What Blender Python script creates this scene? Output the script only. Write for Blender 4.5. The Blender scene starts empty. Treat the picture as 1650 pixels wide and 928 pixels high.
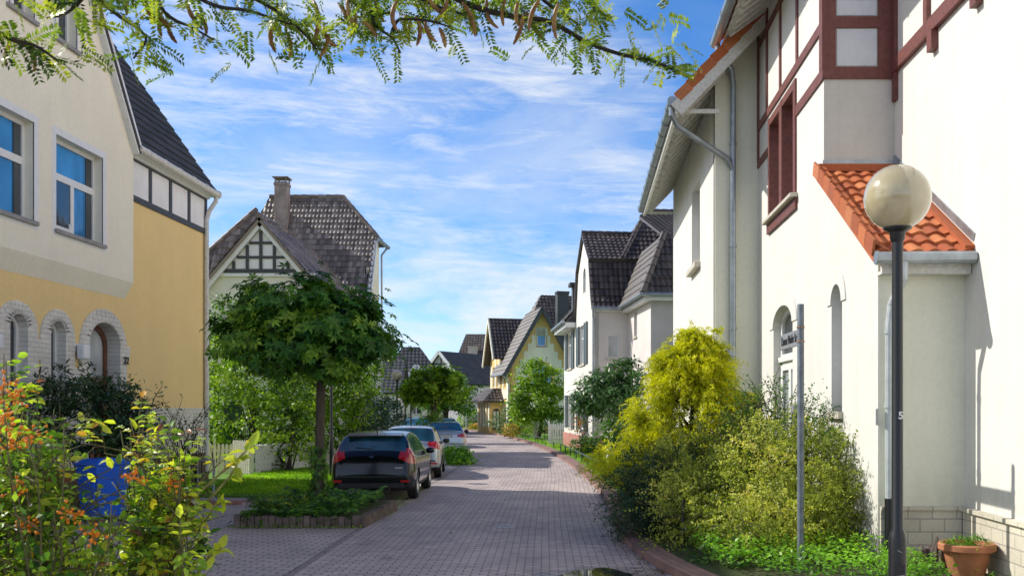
import bpy, bmesh, math, random
import numpy as np
from mathutils import Vector, Matrix
from mathutils.geometry import tessellate_polygon

random.seed(7)
RNG = np.random.default_rng(11)
scene = bpy.context.scene
COL = scene.collection
PI = math.pi
F_PX, U0, V0, CAM_H = 1570.0, 940.0, 657.0, 2.0

def at(u, v, Y):
    """point of the street at depth Y seen at (u, v) of the 1650-wide photograph"""
    return Vector(((u - U0) * Y / F_PX, Y, CAM_H + (V0 - v) * Y / F_PX))

# ------------------------------------------------------------------ objects
WM = {}
def props(o, label=None, cat=None, group=None, kind=None):
    if label: o['label'] = label
    if cat: o['category'] = cat
    if group: o['group'] = group
    if kind: o['kind'] = kind

def thing(name, label, cat, loc=(0, 0, 0), rz=0.0, group=None):
    o = bpy.data.objects.new(name, None)
    COL.objects.link(o)
    o.empty_display_size = .3
    o.location = loc
    o.rotation_euler = (0, 0, rz)
    WM[o.name] = Matrix.Translation(Vector(loc)) @ Matrix.Rotation(rz, 4, 'Z')
    props(o, label, cat, group)
    return o

class MB:
    """collects polygons of ONE mesh"""
    def __init__(s): s.v = []; s.f = []; s.r = []; s.uv = None
    def add(s, vs, fs, r=None):
        b = len(s.v); s.v += [Vector(p) for p in vs]
        for f in fs:
            s.f.append([i + b for i in f]); s.r.append(random.random() if r is None else r)
        return s
    def box(s, x0, x1, y0, y1, z0, z1):
        x0, x1 = min(x0, x1), max(x0, x1); y0, y1 = min(y0, y1), max(y0, y1); z0, z1 = min(z0, z1), max(z0, z1)
        return s.add([(x0,y0,z0),(x1,y0,z0),(x1,y1,z0),(x0,y1,z0),(x0,y0,z1),(x1,y0,z1),(x1,y1,z1),(x0,y1,z1)],
              [(0,3,2,1),(4,5,6,7),(0,1,5,4),(1,2,6,5),(2,3,7,6),(3,0,4,7)])
    def fbox(s, fr, u0, u1, v0, v1, n0, n1):
        O, U, V, N = fr
        p = lambda u, v, n: O + U*u + V*v + N*n
        return s.add([p(u0,v0,n0),p(u1,v0,n0),p(u1,v1,n0),p(u0,v1,n0),p(u0,v0,n1),p(u1,v0,n1),p(u1,v1,n1),p(u0,v1,n1)],
              [(0,3,2,1),(4,5,6,7),(0,1,5,4),(1,2,6,5),(2,3,7,6),(3,0,4,7)])
    def beam(s, a, b, w, h, up=(0, 0, 1)):
        a, b = Vector(a), Vector(b); d = (b - a).normalized(); up = Vector(up)
        sd = d.cross(up)
        if sd.length < 1e-4: sd = d.cross(Vector((1, 0, 0)))
        sd.normalize(); u2 = sd.cross(d)
        q = []
        for p in (a, b):
            for i, j in ((-1,-1),(1,-1),(1,1),(-1,1)): q.append(p + sd*(i*w/2) + u2*(j*h/2))
        return s.add(q, [(0,3,2,1),(4,5,6,7),(0,1,5,4),(1,2,6,5),(2,3,7,6),(3,0,4,7)])
    def tube(s, pts, r, n=8, cap=True):
        pts = [Vector(p) for p in pts]; m = len(pts)
        rs = r if isinstance(r, (list, tuple)) else [r]*m
        b = len(s.v); ref = None
        for i, p in enumerate(pts):
            d = (pts[min(i+1, m-1)] - pts[max(i-1, 0)]).normalized()
            if ref is None:
                ref = d.cross(Vector((0, 0, 1)))
                if ref.length < .05: ref = d.cross(Vector((1, 0, 0)))
            ref = (ref - d*ref.dot(d)).normalized(); bi = d.cross(ref)
            for k in range(n):
                t = 2*PI*k/n
                s.v.append(p + (ref*math.cos(t) + bi*math.sin(t))*rs[i])
        for i in range(m-1):
            for k in range(n):
                s.f.append([b+i*n+k, b+i*n+(k+1)%n, b+(i+1)*n+(k+1)%n, b+(i+1)*n+k]); s.r.append(random.random())
        if cap:
            s.f.append([b+k for k in range(n)][::-1]); s.f.append([b+(m-1)*n+k for k in range(n)]); s.r += [.5, .5]
        return s
    def lathe(s, prof, org=(0, 0, 0), n=24, axis='Z'):
        org = Vector(org); b = len(s.v); m = len(prof)
        for (r, z) in prof:
            for k in range(n):
                t = 2*PI*k/n; c, d = r*math.cos(t), r*math.sin(t)
                s.v.append(org + (Vector((c, d, z)) if axis == 'Z' else Vector((z, c, d))))
        for i in range(m-1):
            for k in range(n):
                s.f.append([b+i*n+k, b+i*n+(k+1)%n, b+(i+1)*n+(k+1)%n, b+(i+1)*n+k]); s.r.append(.5)
        return s
    def poly(s, pts, thick=0.0):
        """flat polygon, optionally thickened downwards along its own normal"""
        pts = [Vector(p) for p in pts]; n = len(pts)
        if not thick: return s.add(pts, [list(range(n))])
        nn = Vector((0, 0, 0))
        for i in range(n): nn += pts[i].cross(pts[(i+1) % n])
        nn.normalize()
        q = pts + [p - nn*thick for p in pts]
        return s.add(q, [list(range(n)), [n+i for i in range(n)][::-1]] + [[i, n+i, n+(i+1) % n, (i+1) % n] for i in range(n)])
    def wall(s, fr, outer, holes=(), depth=.25, thick=.3):
        O, U, V, N = fr
        p = lambda q, n=0: O + U*q[0] + V*q[1] + N*n
        loops = [outer] + list(holes)
        flat = [q for l in loops for q in l]
        tris = tessellate_polygon([[Vector((q[0], q[1], 0)) for q in l] for l in loops])
        b = len(s.v); s.v += [p(q) for q in flat]
        for t in tris:
            a, c, d = [flat[i] for i in t]
            cr = (c[0]-a[0])*(d[1]-a[1]) - (c[1]-a[1])*(d[0]-a[0])
            f = [b+i for i in t]
            flip = U.cross(V).dot(N) < 0
            if (cr < 0) != flip: f.reverse()
            s.f.append(f); s.r.append(.5)
        for li, l in enumerate(loops):
            dd = thick if li == 0 else depth
            if not dd: continue
            n = len(l); c = len(s.v)
            s.v += [p(q) for q in l] + [p(q, -dd) for q in l]
            for i in range(n):
                s.f.append([c+i, c+n+i, c+n+(i+1) % n, c+(i+1) % n]); s.r.append(.5)
        return s
    def move(s, d):
        d = Vector(d); s.v = [p + d for p in s.v]; return s

def finish(me, mat, smooth):
    if mat is not None: me.materials.append(mat)
    if smooth: me.polygons.foreach_set('use_smooth', [True]*len(me.polygons))
    me.update()

def put(name, me, parent=None, kind=None, label=None, cat=None, group=None, loc=None):
    o = bpy.data.objects.new(name, me); COL.objects.link(o)
    if parent is not None:
        o.parent = parent; WM[o.name] = WM[parent.name]
    else:
        if loc is not None: o.location = loc
        WM[o.name] = Matrix.Translation(Vector(loc or (0, 0, 0)))
    props(o, label, cat, group, kind)
    return o

def obj(name, mb, mat, parent=None, smooth=False, local=False, kind=None, label=None, cat=None, group=None, bevel=0, auto=None):
    me = bpy.data.meshes.new(name)
    vs = mb.v; loc = None
    if parent is not None:
        if not local:
            inv = WM[parent.name].inverted(); vs = [inv @ p for p in vs]
    elif kind != 'structure':
        a = np.array([tuple(p) for p in vs]); loc = Vector(((a[:,0].min()+a[:,0].max())/2, (a[:,1].min()+a[:,1].max())/2, a[:,2].min()))
        vs = [p - loc for p in vs]
    me.from_pydata([tuple(p) for p in vs], [], mb.f)
    at_ = me.attributes.new('rnd', 'FLOAT', 'FACE'); at_.data.foreach_set('value', mb.r)
    if mb.uv is not None:
        l = me.uv_layers.new(name='UVMap'); l.data.foreach_set('uv', np.array(mb.uv, dtype=np.float32).ravel())
    finish(me, mat, smooth)
    o = put(name, me, parent, kind, label, cat, group, loc)
    if bevel:
        m = o.modifiers.new('bevel', 'BEVEL'); m.width = bevel; m.segments = 2; m.limit_method = 'ANGLE'; m.angle_limit = math.radians(40)
    if auto and smooth:
        try: me.set_sharp_from_angle(angle=math.radians(auto))
        except Exception: pass
    return o

def np_obj(name, V, F, rnd, mat, parent=None, smooth=False, kind=None, label=None, cat=None, group=None):
    """V (n,3) world, F (m,k), rnd (n,) per vertex"""
    V = np.asarray(V, dtype=np.float64); loc = None
    if parent is not None:
        inv = np.array(WM[parent.name].inverted()); V = V @ inv[:3, :3].T + inv[:3, 3]
    elif kind != 'structure':
        loc = Vector(((V[:,0].min()+V[:,0].max())/2, (V[:,1].min()+V[:,1].max())/2, V[:,2].min())); V = V - np.array(loc)
    me = bpy.data.meshes.new(name); F = np.asarray(F, dtype=np.int32); k = F.shape[1]
    me.vertices.add(len(V)); me.vertices.foreach_set('co', V.astype(np.float32).ravel())
    me.loops.add(F.size); me.loops.foreach_set('vertex_index', F.ravel())
    me.polygons.add(len(F)); me.polygons.foreach_set('loop_start', np.arange(0, F.size, k, dtype=np.int32))
    me.update(calc_edges=True)
    a = me.attributes.new('rnd', 'FLOAT', 'POINT'); a.data.foreach_set('value', np.asarray(rnd, dtype=np.float32))
    finish(me, mat, smooth)
    return put(name, me, parent, kind, label, cat, group, loc)

def dup(root, loc, rz=None, label=None, group=None):
    r = root.copy(); COL.objects.link(r); r.location = loc
    if rz is not None: r.rotation_euler = (0, 0, rz)
    if label: r['label'] = label
    if group: r['group'] = group
    for ch in [o for o in bpy.data.objects if o.parent == root]:
        c = ch.copy(); COL.objects.link(c); c.parent = r
        for g in [o for o in bpy.data.objects if o.parent == ch]:
            d = g.copy(); COL.objects.link(d); d.parent = c
    return r

X_, Y_, Z_ = Vector((1, 0, 0)), Vector((0, 1, 0)), Vector((0, 0, 1))
def FR(o, u, n, v=(0, 0, 1)): return (Vector(o), Vector(u), Vector(v), Vector(n))

def rect(u0, u1, v0, v1): return [(u0, v0), (u1, v0), (u1, v1), (u0, v1)]
def arch(u0, u1, v0, vs, rise, n=10):
    c = (u0+u1)/2; w = (u1-u0)/2
    return [(u0, v0), (u1, v0)] + [(c + w*math.cos(PI*i/n), vs + rise*math.sin(PI*i/n)) for i in range(n+1)]

# ------------------------------------------------------------------ materials
def srgb(r, g, b):
    f = lambda c: (c/255/12.92 if c/255 <= .04045 else ((c/255+.055)/1.055)**2.4)
    return (f(r), f(g), f(b), 1)

class NT:
    def __init__(s, name):
        s.m = bpy.data.materials.new(name); s.m.use_nodes = True; s.nt = s.m.node_tree
        s.b = s.nt.nodes['Principled BSDF']; s.out = s.nt.nodes['Material Output']
    def n(s, t, **kw):
        x = s.nt.nodes.new(t)
        for k, v in kw.items():
            if k in x.inputs.keys(): x.inputs[k].default_value = v
            else: setattr(x, k, v)
        return x
    def l(s, a, b): s.nt.links.new(a, b)
    def coord(s, scale=(1, 1, 1), kind='Object'):
        t = s.n('ShaderNodeTexCoord'); mp = s.n('ShaderNodeMapping'); mp.inputs['Scale'].default_value = scale
        s.l(t.outputs[kind], mp.inputs['Vector']); return mp.outputs['Vector']
    def noise(s, vec, scale, detail=5, rough=.6):
        x = s.n('ShaderNodeTexNoise'); x.inputs['Scale'].default_value = scale; x.inputs['Detail'].default_value = detail; x.inputs['Roughness'].default_value = rough
        s.l(vec, x.inputs['Vector']); return x.outputs['Fac']
    def ramp(s, fac, stops):
        x = s.n('ShaderNodeValToRGB'); e = x.color_ramp.elements
        while len(e) < len(stops): e.new(.5)
        for i, (p, c) in enumerate(stops): e[i].position = p; e[i].color = c if len(c) == 4 else (*c, 1)
        s.l(fac, x.inputs['Fac']); return x.outputs['Color']
    def mix(s, a, b, fac, mode='MIX'):
        x = s.n('ShaderNodeMix'); x.data_type = 'RGBA'; x.blend_type = mode
        for sock, val in ((x.inputs[0], fac), (x.inputs[6], a), (x.inputs[7], b)):
            if hasattr(val, 'is_output') or isinstance(val, bpy.types.NodeSocket): s.l(val, sock)
            else: sock.default_value = val
        return x.outputs[2]
    def bump(s, h, strength=.2, dist=.02):
        x = s.n('ShaderNodeBump'); x.inputs['Strength'].default_value = strength; x.inputs['Distance'].default_value = dist
        s.l(h, x.inputs['Height']); s.l(x.outputs['Normal'], s.b.inputs['Normal'])
    def attr(s, name='rnd'):
        x = s.n('ShaderNodeAttribute'); x.attribute_name = name; return x.outputs['Fac']

def sc(c, k): return (min(c[0]*k, 1), min(c[1]*k, 1), min(c[2]*k, 1), 1)

def plaster(name, c, rough=.85, var=.12, stain=.25, bump=.25):
    t = NT(name); v = t.coord()
    a = t.noise(v, 1.1, 6); col = t.ramp(a, [(.3, sc(c, 1-var)), (.7, sc(c, 1+var*.4))])
    st = t.noise(t.coord((5, 5, .22)), 1.0, 5, .7)
    k = t.ramp(st, [(.42, (0, 0, 0, 1)), (.75, (1, 1, 1, 1))])
    col = t.mix(col, sc((c[0]*.80, c[1]*.79, c[2]*.74), 1), t.mix((0, 0, 0, 1), k, stain))
    sp = t.n('ShaderNodeSeparateXYZ'); t.l(v, sp.inputs[0]); dz = t.n('ShaderNodeMath', operation='MULTIPLY_ADD'); t.l(t.noise(t.coord((3, 3, 1)), 1.6, 6, .7), dz.inputs[0]); dz.inputs[1].default_value = 1.6; t.l(sp.outputs[2], dz.inputs[2])
    dv = t.n('ShaderNodeMath', operation='DIVIDE'); t.l(dz.outputs[0], dv.inputs[0]); dv.inputs[1].default_value = 3.2
    col = t.mix(col, t.ramp(dv.outputs[0], [(.30, (.66, .64, .58, 1)), (.62, (1, 1, 1, 1))]), .75, 'MULTIPLY')      # splash zone at the foot of the wall
    fine = t.noise(v, 14, 4, .7)
    col = t.mix(col, t.ramp(fine, [(.3, (.86, .86, .86, 1)), (.65, (1, 1, 1, 1))]), .5, 'MULTIPLY')
    t.l(col, t.b.inputs['Base Color']); t.b.inputs['Roughness'].default_value = rough
    t.bump(t.noise(v, 70, 6, .75), bump, .012); return t.m

def simple(name, c, rough=.5, metal=0.0, var=.15, scale=6, bump=0.0, coat=0.0, ior=None):
    t = NT(name); v = t.coord(); a = t.noise(v, scale, 5)
    t.l(t.ramp(a, [(.3, sc(c, 1-var)), (.7, sc(c, 1+var))]), t.b.inputs['Base Color'])
    t.b.inputs['Roughness'].default_value = rough; t.b.inputs['Metallic'].default_value = metal; t.b.inputs['Coat Weight'].default_value = coat
    if ior: t.b.inputs['IOR'].default_value = ior
    if bump: t.bump(t.noise(v, scale*9, 5, .7), bump, .01)
    return t.m

def brickwork(name, c1, c2, mortar, w=.24, h=.08, m=.008, plane='XZ', rough=.8, uv=False, bump=.5, off=.5):
    """plane: which object axes carry the courses"""
    t = NT(name)
    tc = t.n('ShaderNodeTexCoord')
    if uv: vec = tc.outputs['UV']
    else:
        sp = t.n('ShaderNodeSeparateXYZ'); t.l(tc.outputs['Object'], sp.inputs[0]); cb = t.n('ShaderNodeCombineXYZ')
        ax = {'X': 0, 'Y': 1, 'Z': 2}
        t.l(sp.outputs[ax[plane[0]]], cb.inputs[0]); t.l(sp.outputs[ax[plane[1]]], cb.inputs[1]); vec = cb.outputs[0]
    br = t.n('ShaderNodeTexBrick'); br.offset = off
    br.inputs['Color1'].default_value = c1; br.inputs['Color2'].default_value = c2; br.inputs['Mortar'].default_value = mortar
    br.inputs['Scale'].default_value = 1; br.inputs['Mortar Size'].default_value = m; br.inputs['Mortar Smooth'].default_value = .3; br.inputs['Bias'].default_value = 0
    br.inputs['Brick Width'].default_value = w; br.inputs['Row Height'].default_value = h
    t.l(vec, br.inputs['Vector'])
    ob = tc.outputs['Object']
    big = t.noise(ob, .9, 6, .65); col = t.mix(br.outputs['Color'], t.ramp(big, [(.3, (.72, .7, .7, 1)), (.72, (1.12, 1.1, 1.08, 1))]), .8, 'MULTIPLY')
    fine = t.noise(ob, 40, 4, .7); col = t.mix(col, t.ramp(fine, [(.3, (.75, .75, .75, 1)), (.7, (1.1, 1.1, 1.1, 1))]), .6, 'MULTIPLY')
    if uv:      # wear: darker travelled patches, damp marks and odd replaced stones
        pa = t.noise(t.coord((1.4, .35, 1)), .8, 5, .7); col = t.mix(col, t.ramp(pa, [(.38, (.74, .74, .77, 1)), (.56, (1, 1, 1, 1))]), .8, 'MULTIPLY')
        sp_ = t.noise(t.coord(), 3.2, 2, .5); col = t.mix(col, t.ramp(sp_, [(.66, (1, 1, 1, 1)), (.74, (.62, .60, .60, 1))]), .8, 'MULTIPLY')
    t.l(col, t.b.inputs['Base Color']); t.b.inputs['Roughness'].default_value = rough
    inv = t.n('ShaderNodeMath', operation='SUBTRACT'); inv.inputs[0].default_value = 1; t.l(br.outputs['Fac'], inv.inputs[1])
    ad = t.n('ShaderNodeMath', operation='ADD'); t.l(inv.outputs[0], ad.inputs[0])
    mu = t.n('ShaderNodeMath', operation='MULTIPLY'); mu.inputs[1].default_value = .3; t.l(fine, mu.inputs[0]); t.l(mu.outputs[0], ad.inputs[1])
    t.bump(ad.outputs[0], bump, .01)
    return t.m

def tilemat(name, ca, cb, cc, rough=.6, moss=.3, mossc=(.05, .055, .03, 1)):
    t = NT(name); r = t.attr(); col = t.ramp(r, [(0, ca), (.5, cb), (1, cc)])
    v = t.coord(); n = t.noise(v, 1.7, 7, .7)
    col = t.mix(col, mossc, t.mix((0, 0, 0, 1), t.ramp(n, [(.48, (0, 0, 0, 1)), (.7, (1, 1, 1, 1))]), moss))
    f = t.noise(v, 30, 4, .7); col = t.mix(col, t.ramp(f, [(.3, (.6, .6, .6, 1)), (.7, (1.15, 1.15, 1.15, 1))]), .6, 'MULTIPLY')
    t.l(col, t.b.inputs['Base Color']); t.b.inputs['Roughness'].default_value = rough
    t.bump(f, .2, .01); return t.m

def glassmat(name, c, ior=1.9, rough=.04, var=.6):
    t = NT(name); n = t.noise(t.coord((1, 1, .6)), 1.4, 2)
    t.l(t.ramp(n, [(.35, sc(c, 1-var)), (.65, sc(c, 1+var))]), t.b.inputs['Base Color'])
    t.b.inputs['Roughness'].default_value = rough; t.b.inputs['IOR'].default_value = ior
    t.bump(t.noise(t.coord(), 1.5, 2), .04, .05); return t.m

def leafmat(name, stops, trans=.4, rough=.5, tmul=1.4, spec=.4):
    stops = [(p, sc(c, .5 if i == 0 else 1.32)) for i, (p, c) in enumerate(stops)]; trans *= .9  # low stop darkened, rest lifted: sun and shade contrast put into the colour
    t = NT(name); r = t.attr(); col = t.ramp(r, stops)
    v = t.coord(); n = t.noise(v, 2.6, 4); col = t.mix(col, t.ramp(n, [(.32, (.34, .40, .36, 1)), (.68, (1.3, 1.22, 1.1, 1))]), .85, 'MULTIPLY')
    t.l(col, t.b.inputs['Base Color']); t.b.inputs['Roughness'].default_value = rough; t.b.inputs['Specular IOR Level'].default_value = spec
    tr = t.n('ShaderNodeBsdfTranslucent'); tc = t.mix(col, (tmul*1.1, tmul*1.15, tmul*.45, 1), 1.0, 'MULTIPLY'); t.l(tc, tr.inputs['Color'])
    mx = t.n('ShaderNodeMixShader'); mx.inputs[0].default_value = trans
    t.l(t.b.outputs[0], mx.inputs[1]); t.l(tr.outputs[0], mx.inputs[2]); t.l(mx.outputs[0], t.out.inputs['Surface'])
    return t.m

def barkmat(name, c):
    t = NT(name); v = t.coord((9, 9, 1.6)); n = t.noise(v, 3, 6, .7)
    t.l(t.ramp(n, [(.3, sc(c, .45)), (.6, c), (.8, sc(c, 1.5))]), t.b.inputs['Base Color']); t.b.inputs['Roughness'].default_value = .9
    t.bump(n, .8, .02); return t.m

def paint(name, c, rough=.25, metal=0.0, coat=1.0):
    t = NT(name); n = t.noise(t.coord(), 3, 4)
    t.l(t.ramp(n, [(.3, sc(c, .9)), (.7, sc(c, 1.08))]), t.b.inputs['Base Color'])
    t.b.inputs['Roughness'].default_value = rough; t.b.inputs['Metallic'].default_value = metal; t.b.inputs['Coat Weight'].default_value = coat; t.b.inputs['Coat Roughness'].default_value = .03
    return t.m

# ------------------------------------------------------------------ roofs
def tile_roof(mb, poly, pitch=.33, colw=.22, amp=.028, step=.035, k=4, slab=.1):
    """real pantiles over a convex planar polygon; the first edge is the eave"""
    poly = [Vector(p) for p in poly]
    e = (poly[1]-poly[0]).normalized(); n = Vector((0, 0, 0))
    for i in range(len(poly)): n += poly[i].cross(poly[(i+1) % len(poly)])
    n.normalize()
    if n.z < 0: n = -n; poly = [poly[1], poly[0]] + poly[2:][::-1]; e = -e
    s = n.cross(e); o = poly[0]
    A = [(p-o).dot(e) for p in poly]; B = [(p-o).dot(s) for p in poly]
    a0, a1, b1 = min(A), max(A), max(B)
    nc = max(1, math.ceil((a1-a0)/colw)); nr = max(1, math.ceil(b1/pitch))
    prof = [0.0, .55, 1.0, .55] if k == 4 else ([0, 1] if k == 2 else [0, .3, .8, 1, .8, .3])
    bm = bmesh.new(); lay = bm.faces.layers.float.new('rnd')
    for j in range(nr):
        rows = []
        for (bb, hh) in ((j*pitch, -.01), (j*pitch, step), ((j+1)*pitch+.01, .004)):
            row = []
            for c in range(nc*k+1):
                w = prof[c % k]*amp
                row.append(bm.verts.new(o + e*(a0+c*colw/k) + s*bb + n*(hh + (w if hh > 0 else w*.2))))
            rows.append(row)
        for ti in range(nc):
            rv = random.random()
            for c in range(ti*k, ti*k+k):
                for q in (0, 1):
                    f = bm.faces.new((rows[q][c], rows[q][c+1], rows[q+1][c+1], rows[q+1][c])); f[lay] = rv
    cen = sum(poly, Vector())/len(poly)
    for i in range(len(poly)):
        p, q = poly[i], poly[(i+1) % len(poly)]
        no = (q-p).cross(n).normalized()
        if no.dot(cen-p) > 0: no = -no
        if i == 0: continue
        bmesh.ops.bisect_plane(bm, geom=bm.verts[:]+bm.edges[:]+bm.faces[:], plane_co=p, plane_no=no, clear_outer=True)
    bm.verts.index_update(); base = len(mb.v)
    mb.v += [v.co.copy() for v in bm.verts]
    for f in bm.faces: mb.f.append([base+v.index for v in f.verts]); mb.r.append(f[lay])
    bm.free()
    if slab:
        mb.poly([p - n*.014 for p in poly], slab)
    return mb

def ridge_caps(mb, p, q, r=.1, seg=.36):
    p, q = Vector(p), Vector(q); L = (q-p).length; n = max(1, round(L/seg)); d = (q-p)/n
    for i in range(n):
        mb.tube([p+d*i, p+d*(i+1.04)], [r*1.12, r*.92], 8)
    return mb

# ------------------------------------------------------------------ windows
def window(parent, fr, r, frame, glass, recess=.12, fw=.07, bars_v=(), bars_h=(), local=False, arched=0.0, name='window', sill=None, vs=None, label=None, paneparent=True):
    u0, u1, v0, v1 = r; m = MB()
    O, U, V, N = fr; fr2 = (O - N*recess, U, V, N)
    if arched:
        m.wall(fr2, arch(u0, u1, v0, v1, arched), [arch(u0+fw, u1-fw, v0+fw, v1, arched-fw*.8)], .06, .06)
    else:
        for a in ((u0, u1, v0, v0+fw), (u0, u1, v1-fw, v1), (u0, u0+fw, v0+fw, v1-fw), (u1-fw, u1, v0+fw, v1-fw)): m.fbox(fr2, *a, -.06, 0)
    for b in bars_v: m.fbox(fr2, b[0]-b[1]/2, b[0]+b[1]/2, b[2] if len(b) > 2 else v0+fw, b[3] if len(b) > 3 else v1-fw, -.055, -.004)
    for b in bars_h: m.fbox(fr2, u0+fw, u1-fw, b[0]-b[1]/2, b[0]+b[1]/2, -.058, -.002)
    w = obj(name, m, frame, parent, local=local, label=label)
    g = MB()
    sh = arch(u0+.02, u1-.02, v0+.02, v1, arched-.02) if arched else rect(u0+.02, u1-.02, v0+.02, v1-.02)
    g.add([O + U*a + V*b - N*(recess+.035) for a, b in sh], [list(range(len(sh)))])
    obj('pane', g, glass, w, local=local)
    if sill is not None:
        s = MB().fbox(fr, u0-.06, u1+.06, v0-.07, v0, -recess, .06); obj('sill', s, sill, w, local=local)
    return w

# ------------------------------------------------------------------ foliage
T_OV = (np.array([(0, 0, 0), (.42, -.27, .05), (1, 0, -.06), (.42, .27, .05)]), [(0, 1, 2, 3)])
T_LONG = (np.array([(0, 0, 0), (.4, -.14, .03), (1, 0, -.1), (.4, .14, .03)]), [(0, 1, 2, 3)])
T_FOLD = (np.array([(0, 0, 0), (.3, -.26, .10), (.72, -.2, .05), (1, 0, -.12), (.3, .26, .10), (.72, .2, .05), (.35, 0, 0), (.75, 0, -.03)]),
          [(0, 1, 2, 6), (6, 2, 3, 7), (0, 6, 5, 4), (6, 7, 3, 5)])
T_NEEDLE = (np.array([(0, -.07, 0), (1, -.05, 0), (1, .05, 0), (0, .07, 0)]), [(0, 1, 2, 3)])
def _maple():
    v, f = [], []
    for a, L in ((-112, .62), (-52, .9), (0, 1.0), (52, .9), (112, .62)):
        b = len(v); r = math.radians(a)
        for ang, q, z in ((0, 0, 0), (-.36, .46*L+.08, .03), (0, L, -.14*L), (.36, .46*L+.08, .03)): v.append((q*math.cos(r+ang), q*math.sin(r+ang), z))
        f.append((b, b+1, b+2, b+3))
    return np.array(v), f
T_MAPLE = _maple()
T_IVY = (T_MAPLE[0]*np.array([.9, .8, 1]), T_MAPLE[1])

def unit(a): return a/np.maximum(np.linalg.norm(a, axis=1, keepdims=True), 1e-9)

def leaves(P, D, Nn, size, tmpl, rnd):
    P = np.asarray(P); n = len(P); D = unit(D); S = unit(np.cross(Nn, D)); N2 = np.cross(D, S)
    tv, tf = tmpl; size = np.broadcast_to(size, (n,))
    V = P[:, None, :] + size[:, None, None]*(tv[None, :, 0:1]*D[:, None, :] + tv[None, :, 1:2]*S[:, None, :] + tv[None, :, 2:3]*N2[:, None, :])
    k = len(tv); F = (np.arange(n)[:, None, None]*k + np.array(tf)[None]).reshape(-1, 4)
    return V.reshape(-1, 3), F, np.repeat(rnd, k)

def join(parts):
    Vs, Fs, Rs, b = [], [], [], 0
    for V, F, R in parts: Vs.append(V); Fs.append(F+b); Rs.append(R); b += len(V)
    return np.concatenate(Vs), np.concatenate(Fs), np.concatenate(Rs)

def rdir(rng, n): return unit(rng.normal(size=(n, 3)))

def crown(rng, blobs, n, size, tmpl, clumps=120, sigma=.16, shell=.6, up=.5, jit=.7, droop=.0, svar=.35, zmin=None):
    """blobs [(cx,cy,cz,rx,ry,rz)]; leaves gathered in clumps through the outer part of the blobs"""
    B = np.array(blobs, dtype=float); w = (B[:, 3]*B[:, 4]*B[:, 5])**(2/3); w /= w.sum()
    bi = rng.choice(len(B), clumps, p=w); d = rdir(rng, clumps); r = shell + (1-shell)*rng.random(clumps)**.6
    C = B[bi, :3] + d*r[:, None]*B[bi, 3:]
    tone = rng.random(clumps)
    ci = rng.integers(0, clumps, n)
    off = rng.normal(size=(n, 3))*sigma*(.55+.9*rng.random(clumps)**1.5)[ci][:, None]*np.array([1, 1, .6])
    P = C[ci] + off
    if zmin is not None:
        k = P[:, 2] > zmin; P = P[k]; ci = ci[k]; n = len(P)
    out = unit((P - B[bi[ci], :3])/B[bi[ci], 3:])
    N = unit(out*(1-up) + np.array([0, 0, up]) + rdir(rng, n)*jit*.6)
    D = unit(np.cross(N, rdir(rng, n)) + out*.5 - np.array([0, 0, droop]))
    rv = np.clip(.55*tone[ci] + .45*rng.random(n), 0, 1)
    return leaves(P, D, N, size*(1-svar+2*svar*rng.random(n)), tmpl, rv)

def sprays(rng, P0, D0, L, nl, size, tmpl, droop=.3, spread=.8, svar=.3, tone=None, wob=.12, width=None):
    """leafy twigs: start P0, direction D0, length L, nl leaves each, bending down by droop"""
    n = len(P0); D0 = unit(D0); L = np.broadcast_to(L, (n,))
    t = (np.arange(nl)[None, :] + rng.random((n, nl))*.6)/nl
    P = P0[:, None, :] + D0[:, None, :]*(t*L[:, None])[..., None]
    P[..., 2] -= droop*L[:, None]*t**2
    tan = D0[:, None, :] - np.array([0, 0, 1.0])*(2*droop*t)[..., None]
    P = P.reshape(-1, 3) + rng.normal(size=(n*nl, 3))*wob*np.repeat(L, nl)[:, None]*.25
    tan = unit(tan.reshape(-1, 3)); sd = unit(np.cross(tan, rdir(rng, n*nl)))
    D = unit(tan*(1-spread) + sd*spread); N = unit(np.cross(D, rdir(rng, n*nl)) + np.array([0, 0, .6]))
    tn = rng.random(n) if tone is None else tone
    rv = np.clip(np.repeat(tn, nl)*.6 + .4*rng.random(n*nl), 0, 1)
    return leaves(P, D, N, size*(1-svar+2*svar*rng.random(n*nl)), tmpl, rv)

def shell_pts(rng, blobs, n, lo=.55, zmin=.05):
    B = np.array(blobs, dtype=float); w = (B[:, 3]*B[:, 4]*B[:, 5])**(2/3); w /= w.sum()
    bi = rng.choice(len(B), n, p=w); d = rdir(rng, n); r = lo + (1-lo)*rng.random(n)**.7
    P = B[bi, :3] + d*r[:, None]*B[bi, 3:]
    k = P[:, 2] > zmin
    return P[k], unit(d[k]/B[bi[k], 3:])

def stems(mb, base, blobs, n, r0=.02, rng=RNG, frac=.75):
    base = Vector(base)
    for i in range(n):
        b = blobs[int(rng.integers(0, len(blobs)))]; d = rdir(rng, 1)[0]
        e = Vector((b[0]+d[0]*b[3]*frac, b[1]+d[1]*b[4]*frac, b[2]+d[2]*b[5]*frac))
        s = base + Vector((rng.normal()*.06, rng.normal()*.06, 0)); m = s.lerp(e, .5) + Vector((rng.normal()*.06, rng.normal()*.06, .08))
        mb.tube([s, s.lerp(m, .5), m, e], [r0, r0*.85, r0*.6, r0*.2], 6)
    return mb

def inpoly(P, poly):
    x, y = P[:, 0], P[:, 1]; c = np.zeros(len(P), bool); n = len(poly)
    for i in range(n):
        x1, y1 = poly[i]; x2, y2 = poly[(i+1) % n]
        t = (y1 > y) != (y2 > y)
        with np.errstate(divide='ignore', invalid='ignore'): xx = (x2-x1)*(y-y1)/(y2-y1) + x1
        c ^= t & (x < xx)
    return c

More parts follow.
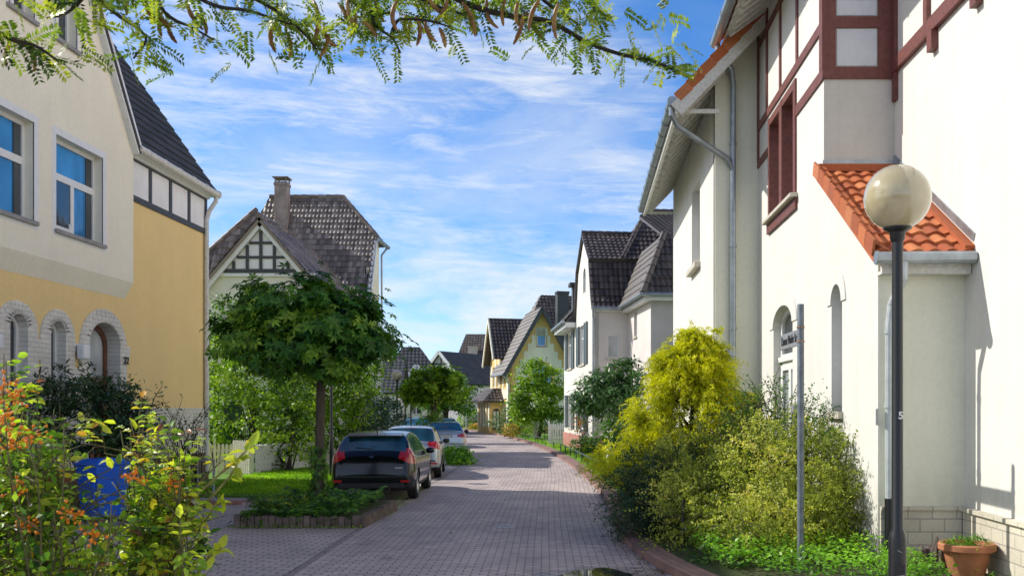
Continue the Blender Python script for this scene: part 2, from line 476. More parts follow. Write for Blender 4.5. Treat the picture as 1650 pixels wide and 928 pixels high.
def scatter(rng, poly, n):
    a = np.array(poly); lo, hi = a.min(0), a.max(0); P = lo + (hi-lo)*rng.random((n, 2)); return P[inpoly(P, poly)]
# ------------------------------------------------------------------ palette
WHITE = plaster('white_render', (.755, .74, .69, 1), stain=.35, var=.07, bump=.15)
SHADEW = plaster('shaded_white_render', (.85, .84, .70, 1), stain=.25, var=.06)  # shade-side copy of the white render, greenish shade put into the colour
CREAM = plaster('cream_render', (.93, .88, .72, 1), stain=.2, var=.05)
YELLOW = plaster('yellow_render', (.92, .68, .30, 1), stain=.15, var=.05)
PALEY = plaster('pale_yellow_render', (.84, .83, .70, 1))
PINKW = plaster('pinkish_render', (.74, .69, .66, 1), stain=.15)
MAUVE = plaster('mauve_render', (.58, .54, .55, 1), stain=.15)
PINKP = plaster('red_pink_plinth', (.55, .24, .20, 1))
FYEL = plaster('far_yellow_render', (.88, .84, .64, 1))
FOCH = plaster('far_ochre_render', (.80, .56, .20, 1))
GREYW = plaster('far_grey_render', (.72, .71, .69, 1))
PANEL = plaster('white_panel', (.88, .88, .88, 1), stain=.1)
PSHADE = plaster('shaded_white_panel', (.66, .68, .72, 1), stain=.15)  # white panel with its bluish shade put into the colour
WBRICK = brickwork('white_brick', (.88, .86, .78, 1), (.80, .78, .70, 1), (.62, .60, .53, 1), .25, .085, .007, 'YZ', .7)
CBRICK = brickwork('cream_brick', (.70, .66, .54, 1), (.62, .58, .47, 1), (.42, .40, .34, 1), .30, .16, .009, 'XZ', .75)
CBRICKY = brickwork('cream_brick_side', (.70, .66, .54, 1), (.62, .58, .47, 1), (.42, .40, .34, 1), .30, .16, .009, 'YZ', .75)
DPLINTH = plaster('brown_plinth', (.16, .11, .08, 1))
PLANTB = brickwork('mossy_planter_brick', (.20, .13, .10, 1), (.12, .09, .07, 1), (.07, .065, .05, 1), .115, .24, .012, 'XZ', .9, bump=.9, off=0)
KERBB = brickwork('red_kerb_brick', (.36, .205, .17, 1), (.27, .16, .14, 1), (.15, .12, .10, 1), .11, .36, .008, uv=True, off=0)
PAVE = brickwork('street_paver', (.66, .56, .51, 1), (.51, .43, .42, 1), (.10, .085, .08, 1), .212, .106, .009, uv=True, rough=.75, bump=.6)
PAVE2 = brickwork('bay_paver', (.56, .485, .465, 1), (.46, .405, .405, 1), (.08, .075, .06, 1), .24, .12, .010, 'XY', .8)
BROWN = simple('red_brown_timber', (.16, .050, .040, 1), .55, var=.3, scale=12, bump=.2)
DARKT = simple('dark_grey_timber', (.055, .06, .065, 1), .6, var=.3, scale=12)
WPAINT = simple('white_paint', (.80, .80, .78, 1), .4, var=.05)
OLDW = simple('weathered_white_paint', (.66, .65, .60, 1), .6, var=.18, scale=14)
STONE = simple('grey_sill_stone', (.30, .29, .28, 1), .7, var=.2)
SILLC = simple('cream_sill', (.55, .51, .42, 1), .7)
ZINC = simple('zinc', (.34, .38, .41, 1), .38, metal=.65, var=.25, scale=4)
DOORW = simple('brown_door_wood', (.17, .065, .03, 1), .4, var=.35, scale=9)
BLACKP = paint('black_post_paint', (.008, .009, .012, 1), .4, coat=.12)
DKGREEN = simple('dark_green_rail', (.05, .075, .065, 1), .45)
SHUT = simple('grey_green_shutter', (.085, .115, .12, 1), .5)
GL_BLUE = glassmat('blue_window_glass', (.05, .25, .55, 1), 1.7, .05, .3)
GL_DARK = glassmat('dark_window_glass', (.025, .035, .045, 1), 1.9)
GL_NET = glassmat('curtained_window_glass', (.42, .45, .47, 1), 1.6, .08, .35)
DTILE = tilemat('dark_flat_tile', (.022, .024, .024, 1), (.04, .04, .038, 1), (.06, .055, .05, 1), .75, .45, (.06, .065, .045, 1))
BTILE = tilemat('brown_pantile', (.12, .095, .08, 1), (.21, .17, .14, 1), (.36, .30, .25, 1), .38, .18, (.06, .05, .045, 1))
GTILE = tilemat('grey_brown_pantile', (.055, .045, .042, 1), (.085, .068, .06, 1), (.13, .105, .09, 1), .4, .15)
OTILE = tilemat('orange_pantile', (.36, .085, .028, 1), (.50, .13, .035, 1), (.60, .21, .075, 1), .75, .35, (.22, .10, .06, 1))
CHIMB = simple('chimney_render', (.30, .24, .21, 1), .85, var=.3, scale=3, bump=.4)
CHIMD = simple('dark_slate_chimney', (.05, .055, .06, 1), .6)
CHIMR = brickwork('red_chimney_brick', (.35, .12, .08, 1), (.28, .10, .07, 1), (.2, .17, .15, 1), .24, .08, .01, 'XZ')

# ------------------------------------------------------------------ ground, street
def interp(tab, y):
    a = np.array(tab); return float(np.interp(y, a[:, 0], a[:, 1]))
RIGHT = [(-8, 9), (4, 4.2), (7, 2.7), (9, 1.85), (10.4, 1.38), (11.6, 1.03), (13, .74), (14.7, .57), (18, .51), (22.7, .42), (26.4, .16), (31, -.18), (36.3, -.68), (44.8, -1.62), (54, -2.96), (66.8, -5.2), (80, -8.3), (100, -14.5), (125, -24)]
LEFT = [(-8, -3.1), (4, -3.2), (11.6, -3.47), (16.3, -3.66), (22, -3.86), (28, -3.98), (37, -4.35), (45, -5.3), (55, -6.8), (68, -9.2), (80, -12.2), (100, -18.6), (125, -28.5)]
def smooth_tab(tab):
    ys = np.arange(-8, 125.1, .5); x = np.interp(ys, *np.array(tab).T)
    k = np.hanning(11); k /= k.sum(); xp = np.concatenate([np.full(5, x[0]) + (np.arange(-5, 0))*(x[1]-x[0]), x, np.full(5, x[-1]) + np.arange(1, 6)*(x[-1]-x[-2])])
    return np.stack([ys, np.convolve(xp, k, 'valid')], 1)
RIGHT, LEFT = smooth_tab(RIGHT), smooth_tab(LEFT)
RX = lambda y: interp(RIGHT, y)
LX = lambda y: interp(LEFT, y)

def strip(name, fa, fb, y0, y1, z, mat, step=.5, thick=0.0, n=1, kind='structure', zb=None):
    """sheet between two curves along the street; UV in metres (across, along)"""
    m = MB(); m.uv = []; ys = np.arange(y0, y1+1e-6, step); rows = []
    for y in ys:
        a, b = fa(y), fb(y); rows.append([(a+(b-a)*i/n, y) for i in range(n+1)])
    idx = {}
    for i, r in enumerate(rows):
        for j, (x, y) in enumerate(r): idx[i, j] = len(m.v); m.v.append(Vector((x, y, z)))
    dist = np.concatenate([[0], np.cumsum(np.hypot(np.diff([fa(y) for y in ys]), np.diff(ys)))])
    for i in range(len(ys)-1):
        for j in range(n):
            m.f.append([idx[i, j], idx[i, j+1], idx[i+1, j+1], idx[i+1, j]]); m.r.append(.5)
            for (p, q) in ((i, j), (i, j+1), (i+1, j+1), (i+1, j)): m.uv.append((rows[p][q][0]-rows[p][0][0] if True else 0, dist[p]))
    if thick:
        for side in (0, n):
            b = len(m.v)
            for i in range(len(ys)): m.v += [Vector((rows[i][side][0], ys[i], z)), Vector((rows[i][side][0], ys[i], z-thick))]
            for i in range(len(ys)-1):
                m.f.append([b+2*i, b+2*i+1, b+2*i+3, b+2*i+2]); m.r.append(.5)
                m.uv += [(0, dist[i]), (-thick, dist[i]), (-thick, dist[i+1]), (0, dist[i+1])]
        b = len(m.v); m.v += [Vector((rows[0][0][0], ys[0], z)), Vector((rows[0][n][0], ys[0], z)), Vector((rows[0][n][0], ys[0], z-thick)), Vector((rows[0][0][0], ys[0], z-thick))]
        m.f.append([b, b+1, b+2, b+3]); m.r.append(.5); m.uv += [(0, 0), (.3, 0), (.3, .1), (0, .1)]
    return obj(name, m, mat, kind=kind)

t = NT('soil'); v = t.coord(); n1 = t.noise(v, .8, 8, .7); n2 = t.noise(v, 25, 5, .7)
c = t.ramp(n1, [(.3, (.035, .05, .015, 1)), (.5, (.06, .085, .02, 1)), (.7, (.07, .055, .03, 1))])
t.l(t.mix(c, t.ramp(n2, [(.3, (.5, .5, .5, 1)), (.7, (1.2, 1.2, 1.2, 1))]), 1, 'MULTIPLY'), t.b.inputs['Base Color']); t.b.inputs['Roughness'].default_value = .95; t.bump(n2, .6, .03)
SOIL = t.m
t = NT('lawn'); v = t.coord(); n1 = t.noise(v, 1.2, 6, .7); n2 = t.noise(v, 60, 4, .7)
c = t.ramp(n1, [(.3, (.11, .25, .014, 1)), (.7, (.18, .36, .03, 1))])
t.l(t.mix(c, t.ramp(n2, [(.3, (.5, .5, .5, 1)), (.7, (1.2, 1.2, 1.2, 1))]), 1, 'MULTIPLY'), t.b.inputs['Base Color']); t.b.inputs['Roughness'].default_value = .9; t.bump(n2, .9, .03)
LAWN = t.m

g = MB(); g.add([(-900, -300, -.03), (900, -300, -.03), (900, 1500, -.03), (-900, 1500, -.03)], [(0, 1, 2, 3)])
obj('ground', g, SOIL, kind='structure')
strip('road', LX, RX, -8, 125, 0, PAVE, n=6)
# parking bay and forecourt left of the gutter, laid the other way round
strip('pavement', lambda y: LX(y)-2.0 if y > 20.8 else -9.0, lambda y: LX(y)-.10, -8, 70, .0, PAVE2, step=.4, n=2)
strip('gutter', lambda y: LX(y)-.10, LX, -8, 125, -.006, simple('gutter_brick', (.27, .23, .225, 1), .85, var=.4, scale=14, bump=.3), n=1)
strip('kerb', lambda y: RX(y)+.001, lambda y: RX(y)+.33, 8.5, 100, .10, KERBB, thick=.13)
# garden ground, right and left
strip('terrace', lambda y: RX(y)+.33, lambda y: 24, 8.5, 24, .10, SOIL, n=1, thick=.12)
strip('verge', lambda y: RX(y)+.33, lambda y: max(RX(y)+10, 24), 24, 100, .10, LAWN, n=3)
strip('garden', lambda y: -40, lambda y: -9.0, 9, 21, .10, SOIL, thick=.12)
strip('lawn', lambda y: -24, lambda y: -5.95 + (.15*math.sin(y*1.3)), 21.2, 36, .09, LAWN, thick=.11, n=4)
strip('lawn', lambda y: -40, lambda y: LX(y)-2.0, 36, 100, .09, LAWN, thick=.1, n=2)
strip('path', lambda y: -9.4, lambda y: -6.5-.2*(y-20), 20.15, 21.15, .055, PAVE2, thick=.06)
e = MB(); e.uv = None
for i in range(34): e.box(-9.3+i*.107, -9.3+i*.107+.098, 19.9+i*.012, 20.13+i*.012, 0, .075+.006*random.random())
obj('brick_edging', e, simple('edging_brick', (.36, .17, .13, 1), .85, var=.3, scale=8, bump=.3), label='low red brick edging between the forecourt and the garden path on the left', cat='edging')

# puddle: a film of water in a dip of the paving
pm = NT('puddle_water'); pm.b.inputs['Base Color'].default_value = (.03, .03, .035, 1); pm.b.inputs['Roughness'].default_value = .02; pm.b.inputs['IOR'].default_value = 2.0
def blob(cx, cy, rx, ry, seed, n=60):
    r = np.random.default_rng(seed); ph = r.random(5)*6.28
    return [(cx + rx*math.cos(a)*(1+.12*math.sin(3*a+ph[0])+.07*math.sin(5*a+ph[1])+.04*math.sin(9*a+ph[2])), cy + ry*math.sin(a)*(1+.12*math.sin(2*a+ph[3])+.08*math.sin(7*a+ph[4]))) for a in np.linspace(0, 2*PI, n, endpoint=False)]
wet = NT('wet_paving'); vv = wet.coord(); wet.b.inputs['Base Color'].default_value = (.06, .055, .065, 1); wet.b.inputs['Roughness'].default_value = .22
b = MB().poly([(x, y, .004) for x, y in blob(.28, 11.45, .80, .92, 5)]); 
tr = wet.n('ShaderNodeBsdfTransparent'); mx = wet.n('ShaderNodeMixShader'); wet.l(wet.ramp(wet.noise(vv, 7, 5, .7), [(.4, (.05, .05, .05, 1)), (.65, (.5, .5, .5, 1))]), mx.inputs[0])
wet.l(tr.outputs[0], mx.inputs[1]); wet.l(wet.b.outputs[0], mx.inputs[2]); wet.l(mx.outputs[0], wet.out.inputs['Surface'])
obj('wet_patch', b, wet.m, kind='structure')
b = MB().poly([(x, y, .008) for x, y in blob(.17, 11.35, .44, .72, 9)])
obj('puddle', b, pm.m, kind='structure')

# small round cover in the street
mh = thing('manhole_cover', 'small round grey cover set in the middle of the paved street', 'manhole cover', (-1.30, 16.35, .004))
obj('ring', MB().lathe([(.10, .004), (.10, .012), (.155, .012), (.16, .0)], (-1.30, 16.35, .004), 28), simple('cover_ring', (.42, .42, .40, 1), .6), mh)
obj('lid', MB().lathe([(.001, .009), (.06, .011), (.10, .009), (.10, 0)], (-1.30, 16.35, .004), 28), simple('cover_lid', (.22, .22, .22, 1), .5, metal=.3, bump=.4), mh)

m = MB().poly([(x, y, .02) for x, y in blob(-2.3, 4.35, 1.9, 1.1, 21, 40)], .04); obj('soil', m, SOIL, kind='structure')
# ------------------------------------------------------------------ left house (yellow and cream)
FX = -9.6
H1 = thing('town_house', 'large yellow and cream house number 22 with a steep gable, on the left', 'house', (FX, 17, 0))
fr = FR((FX, 0, 0), (0, 1, 0), (1, 0, 0))            # u = street depth, v = height
openA, openB, openD = (16.28, 16.80), (17.53, 18.03), (18.89, 20.15)
holes = [arch(*openA, 1.75, 3.36, .24), arch(*openB, 1.75, 3.34, .24), arch(*openD, 1.0, 3.25, .46), arch(14.0, 15.2, 1.75, 3.3, .4), rect(11.0, 12.2, 1.8, 3.5)]
w = MB().wall(fr, [(9.4, .86), (24.8, .86), (24.8, 7.5), (20.36, 7.5), (20.36, 4.66), (13.84, 4.66), (13.84, 7.5), (9.4, 7.5)], holes, 0, .35)
w.box(-16, FX-.36, 9.4, 9.7, 0, 7.5); w.box(-16, FX-.36, 24.5, 24.8, 0, 7.5); w.box(-16, -15.7, 9.7, 24.5, 0, 7.5)
w.add([(FX-.02, 24.8, 7.5), (-12.9, 24.8, 12.6), (-16, 24.8, 7.5)], [(0, 1, 2)])
w.add([(FX-.02, 9.4, 7.5), (-12.9, 9.4, 12.6), (-16, 9.4, 7.5)], [(0, 1, 2)])
obj('wall', w, YELLOW, H1)
obj('plinth', MB().box(FX-.3, FX+.05, 9.35, 24.85, -.1, .88), DPLINTH, H1)
# white brick: band, and an arched surround round each opening
fb = FR((FX+.03, 0, 0), (0, 1, 0), (1, 0, 0))
band_holes = [rect(openA[0], openA[1], 1.75, 2.0), rect(openB[0], openB[1], 1.75, 2.0)]
m = MB()
def brick_poly(pts, hs=()): m.wall(fb, pts, hs, .05, .035)
for a, b in ((9.4, 14.0), (15.2, openA[0]), (openA[1], openB[0]), (openB[1], openD[0]), (openD[1], 24.82)): brick_poly(rect(a, b, .88, 2.0))
for a, b in ((14.0, 15.2), openA, openB): brick_poly(rect(a, b, .88, 1.75))
brick_poly(rect(openD[0], openD[1], .88, 1.0))
obj('brick_base', m, WBRICK, H1)
def surround(op, u0, u1, zs, rise, iz, ir, name='brick_surround', teeth=()):
    k = MB(); n = 12; o = []; c = (u0+u1)/2; wd = (u1-u0)/2
    outer = [(u0, 2.0), (op[0], 2.0), (op[0], iz)] + [((op[0]+op[1])/2 - (op[1]-op[0])/2*math.cos(PI*i/n), iz + ir*math.sin(PI*i/n)) for i in range(1, n)] + [(op[1], iz), (op[1], 2.0), (u1, 2.0), (u1, zs)]
    outer += [(c + wd*math.cos(PI*i/n), zs + rise*math.sin(PI*i/n)) for i in range(1, n)] + [(u0, zs)]
    k.wall(fb, outer, (), .05, .42)
    # radial joints of the arch, scored as thin raised voussoirs
    oi = (op[0]+op[1])/2; ow = (op[1]-op[0])/2
    for i in range(1, 15):
        a = PI*i/15
        p = Vector((0, oi + ow*math.cos(a), iz + ir*math.sin(a))); q = Vector((0, c + wd*math.cos(a), zs + rise*math.sin(a)))
        d = (q-p)*.46; cc = (p+q)/2
        k.beam(Vector((FX+.033, 0, 0)) + cc - d, Vector((FX+.033, 0, 0)) + cc + d, .085*(1 if ow < .4 else 1.6), .012, (1, 0, 0))
    for (ta, tb, za, zb) in teeth: k.wall(fb, rect(ta, tb, za, zb), (), .04, .04)
    return obj(name, k, WBRICK, H1)
surround(openA, 15.88, 17.12, 3.30, .52, 3.36, .24)
surround(openB, 17.2, 18.36, 3.26, .54, 3.34, .24, teeth=((18.36, 18.54, 2.0, 2.75), (18.36, 18.54, 3.05, 3.22), (17.12, 17.2, 2.85, 3.2)))
surround(openD, 18.54, 20.44, 3.2, .78, 3.25, .46, teeth=((20.44, 20.58, 3.05, 3.3), (20.44, 20.58, 2.0, 2.2)))
surround((14.0, 15.2), 13.6, 15.6, 3.2, .75, 3.3, .4)
for op, z1, r, g in ((openA, 3.36, .22, GL_DARK), (openB, 3.34, .22, GL_DARK), ((14.0, 15.2), 3.3, .38, GL_DARK)):
    window(H1, fr, (op[0], op[1], 1.75, z1), WPAINT, g, .13, .085, arched=r, sill=STONE)
# front door set deep in its arch
dfr = FR((FX-.24, 0, 0), (0, 1, 0), (1, 0, 0)); y0, y1 = openD
dm = MB().wall(dfr, arch(y0, y1, 1.0, 3.25, .46), [arch(y0+.12, y1-.12, 2.62, 3.25, .34), rect(y0+.2, y0+.55, 1.75, 2.4), rect(y1-.55, y1-.2, 1.75, 2.4)], .05, .07)
dm.fbox(dfr, y0+.05, y1-.05, 2.48, 2.58, 0, .05); dm.fbox(dfr, y0+.2, y1-.2, 1.15, 1.6, 0, .025)
door = obj('door', dm, DOORW, H1)
obj('fanlight', MB().add([Vector((FX-.28, a, b)) for a, b in arch(y0+.1, y1-.1, 2.6, 3.25, .36)], [list(range(13))]), GL_NET, door)
obj('pane', MB().add([(FX-.28, y0+.18, 1.7), (FX-.28, y1-.18, 1.7), (FX-.28, y1-.18, 2.45), (FX-.28, y0+.18, 2.45)], [(0, 1, 2, 3)]), GL_DARK, door)
obj('door_handle', MB().tube([(FX-.27, y1-.14, 2.05), (FX-.22, y1-.14, 2.05), (FX-.22, y1-.26, 2.05)], .012), ZINC, door)
st = MB(); 
for i in range(4): st.box(FX+.06, FX+1.3-.3*i, 18.7, 20.35, .1+.19*i, .1+.19*(i+1)+.003)
obj('step', st, STONE, H1)
lb = MB().box(FX+.05, FX+.19, 18.36, 18.62, 2.92, 3.2); obj('wall_lamp', lb, simple('opal_lamp', (.80, .80, .82, 1), .3), H1, bevel=.03)
obj('wall_lamp', MB().box(FX+.05, FX+.19, 15.6, 15.85, 2.95, 3.2), bpy.data.materials['opal_lamp'], H1, bevel=.03)
# house number
def text_mesh(s, size, depth, mat, name, parent, origin, u, n, bold=0.0, v=(0, 0, 1), xs=1.0):
    cu = bpy.data.curves.new('lettering', 'FONT'); cu.body = s; cu.size = size; cu.extrude = depth; cu.offset = bold; cu.align_x = 'CENTER'; cu.align_y = 'CENTER'
    o = bpy.data.objects.new('tmp', cu); COL.objects.link(o); dg = bpy.context.evaluated_depsgraph_get(); me = bpy.data.meshes.new_from_object(o.evaluated_get(dg)); bpy.data.objects.remove(o)
    u, n, v = Vector(u), Vector(n), Vector(v); mb = MB()
    mb.add([Vector(origin) + u*(q.co.x*xs) + v*q.co.y + n*q.co.z for q in me.vertices], [list(p.vertices) for p in me.polygons])
    bpy.data.meshes.remove(me)
    return obj(name, mb, mat, parent)
INK = simple('black_ink', (.012, .012, .014, 1), .5)
text_mesh('22', .21, .008, INK, 'house_number', H1, (FX+.06, 20.36, 2.98), (0, 1, 0), (1, 0, 0), .004)
# cream upper gable, standing proud on a corbel
GX = FX+.16; gfr = FR((GX, 0, 0), (0, 1, 0), (1, 0, 0)); gc = 17.1; g0, g1, gz, apex = 13.75, 20.45, 7.5, 11.95
wins = [rect(17.45, 19.15, 5.2, 6.9), rect(15.05, 16.75, 5.2, 6.9), rect(17.40, 18.18, 8.64, 10.05), rect(16.0, 16.77, 8.64, 10.05)]
m = MB().wall(gfr, [(g0, 4.62), (g1, 4.62), (g1, gz), (gc, apex), (g0, gz)], wins, .26, .14)
obj('gable_wall', m, CREAM, H1)
m = MB(); m.add([(FX+.005, g0, 4.28), (FX+.005, g1-.06, 4.28), (GX, g1, 4.62), (GX, g0, 4.62), (FX+.005, g1, 4.62), (FX+.005, g0, 4.62)], [(0, 1, 2, 3), (1, 4, 2), (0, 3, 5)])
obj('corbel', m, CREAM, H1)
for wdw in wins:
    a, b, c, d = wdw[0][0], wdw[1][0], wdw[0][1], wdw[2][1]; big = b-a > 1
    tf = FR((GX+.004, 0, 0), (0, 1, 0), (1, 0, 0)); tw = .13 if big else .05
    obj('window_trim', MB().wall(tf, rect(a-tw, b+tw, c-tw, d+tw), [rect(a, b, c, d)], .02, .012), WPAINT, H1)
    if big:
        mid = (a+b)/2 + .02; zt = c + 1.02
        wo = window(H1, gfr, (a, b, c, d), WPAINT, GL_BLUE, .16, .075, bars_v=[(mid, .12, c+.07, zt)], bars_h=[(zt, .13)], sill=STONE)
        k = MB()      # darker strip of room beside the blind
        k.add([(GX-.185, b-.30, c+.08), (GX-.185, b-.08, c+.08), (GX-.185, b-.08, d-.08), (GX-.185, b-.30, d-.08)], [(0, 1, 2, 3)]); obj('curtain_gap', k, GL_DARK, wo)
        if a > 17:
            # lower left casement tilted inwards
            s = MB(); p = lambda u, v: Vector((GX-.17-.22*(v-c-.1)/(zt-c-.2), u, v)); u0, u1, v0, v1 = a+.09, mid-.07, c+.09, zt-.09
            for q in ((u0, v0, u1, v0), (u0, v1, u1, v1), (u0, v0, u0, v1), (u1, v0, u1, v1)): s.beam(p(q[0], q[1]), p(q[2], q[3]), .07, .05, (1, 0, 0))
            ca = obj('tilted_casement', s, WPAINT, wo)
            dk = MB().add([(GX-.18, u0-.02, v0-.02), (GX-.18, u1+.02, v0-.02), (GX-.18, u1+.02, v1+.02), (GX-.18, u0-.02, v1+.02)], [(0, 1, 2, 3)]); obj('dark_opening', dk, GL_DARK, wo)
    else:
        window(H1, gfr, (a, b, c, d), WPAINT, GL_DARK, .16, .06, bars_v=[((a+b)/2, .1)], sill=STONE)
# timber band under the eave
tb = MB(); zb, zt2 = 6.40, 7.36; tfr = FR((FX, 0, 0), (0, 1, 0), (1, 0, 0))
tb.fbox(tfr, 20.46, 24.8, zb, zb+.13, 0, .035); tb.fbox(tfr, 20.46, 24.8, zt2-.1, zt2, 0, .035)
for y in (20.52, 21.56, 22.62, 23.68, 24.73): tb.fbox(tfr, y-.065, y+.065, zb+.13, zt2-.1, 0, .034)
obj('timber_frame', tb, DARKT, H1)
pn = MB()
for y in (20.52, 21.56, 22.62, 23.68): pn.fbox(tfr, y+.065, y+.985, zb+.13, zt2-.1, 0, .012)
obj('infill_panel', pn, PANEL, H1)
# roofs
r = MB(); sl = (12.55-7.5)/(12.9-9.2)
tile_roof(r, [(-9.36, 20.5, 7.5), (-9.36, 24.9, 7.5), (-12.9, 24.9, 12.55), (-12.9, 20.5, 12.55)], .32, .3, .004, .03, 2)
tile_roof(r, [(-9.2, 9.2, 7.5), (-9.2, 13.7, 7.5), (-12.9, 13.7, 12.55), (-12.9, 9.2, 12.55)], .32, .3, .004, .03, 2)
r.poly([(-16.5, 9.2, 7.4), (-12.9, 9.2, 12.55), (-12.9, 25.0, 12.55), (-16.5, 25.0, 7.4)][::-1], .1)
r.poly([(-10.4, 20.5, 9.1), (-12.9, 20.5, 12.5), (-12.9, 13.7, 12.5), (-10.4, 13.7, 9.1)], .08)
roof = obj('roof', r, DTILE, H1)
r2 = MB()
tile_roof(r2, [(-9.3, g1+.12, gz-.1), (-13.2, g1+.12, gz-.1), (-13.2, gc, apex+.12), (-9.3, gc, apex+.12)], .32, .3, .004, .03, 2)
tile_roof(r2, [(-9.3, g0-.12, gz-.1), (-13.2, g0-.12, gz-.1), (-13.2, gc, apex+.12), (-9.3, gc, apex+.12)], .32, .3, .004, .03, 2)
obj('gable_roof', r2, DTILE, H1)
vb = MB()
for sgn, ge in ((1, g1), (-1, g0)):
    vb.beam((GX+.05, ge+.10*sgn, gz-.16), (GX+.05, gc, apex+.08), .24, .10, (1, 0, 0)) if False else None
    d = Vector((0, gc-ge, apex-gz)).normalized()
    vb.beam(Vector((GX+.06, ge, gz-.02)) - d*.12, (GX+.06, gc, apex+.03), .13, .24, Vector((0, -d.z, d.y))*(-sgn))
    vb.beam(Vector((GX+.12, ge, gz+.06)) - d*.1, (GX+.12, gc, apex+.11), .05, .07, Vector((0, -d.z, d.y))*(-sgn))
obj('bargeboard', vb, WPAINT, H1)
ea = MB().box(FX+.02, -9.38, 20.5, 24.88, 7.36, 7.46); ea.box(FX+.02, FX+.1, 20.5, 24.8, 7.3, 7.36); obj('eave_board', ea, WPAINT, H1)
gt = MB()
for (ya, yb) in ((20.45, 24.95),):
    gt.tube([(-9.34, ya, 7.45), (-9.34, yb, 7.43)], .085, 10)
for y in np.arange(20.9, 25, .8): gt.tube([(-9.34, y, 7.452), (-9.34, y+.04, 7.451)], .093, 10)
obj('gutter', gt, OLDW, H1)
dp = MB().tube([(-9.34, 24.8, 7.40), (-9.35, 24.8, 7.25), (-9.48, 24.7, 6.98), (-9.53, 24.66, 6.75), (-9.53, 24.66, .4)], .055, 10)
for z in (1.2, 3.2, 5.2): dp.tube([(-9.53, 24.66, z), (-9.53, 24.66, z+.05)], .068, 10)
obj('downpipe', dp, OLDW, H1)
H1.location = (-10.18, 18.02, -.12); H1.scale = (1.06, 1.06, 1.06)      # a tall town house: storeys of 3.3 m
# ------------------------------------------------------------------ gabled house behind the hedge
H2 = thing('gabled_house', 'house with brown tiled half-hipped roof, tall chimney and small half-timbered gable behind the hedge', 'house', (-11.5, 42, 0))
ff = FR((-9.5, 0, 0), (0, 1, 0), (1, 0, 0))
m = MB().wall(ff, [(41.75, 0), (45.3, 0), (45.3, 9.6), (43.85, 9.6), (41.75, 5.2)], [rect(43.0, 43.9, 6.5, 8.2)], .15, .2)
m.add([(-9.7, 45.29, 0), (-15, 45.29, 0), (-15, 45.29, 9.5), (-9.7, 45.29, 9.5)], [(0, 1, 2, 3)]); m.box(-15, -9.72, 42, 42.2, 0, 5.4)
obj('street_wall', m, FYEL, H2)
obj('lower_wall', MB().fbox(ff, 41.74, 45.31, 0, 5.7, 0, .03), WHITE, H2)
window(H2, ff, (43.0, 43.9, 6.5, 8.2), WPAINT, GL_DARK, .08, .07, bars_h=[(7.6, .06)])
r = MB(); s_ = (11.7-5.0)/3.3
tile_roof(r, [(-15.5, 41.6, 5.0), (-9.3, 41.6, 5.0), (-9.3, 43.9, 9.67), (-11.07, 44.9, 11.7), (-14.45, 44.9, 11.7), (-15.5, 43.4, 8.65)], .30, .175, .028, .036)
tile_roof(r, [(-9.25, 43.85, 9.6), (-9.25, 45.95, 9.6), (-11.07, 44.9, 11.7)], .30, .175, .028, .036)
r.poly([(-9.4, 45.95, 9.55), (-11.07, 44.95, 11.68), (-14.45, 44.95, 11.68), (-16, 46, 9.5)], .1)
rf = obj('roof', r, BTILE, H2)
k = MB(); ridge_caps(k, (-14.45, 44.9, 11.72), (-11.07, 44.9, 11.72)); ridge_caps(k, (-11.07, 44.9, 11.72), (-9.25, 43.85, 9.68)); obj('ridge', k, BTILE, rf)
k = MB(); d = Vector((0, 2.3, 4.67)).normalized()
k.beam((-9.36, 41.55, 4.85), (-9.36, 43.85, 9.5), .12, .2, (1, 0, 0)); obj('bargeboard', k, WPAINT, H2)
k = MB().tube([(-9.2, 43.75, 9.55), (-9.2, 46.0, 9.55)], .09, 8); k.tube([(-9.25, 45.9, 9.5), (-9.4, 45.4, 9.1), (-9.4, 45.4, .3)], .05, 8); obj('gutter', k, ZINC, H2)
# chimney on the near slope
ch = MB().box(-13.93, -13.37, 43.9, 44.45, 9.4, 12.2); ch.box(-13.96, -13.34, 43.87, 44.48, 12.02, 12.16)
c_ = obj('chimney', ch, CHIMB, H2, bevel=.02)
cc = MB()
for x in (-13.90, -13.42): 
    for y in (43.95, 44.43): cc.box(x-.02, x+.04, y-.02, y+.04, 12.2, 12.36)
cc.box(-14.0, -13.3, 43.83, 44.52, 12.36, 12.41); obj('cap', cc, CHIMB, c_)
obj('flashing', MB().poly([(-14.1, 43.62, 9.2), (-13.2, 43.62, 9.2), (-13.2, 43.84, 9.64), (-14.1, 43.84, 9.64)], .02).move((0, -.06, .05)), ZINC, c_)
vt = MB().tube([(-13.05, 43.2, 8.25), (-13.05, 43.2, 8.75)], .06, 8); vt.tube([(-13.05, 43.2, 8.72), (-13.05, 43.2, 8.84)], .1, 8); obj('roof_vent', vt, ZINC, H2)
# projecting wing with its front gable
fw = FR((0, 36, 0), (1, 0, 0), (0, -1, 0)); ax, az = -11.9, 8.72
m = MB().wall(fw, [(-14.1, 0), (-9.75, 0), (-9.75, 6.2), (ax, az), (-14.1, 6.2)], [rect(-12.6, -11.2, 3.2, 4.8)], .15, .2)
m.box(-9.95, -9.75, 36.2, 42, 0, 6.2); m.box(-14.1, -13.9, 36.2, 42, 0, 6.2); obj('wing_wall', m, PALEY, H2)
window(H2, fw, (-12.6, -11.2, 3.2, 4.8), WPAINT, GL_DARK, .1, .07, bars_v=[(-11.9, .08)])
ft = FR((0, 35.985, 0), (1, 0, 0), (0, -1, 0)); zb = 7.02
hw = lambda z: (az-.12-z)/1.17
pn = MB().poly([(ax-hw(zb), 35.97, zb), (ax+hw(zb), 35.97, zb), (ax, 35.97, az-.12)], .02); obj('gable_panel', pn, PANEL, H2)
tm = MB()
tm.fbox(ft, ax-hw(zb), ax+hw(zb), zb-.06, zb+.1, .02, .06)
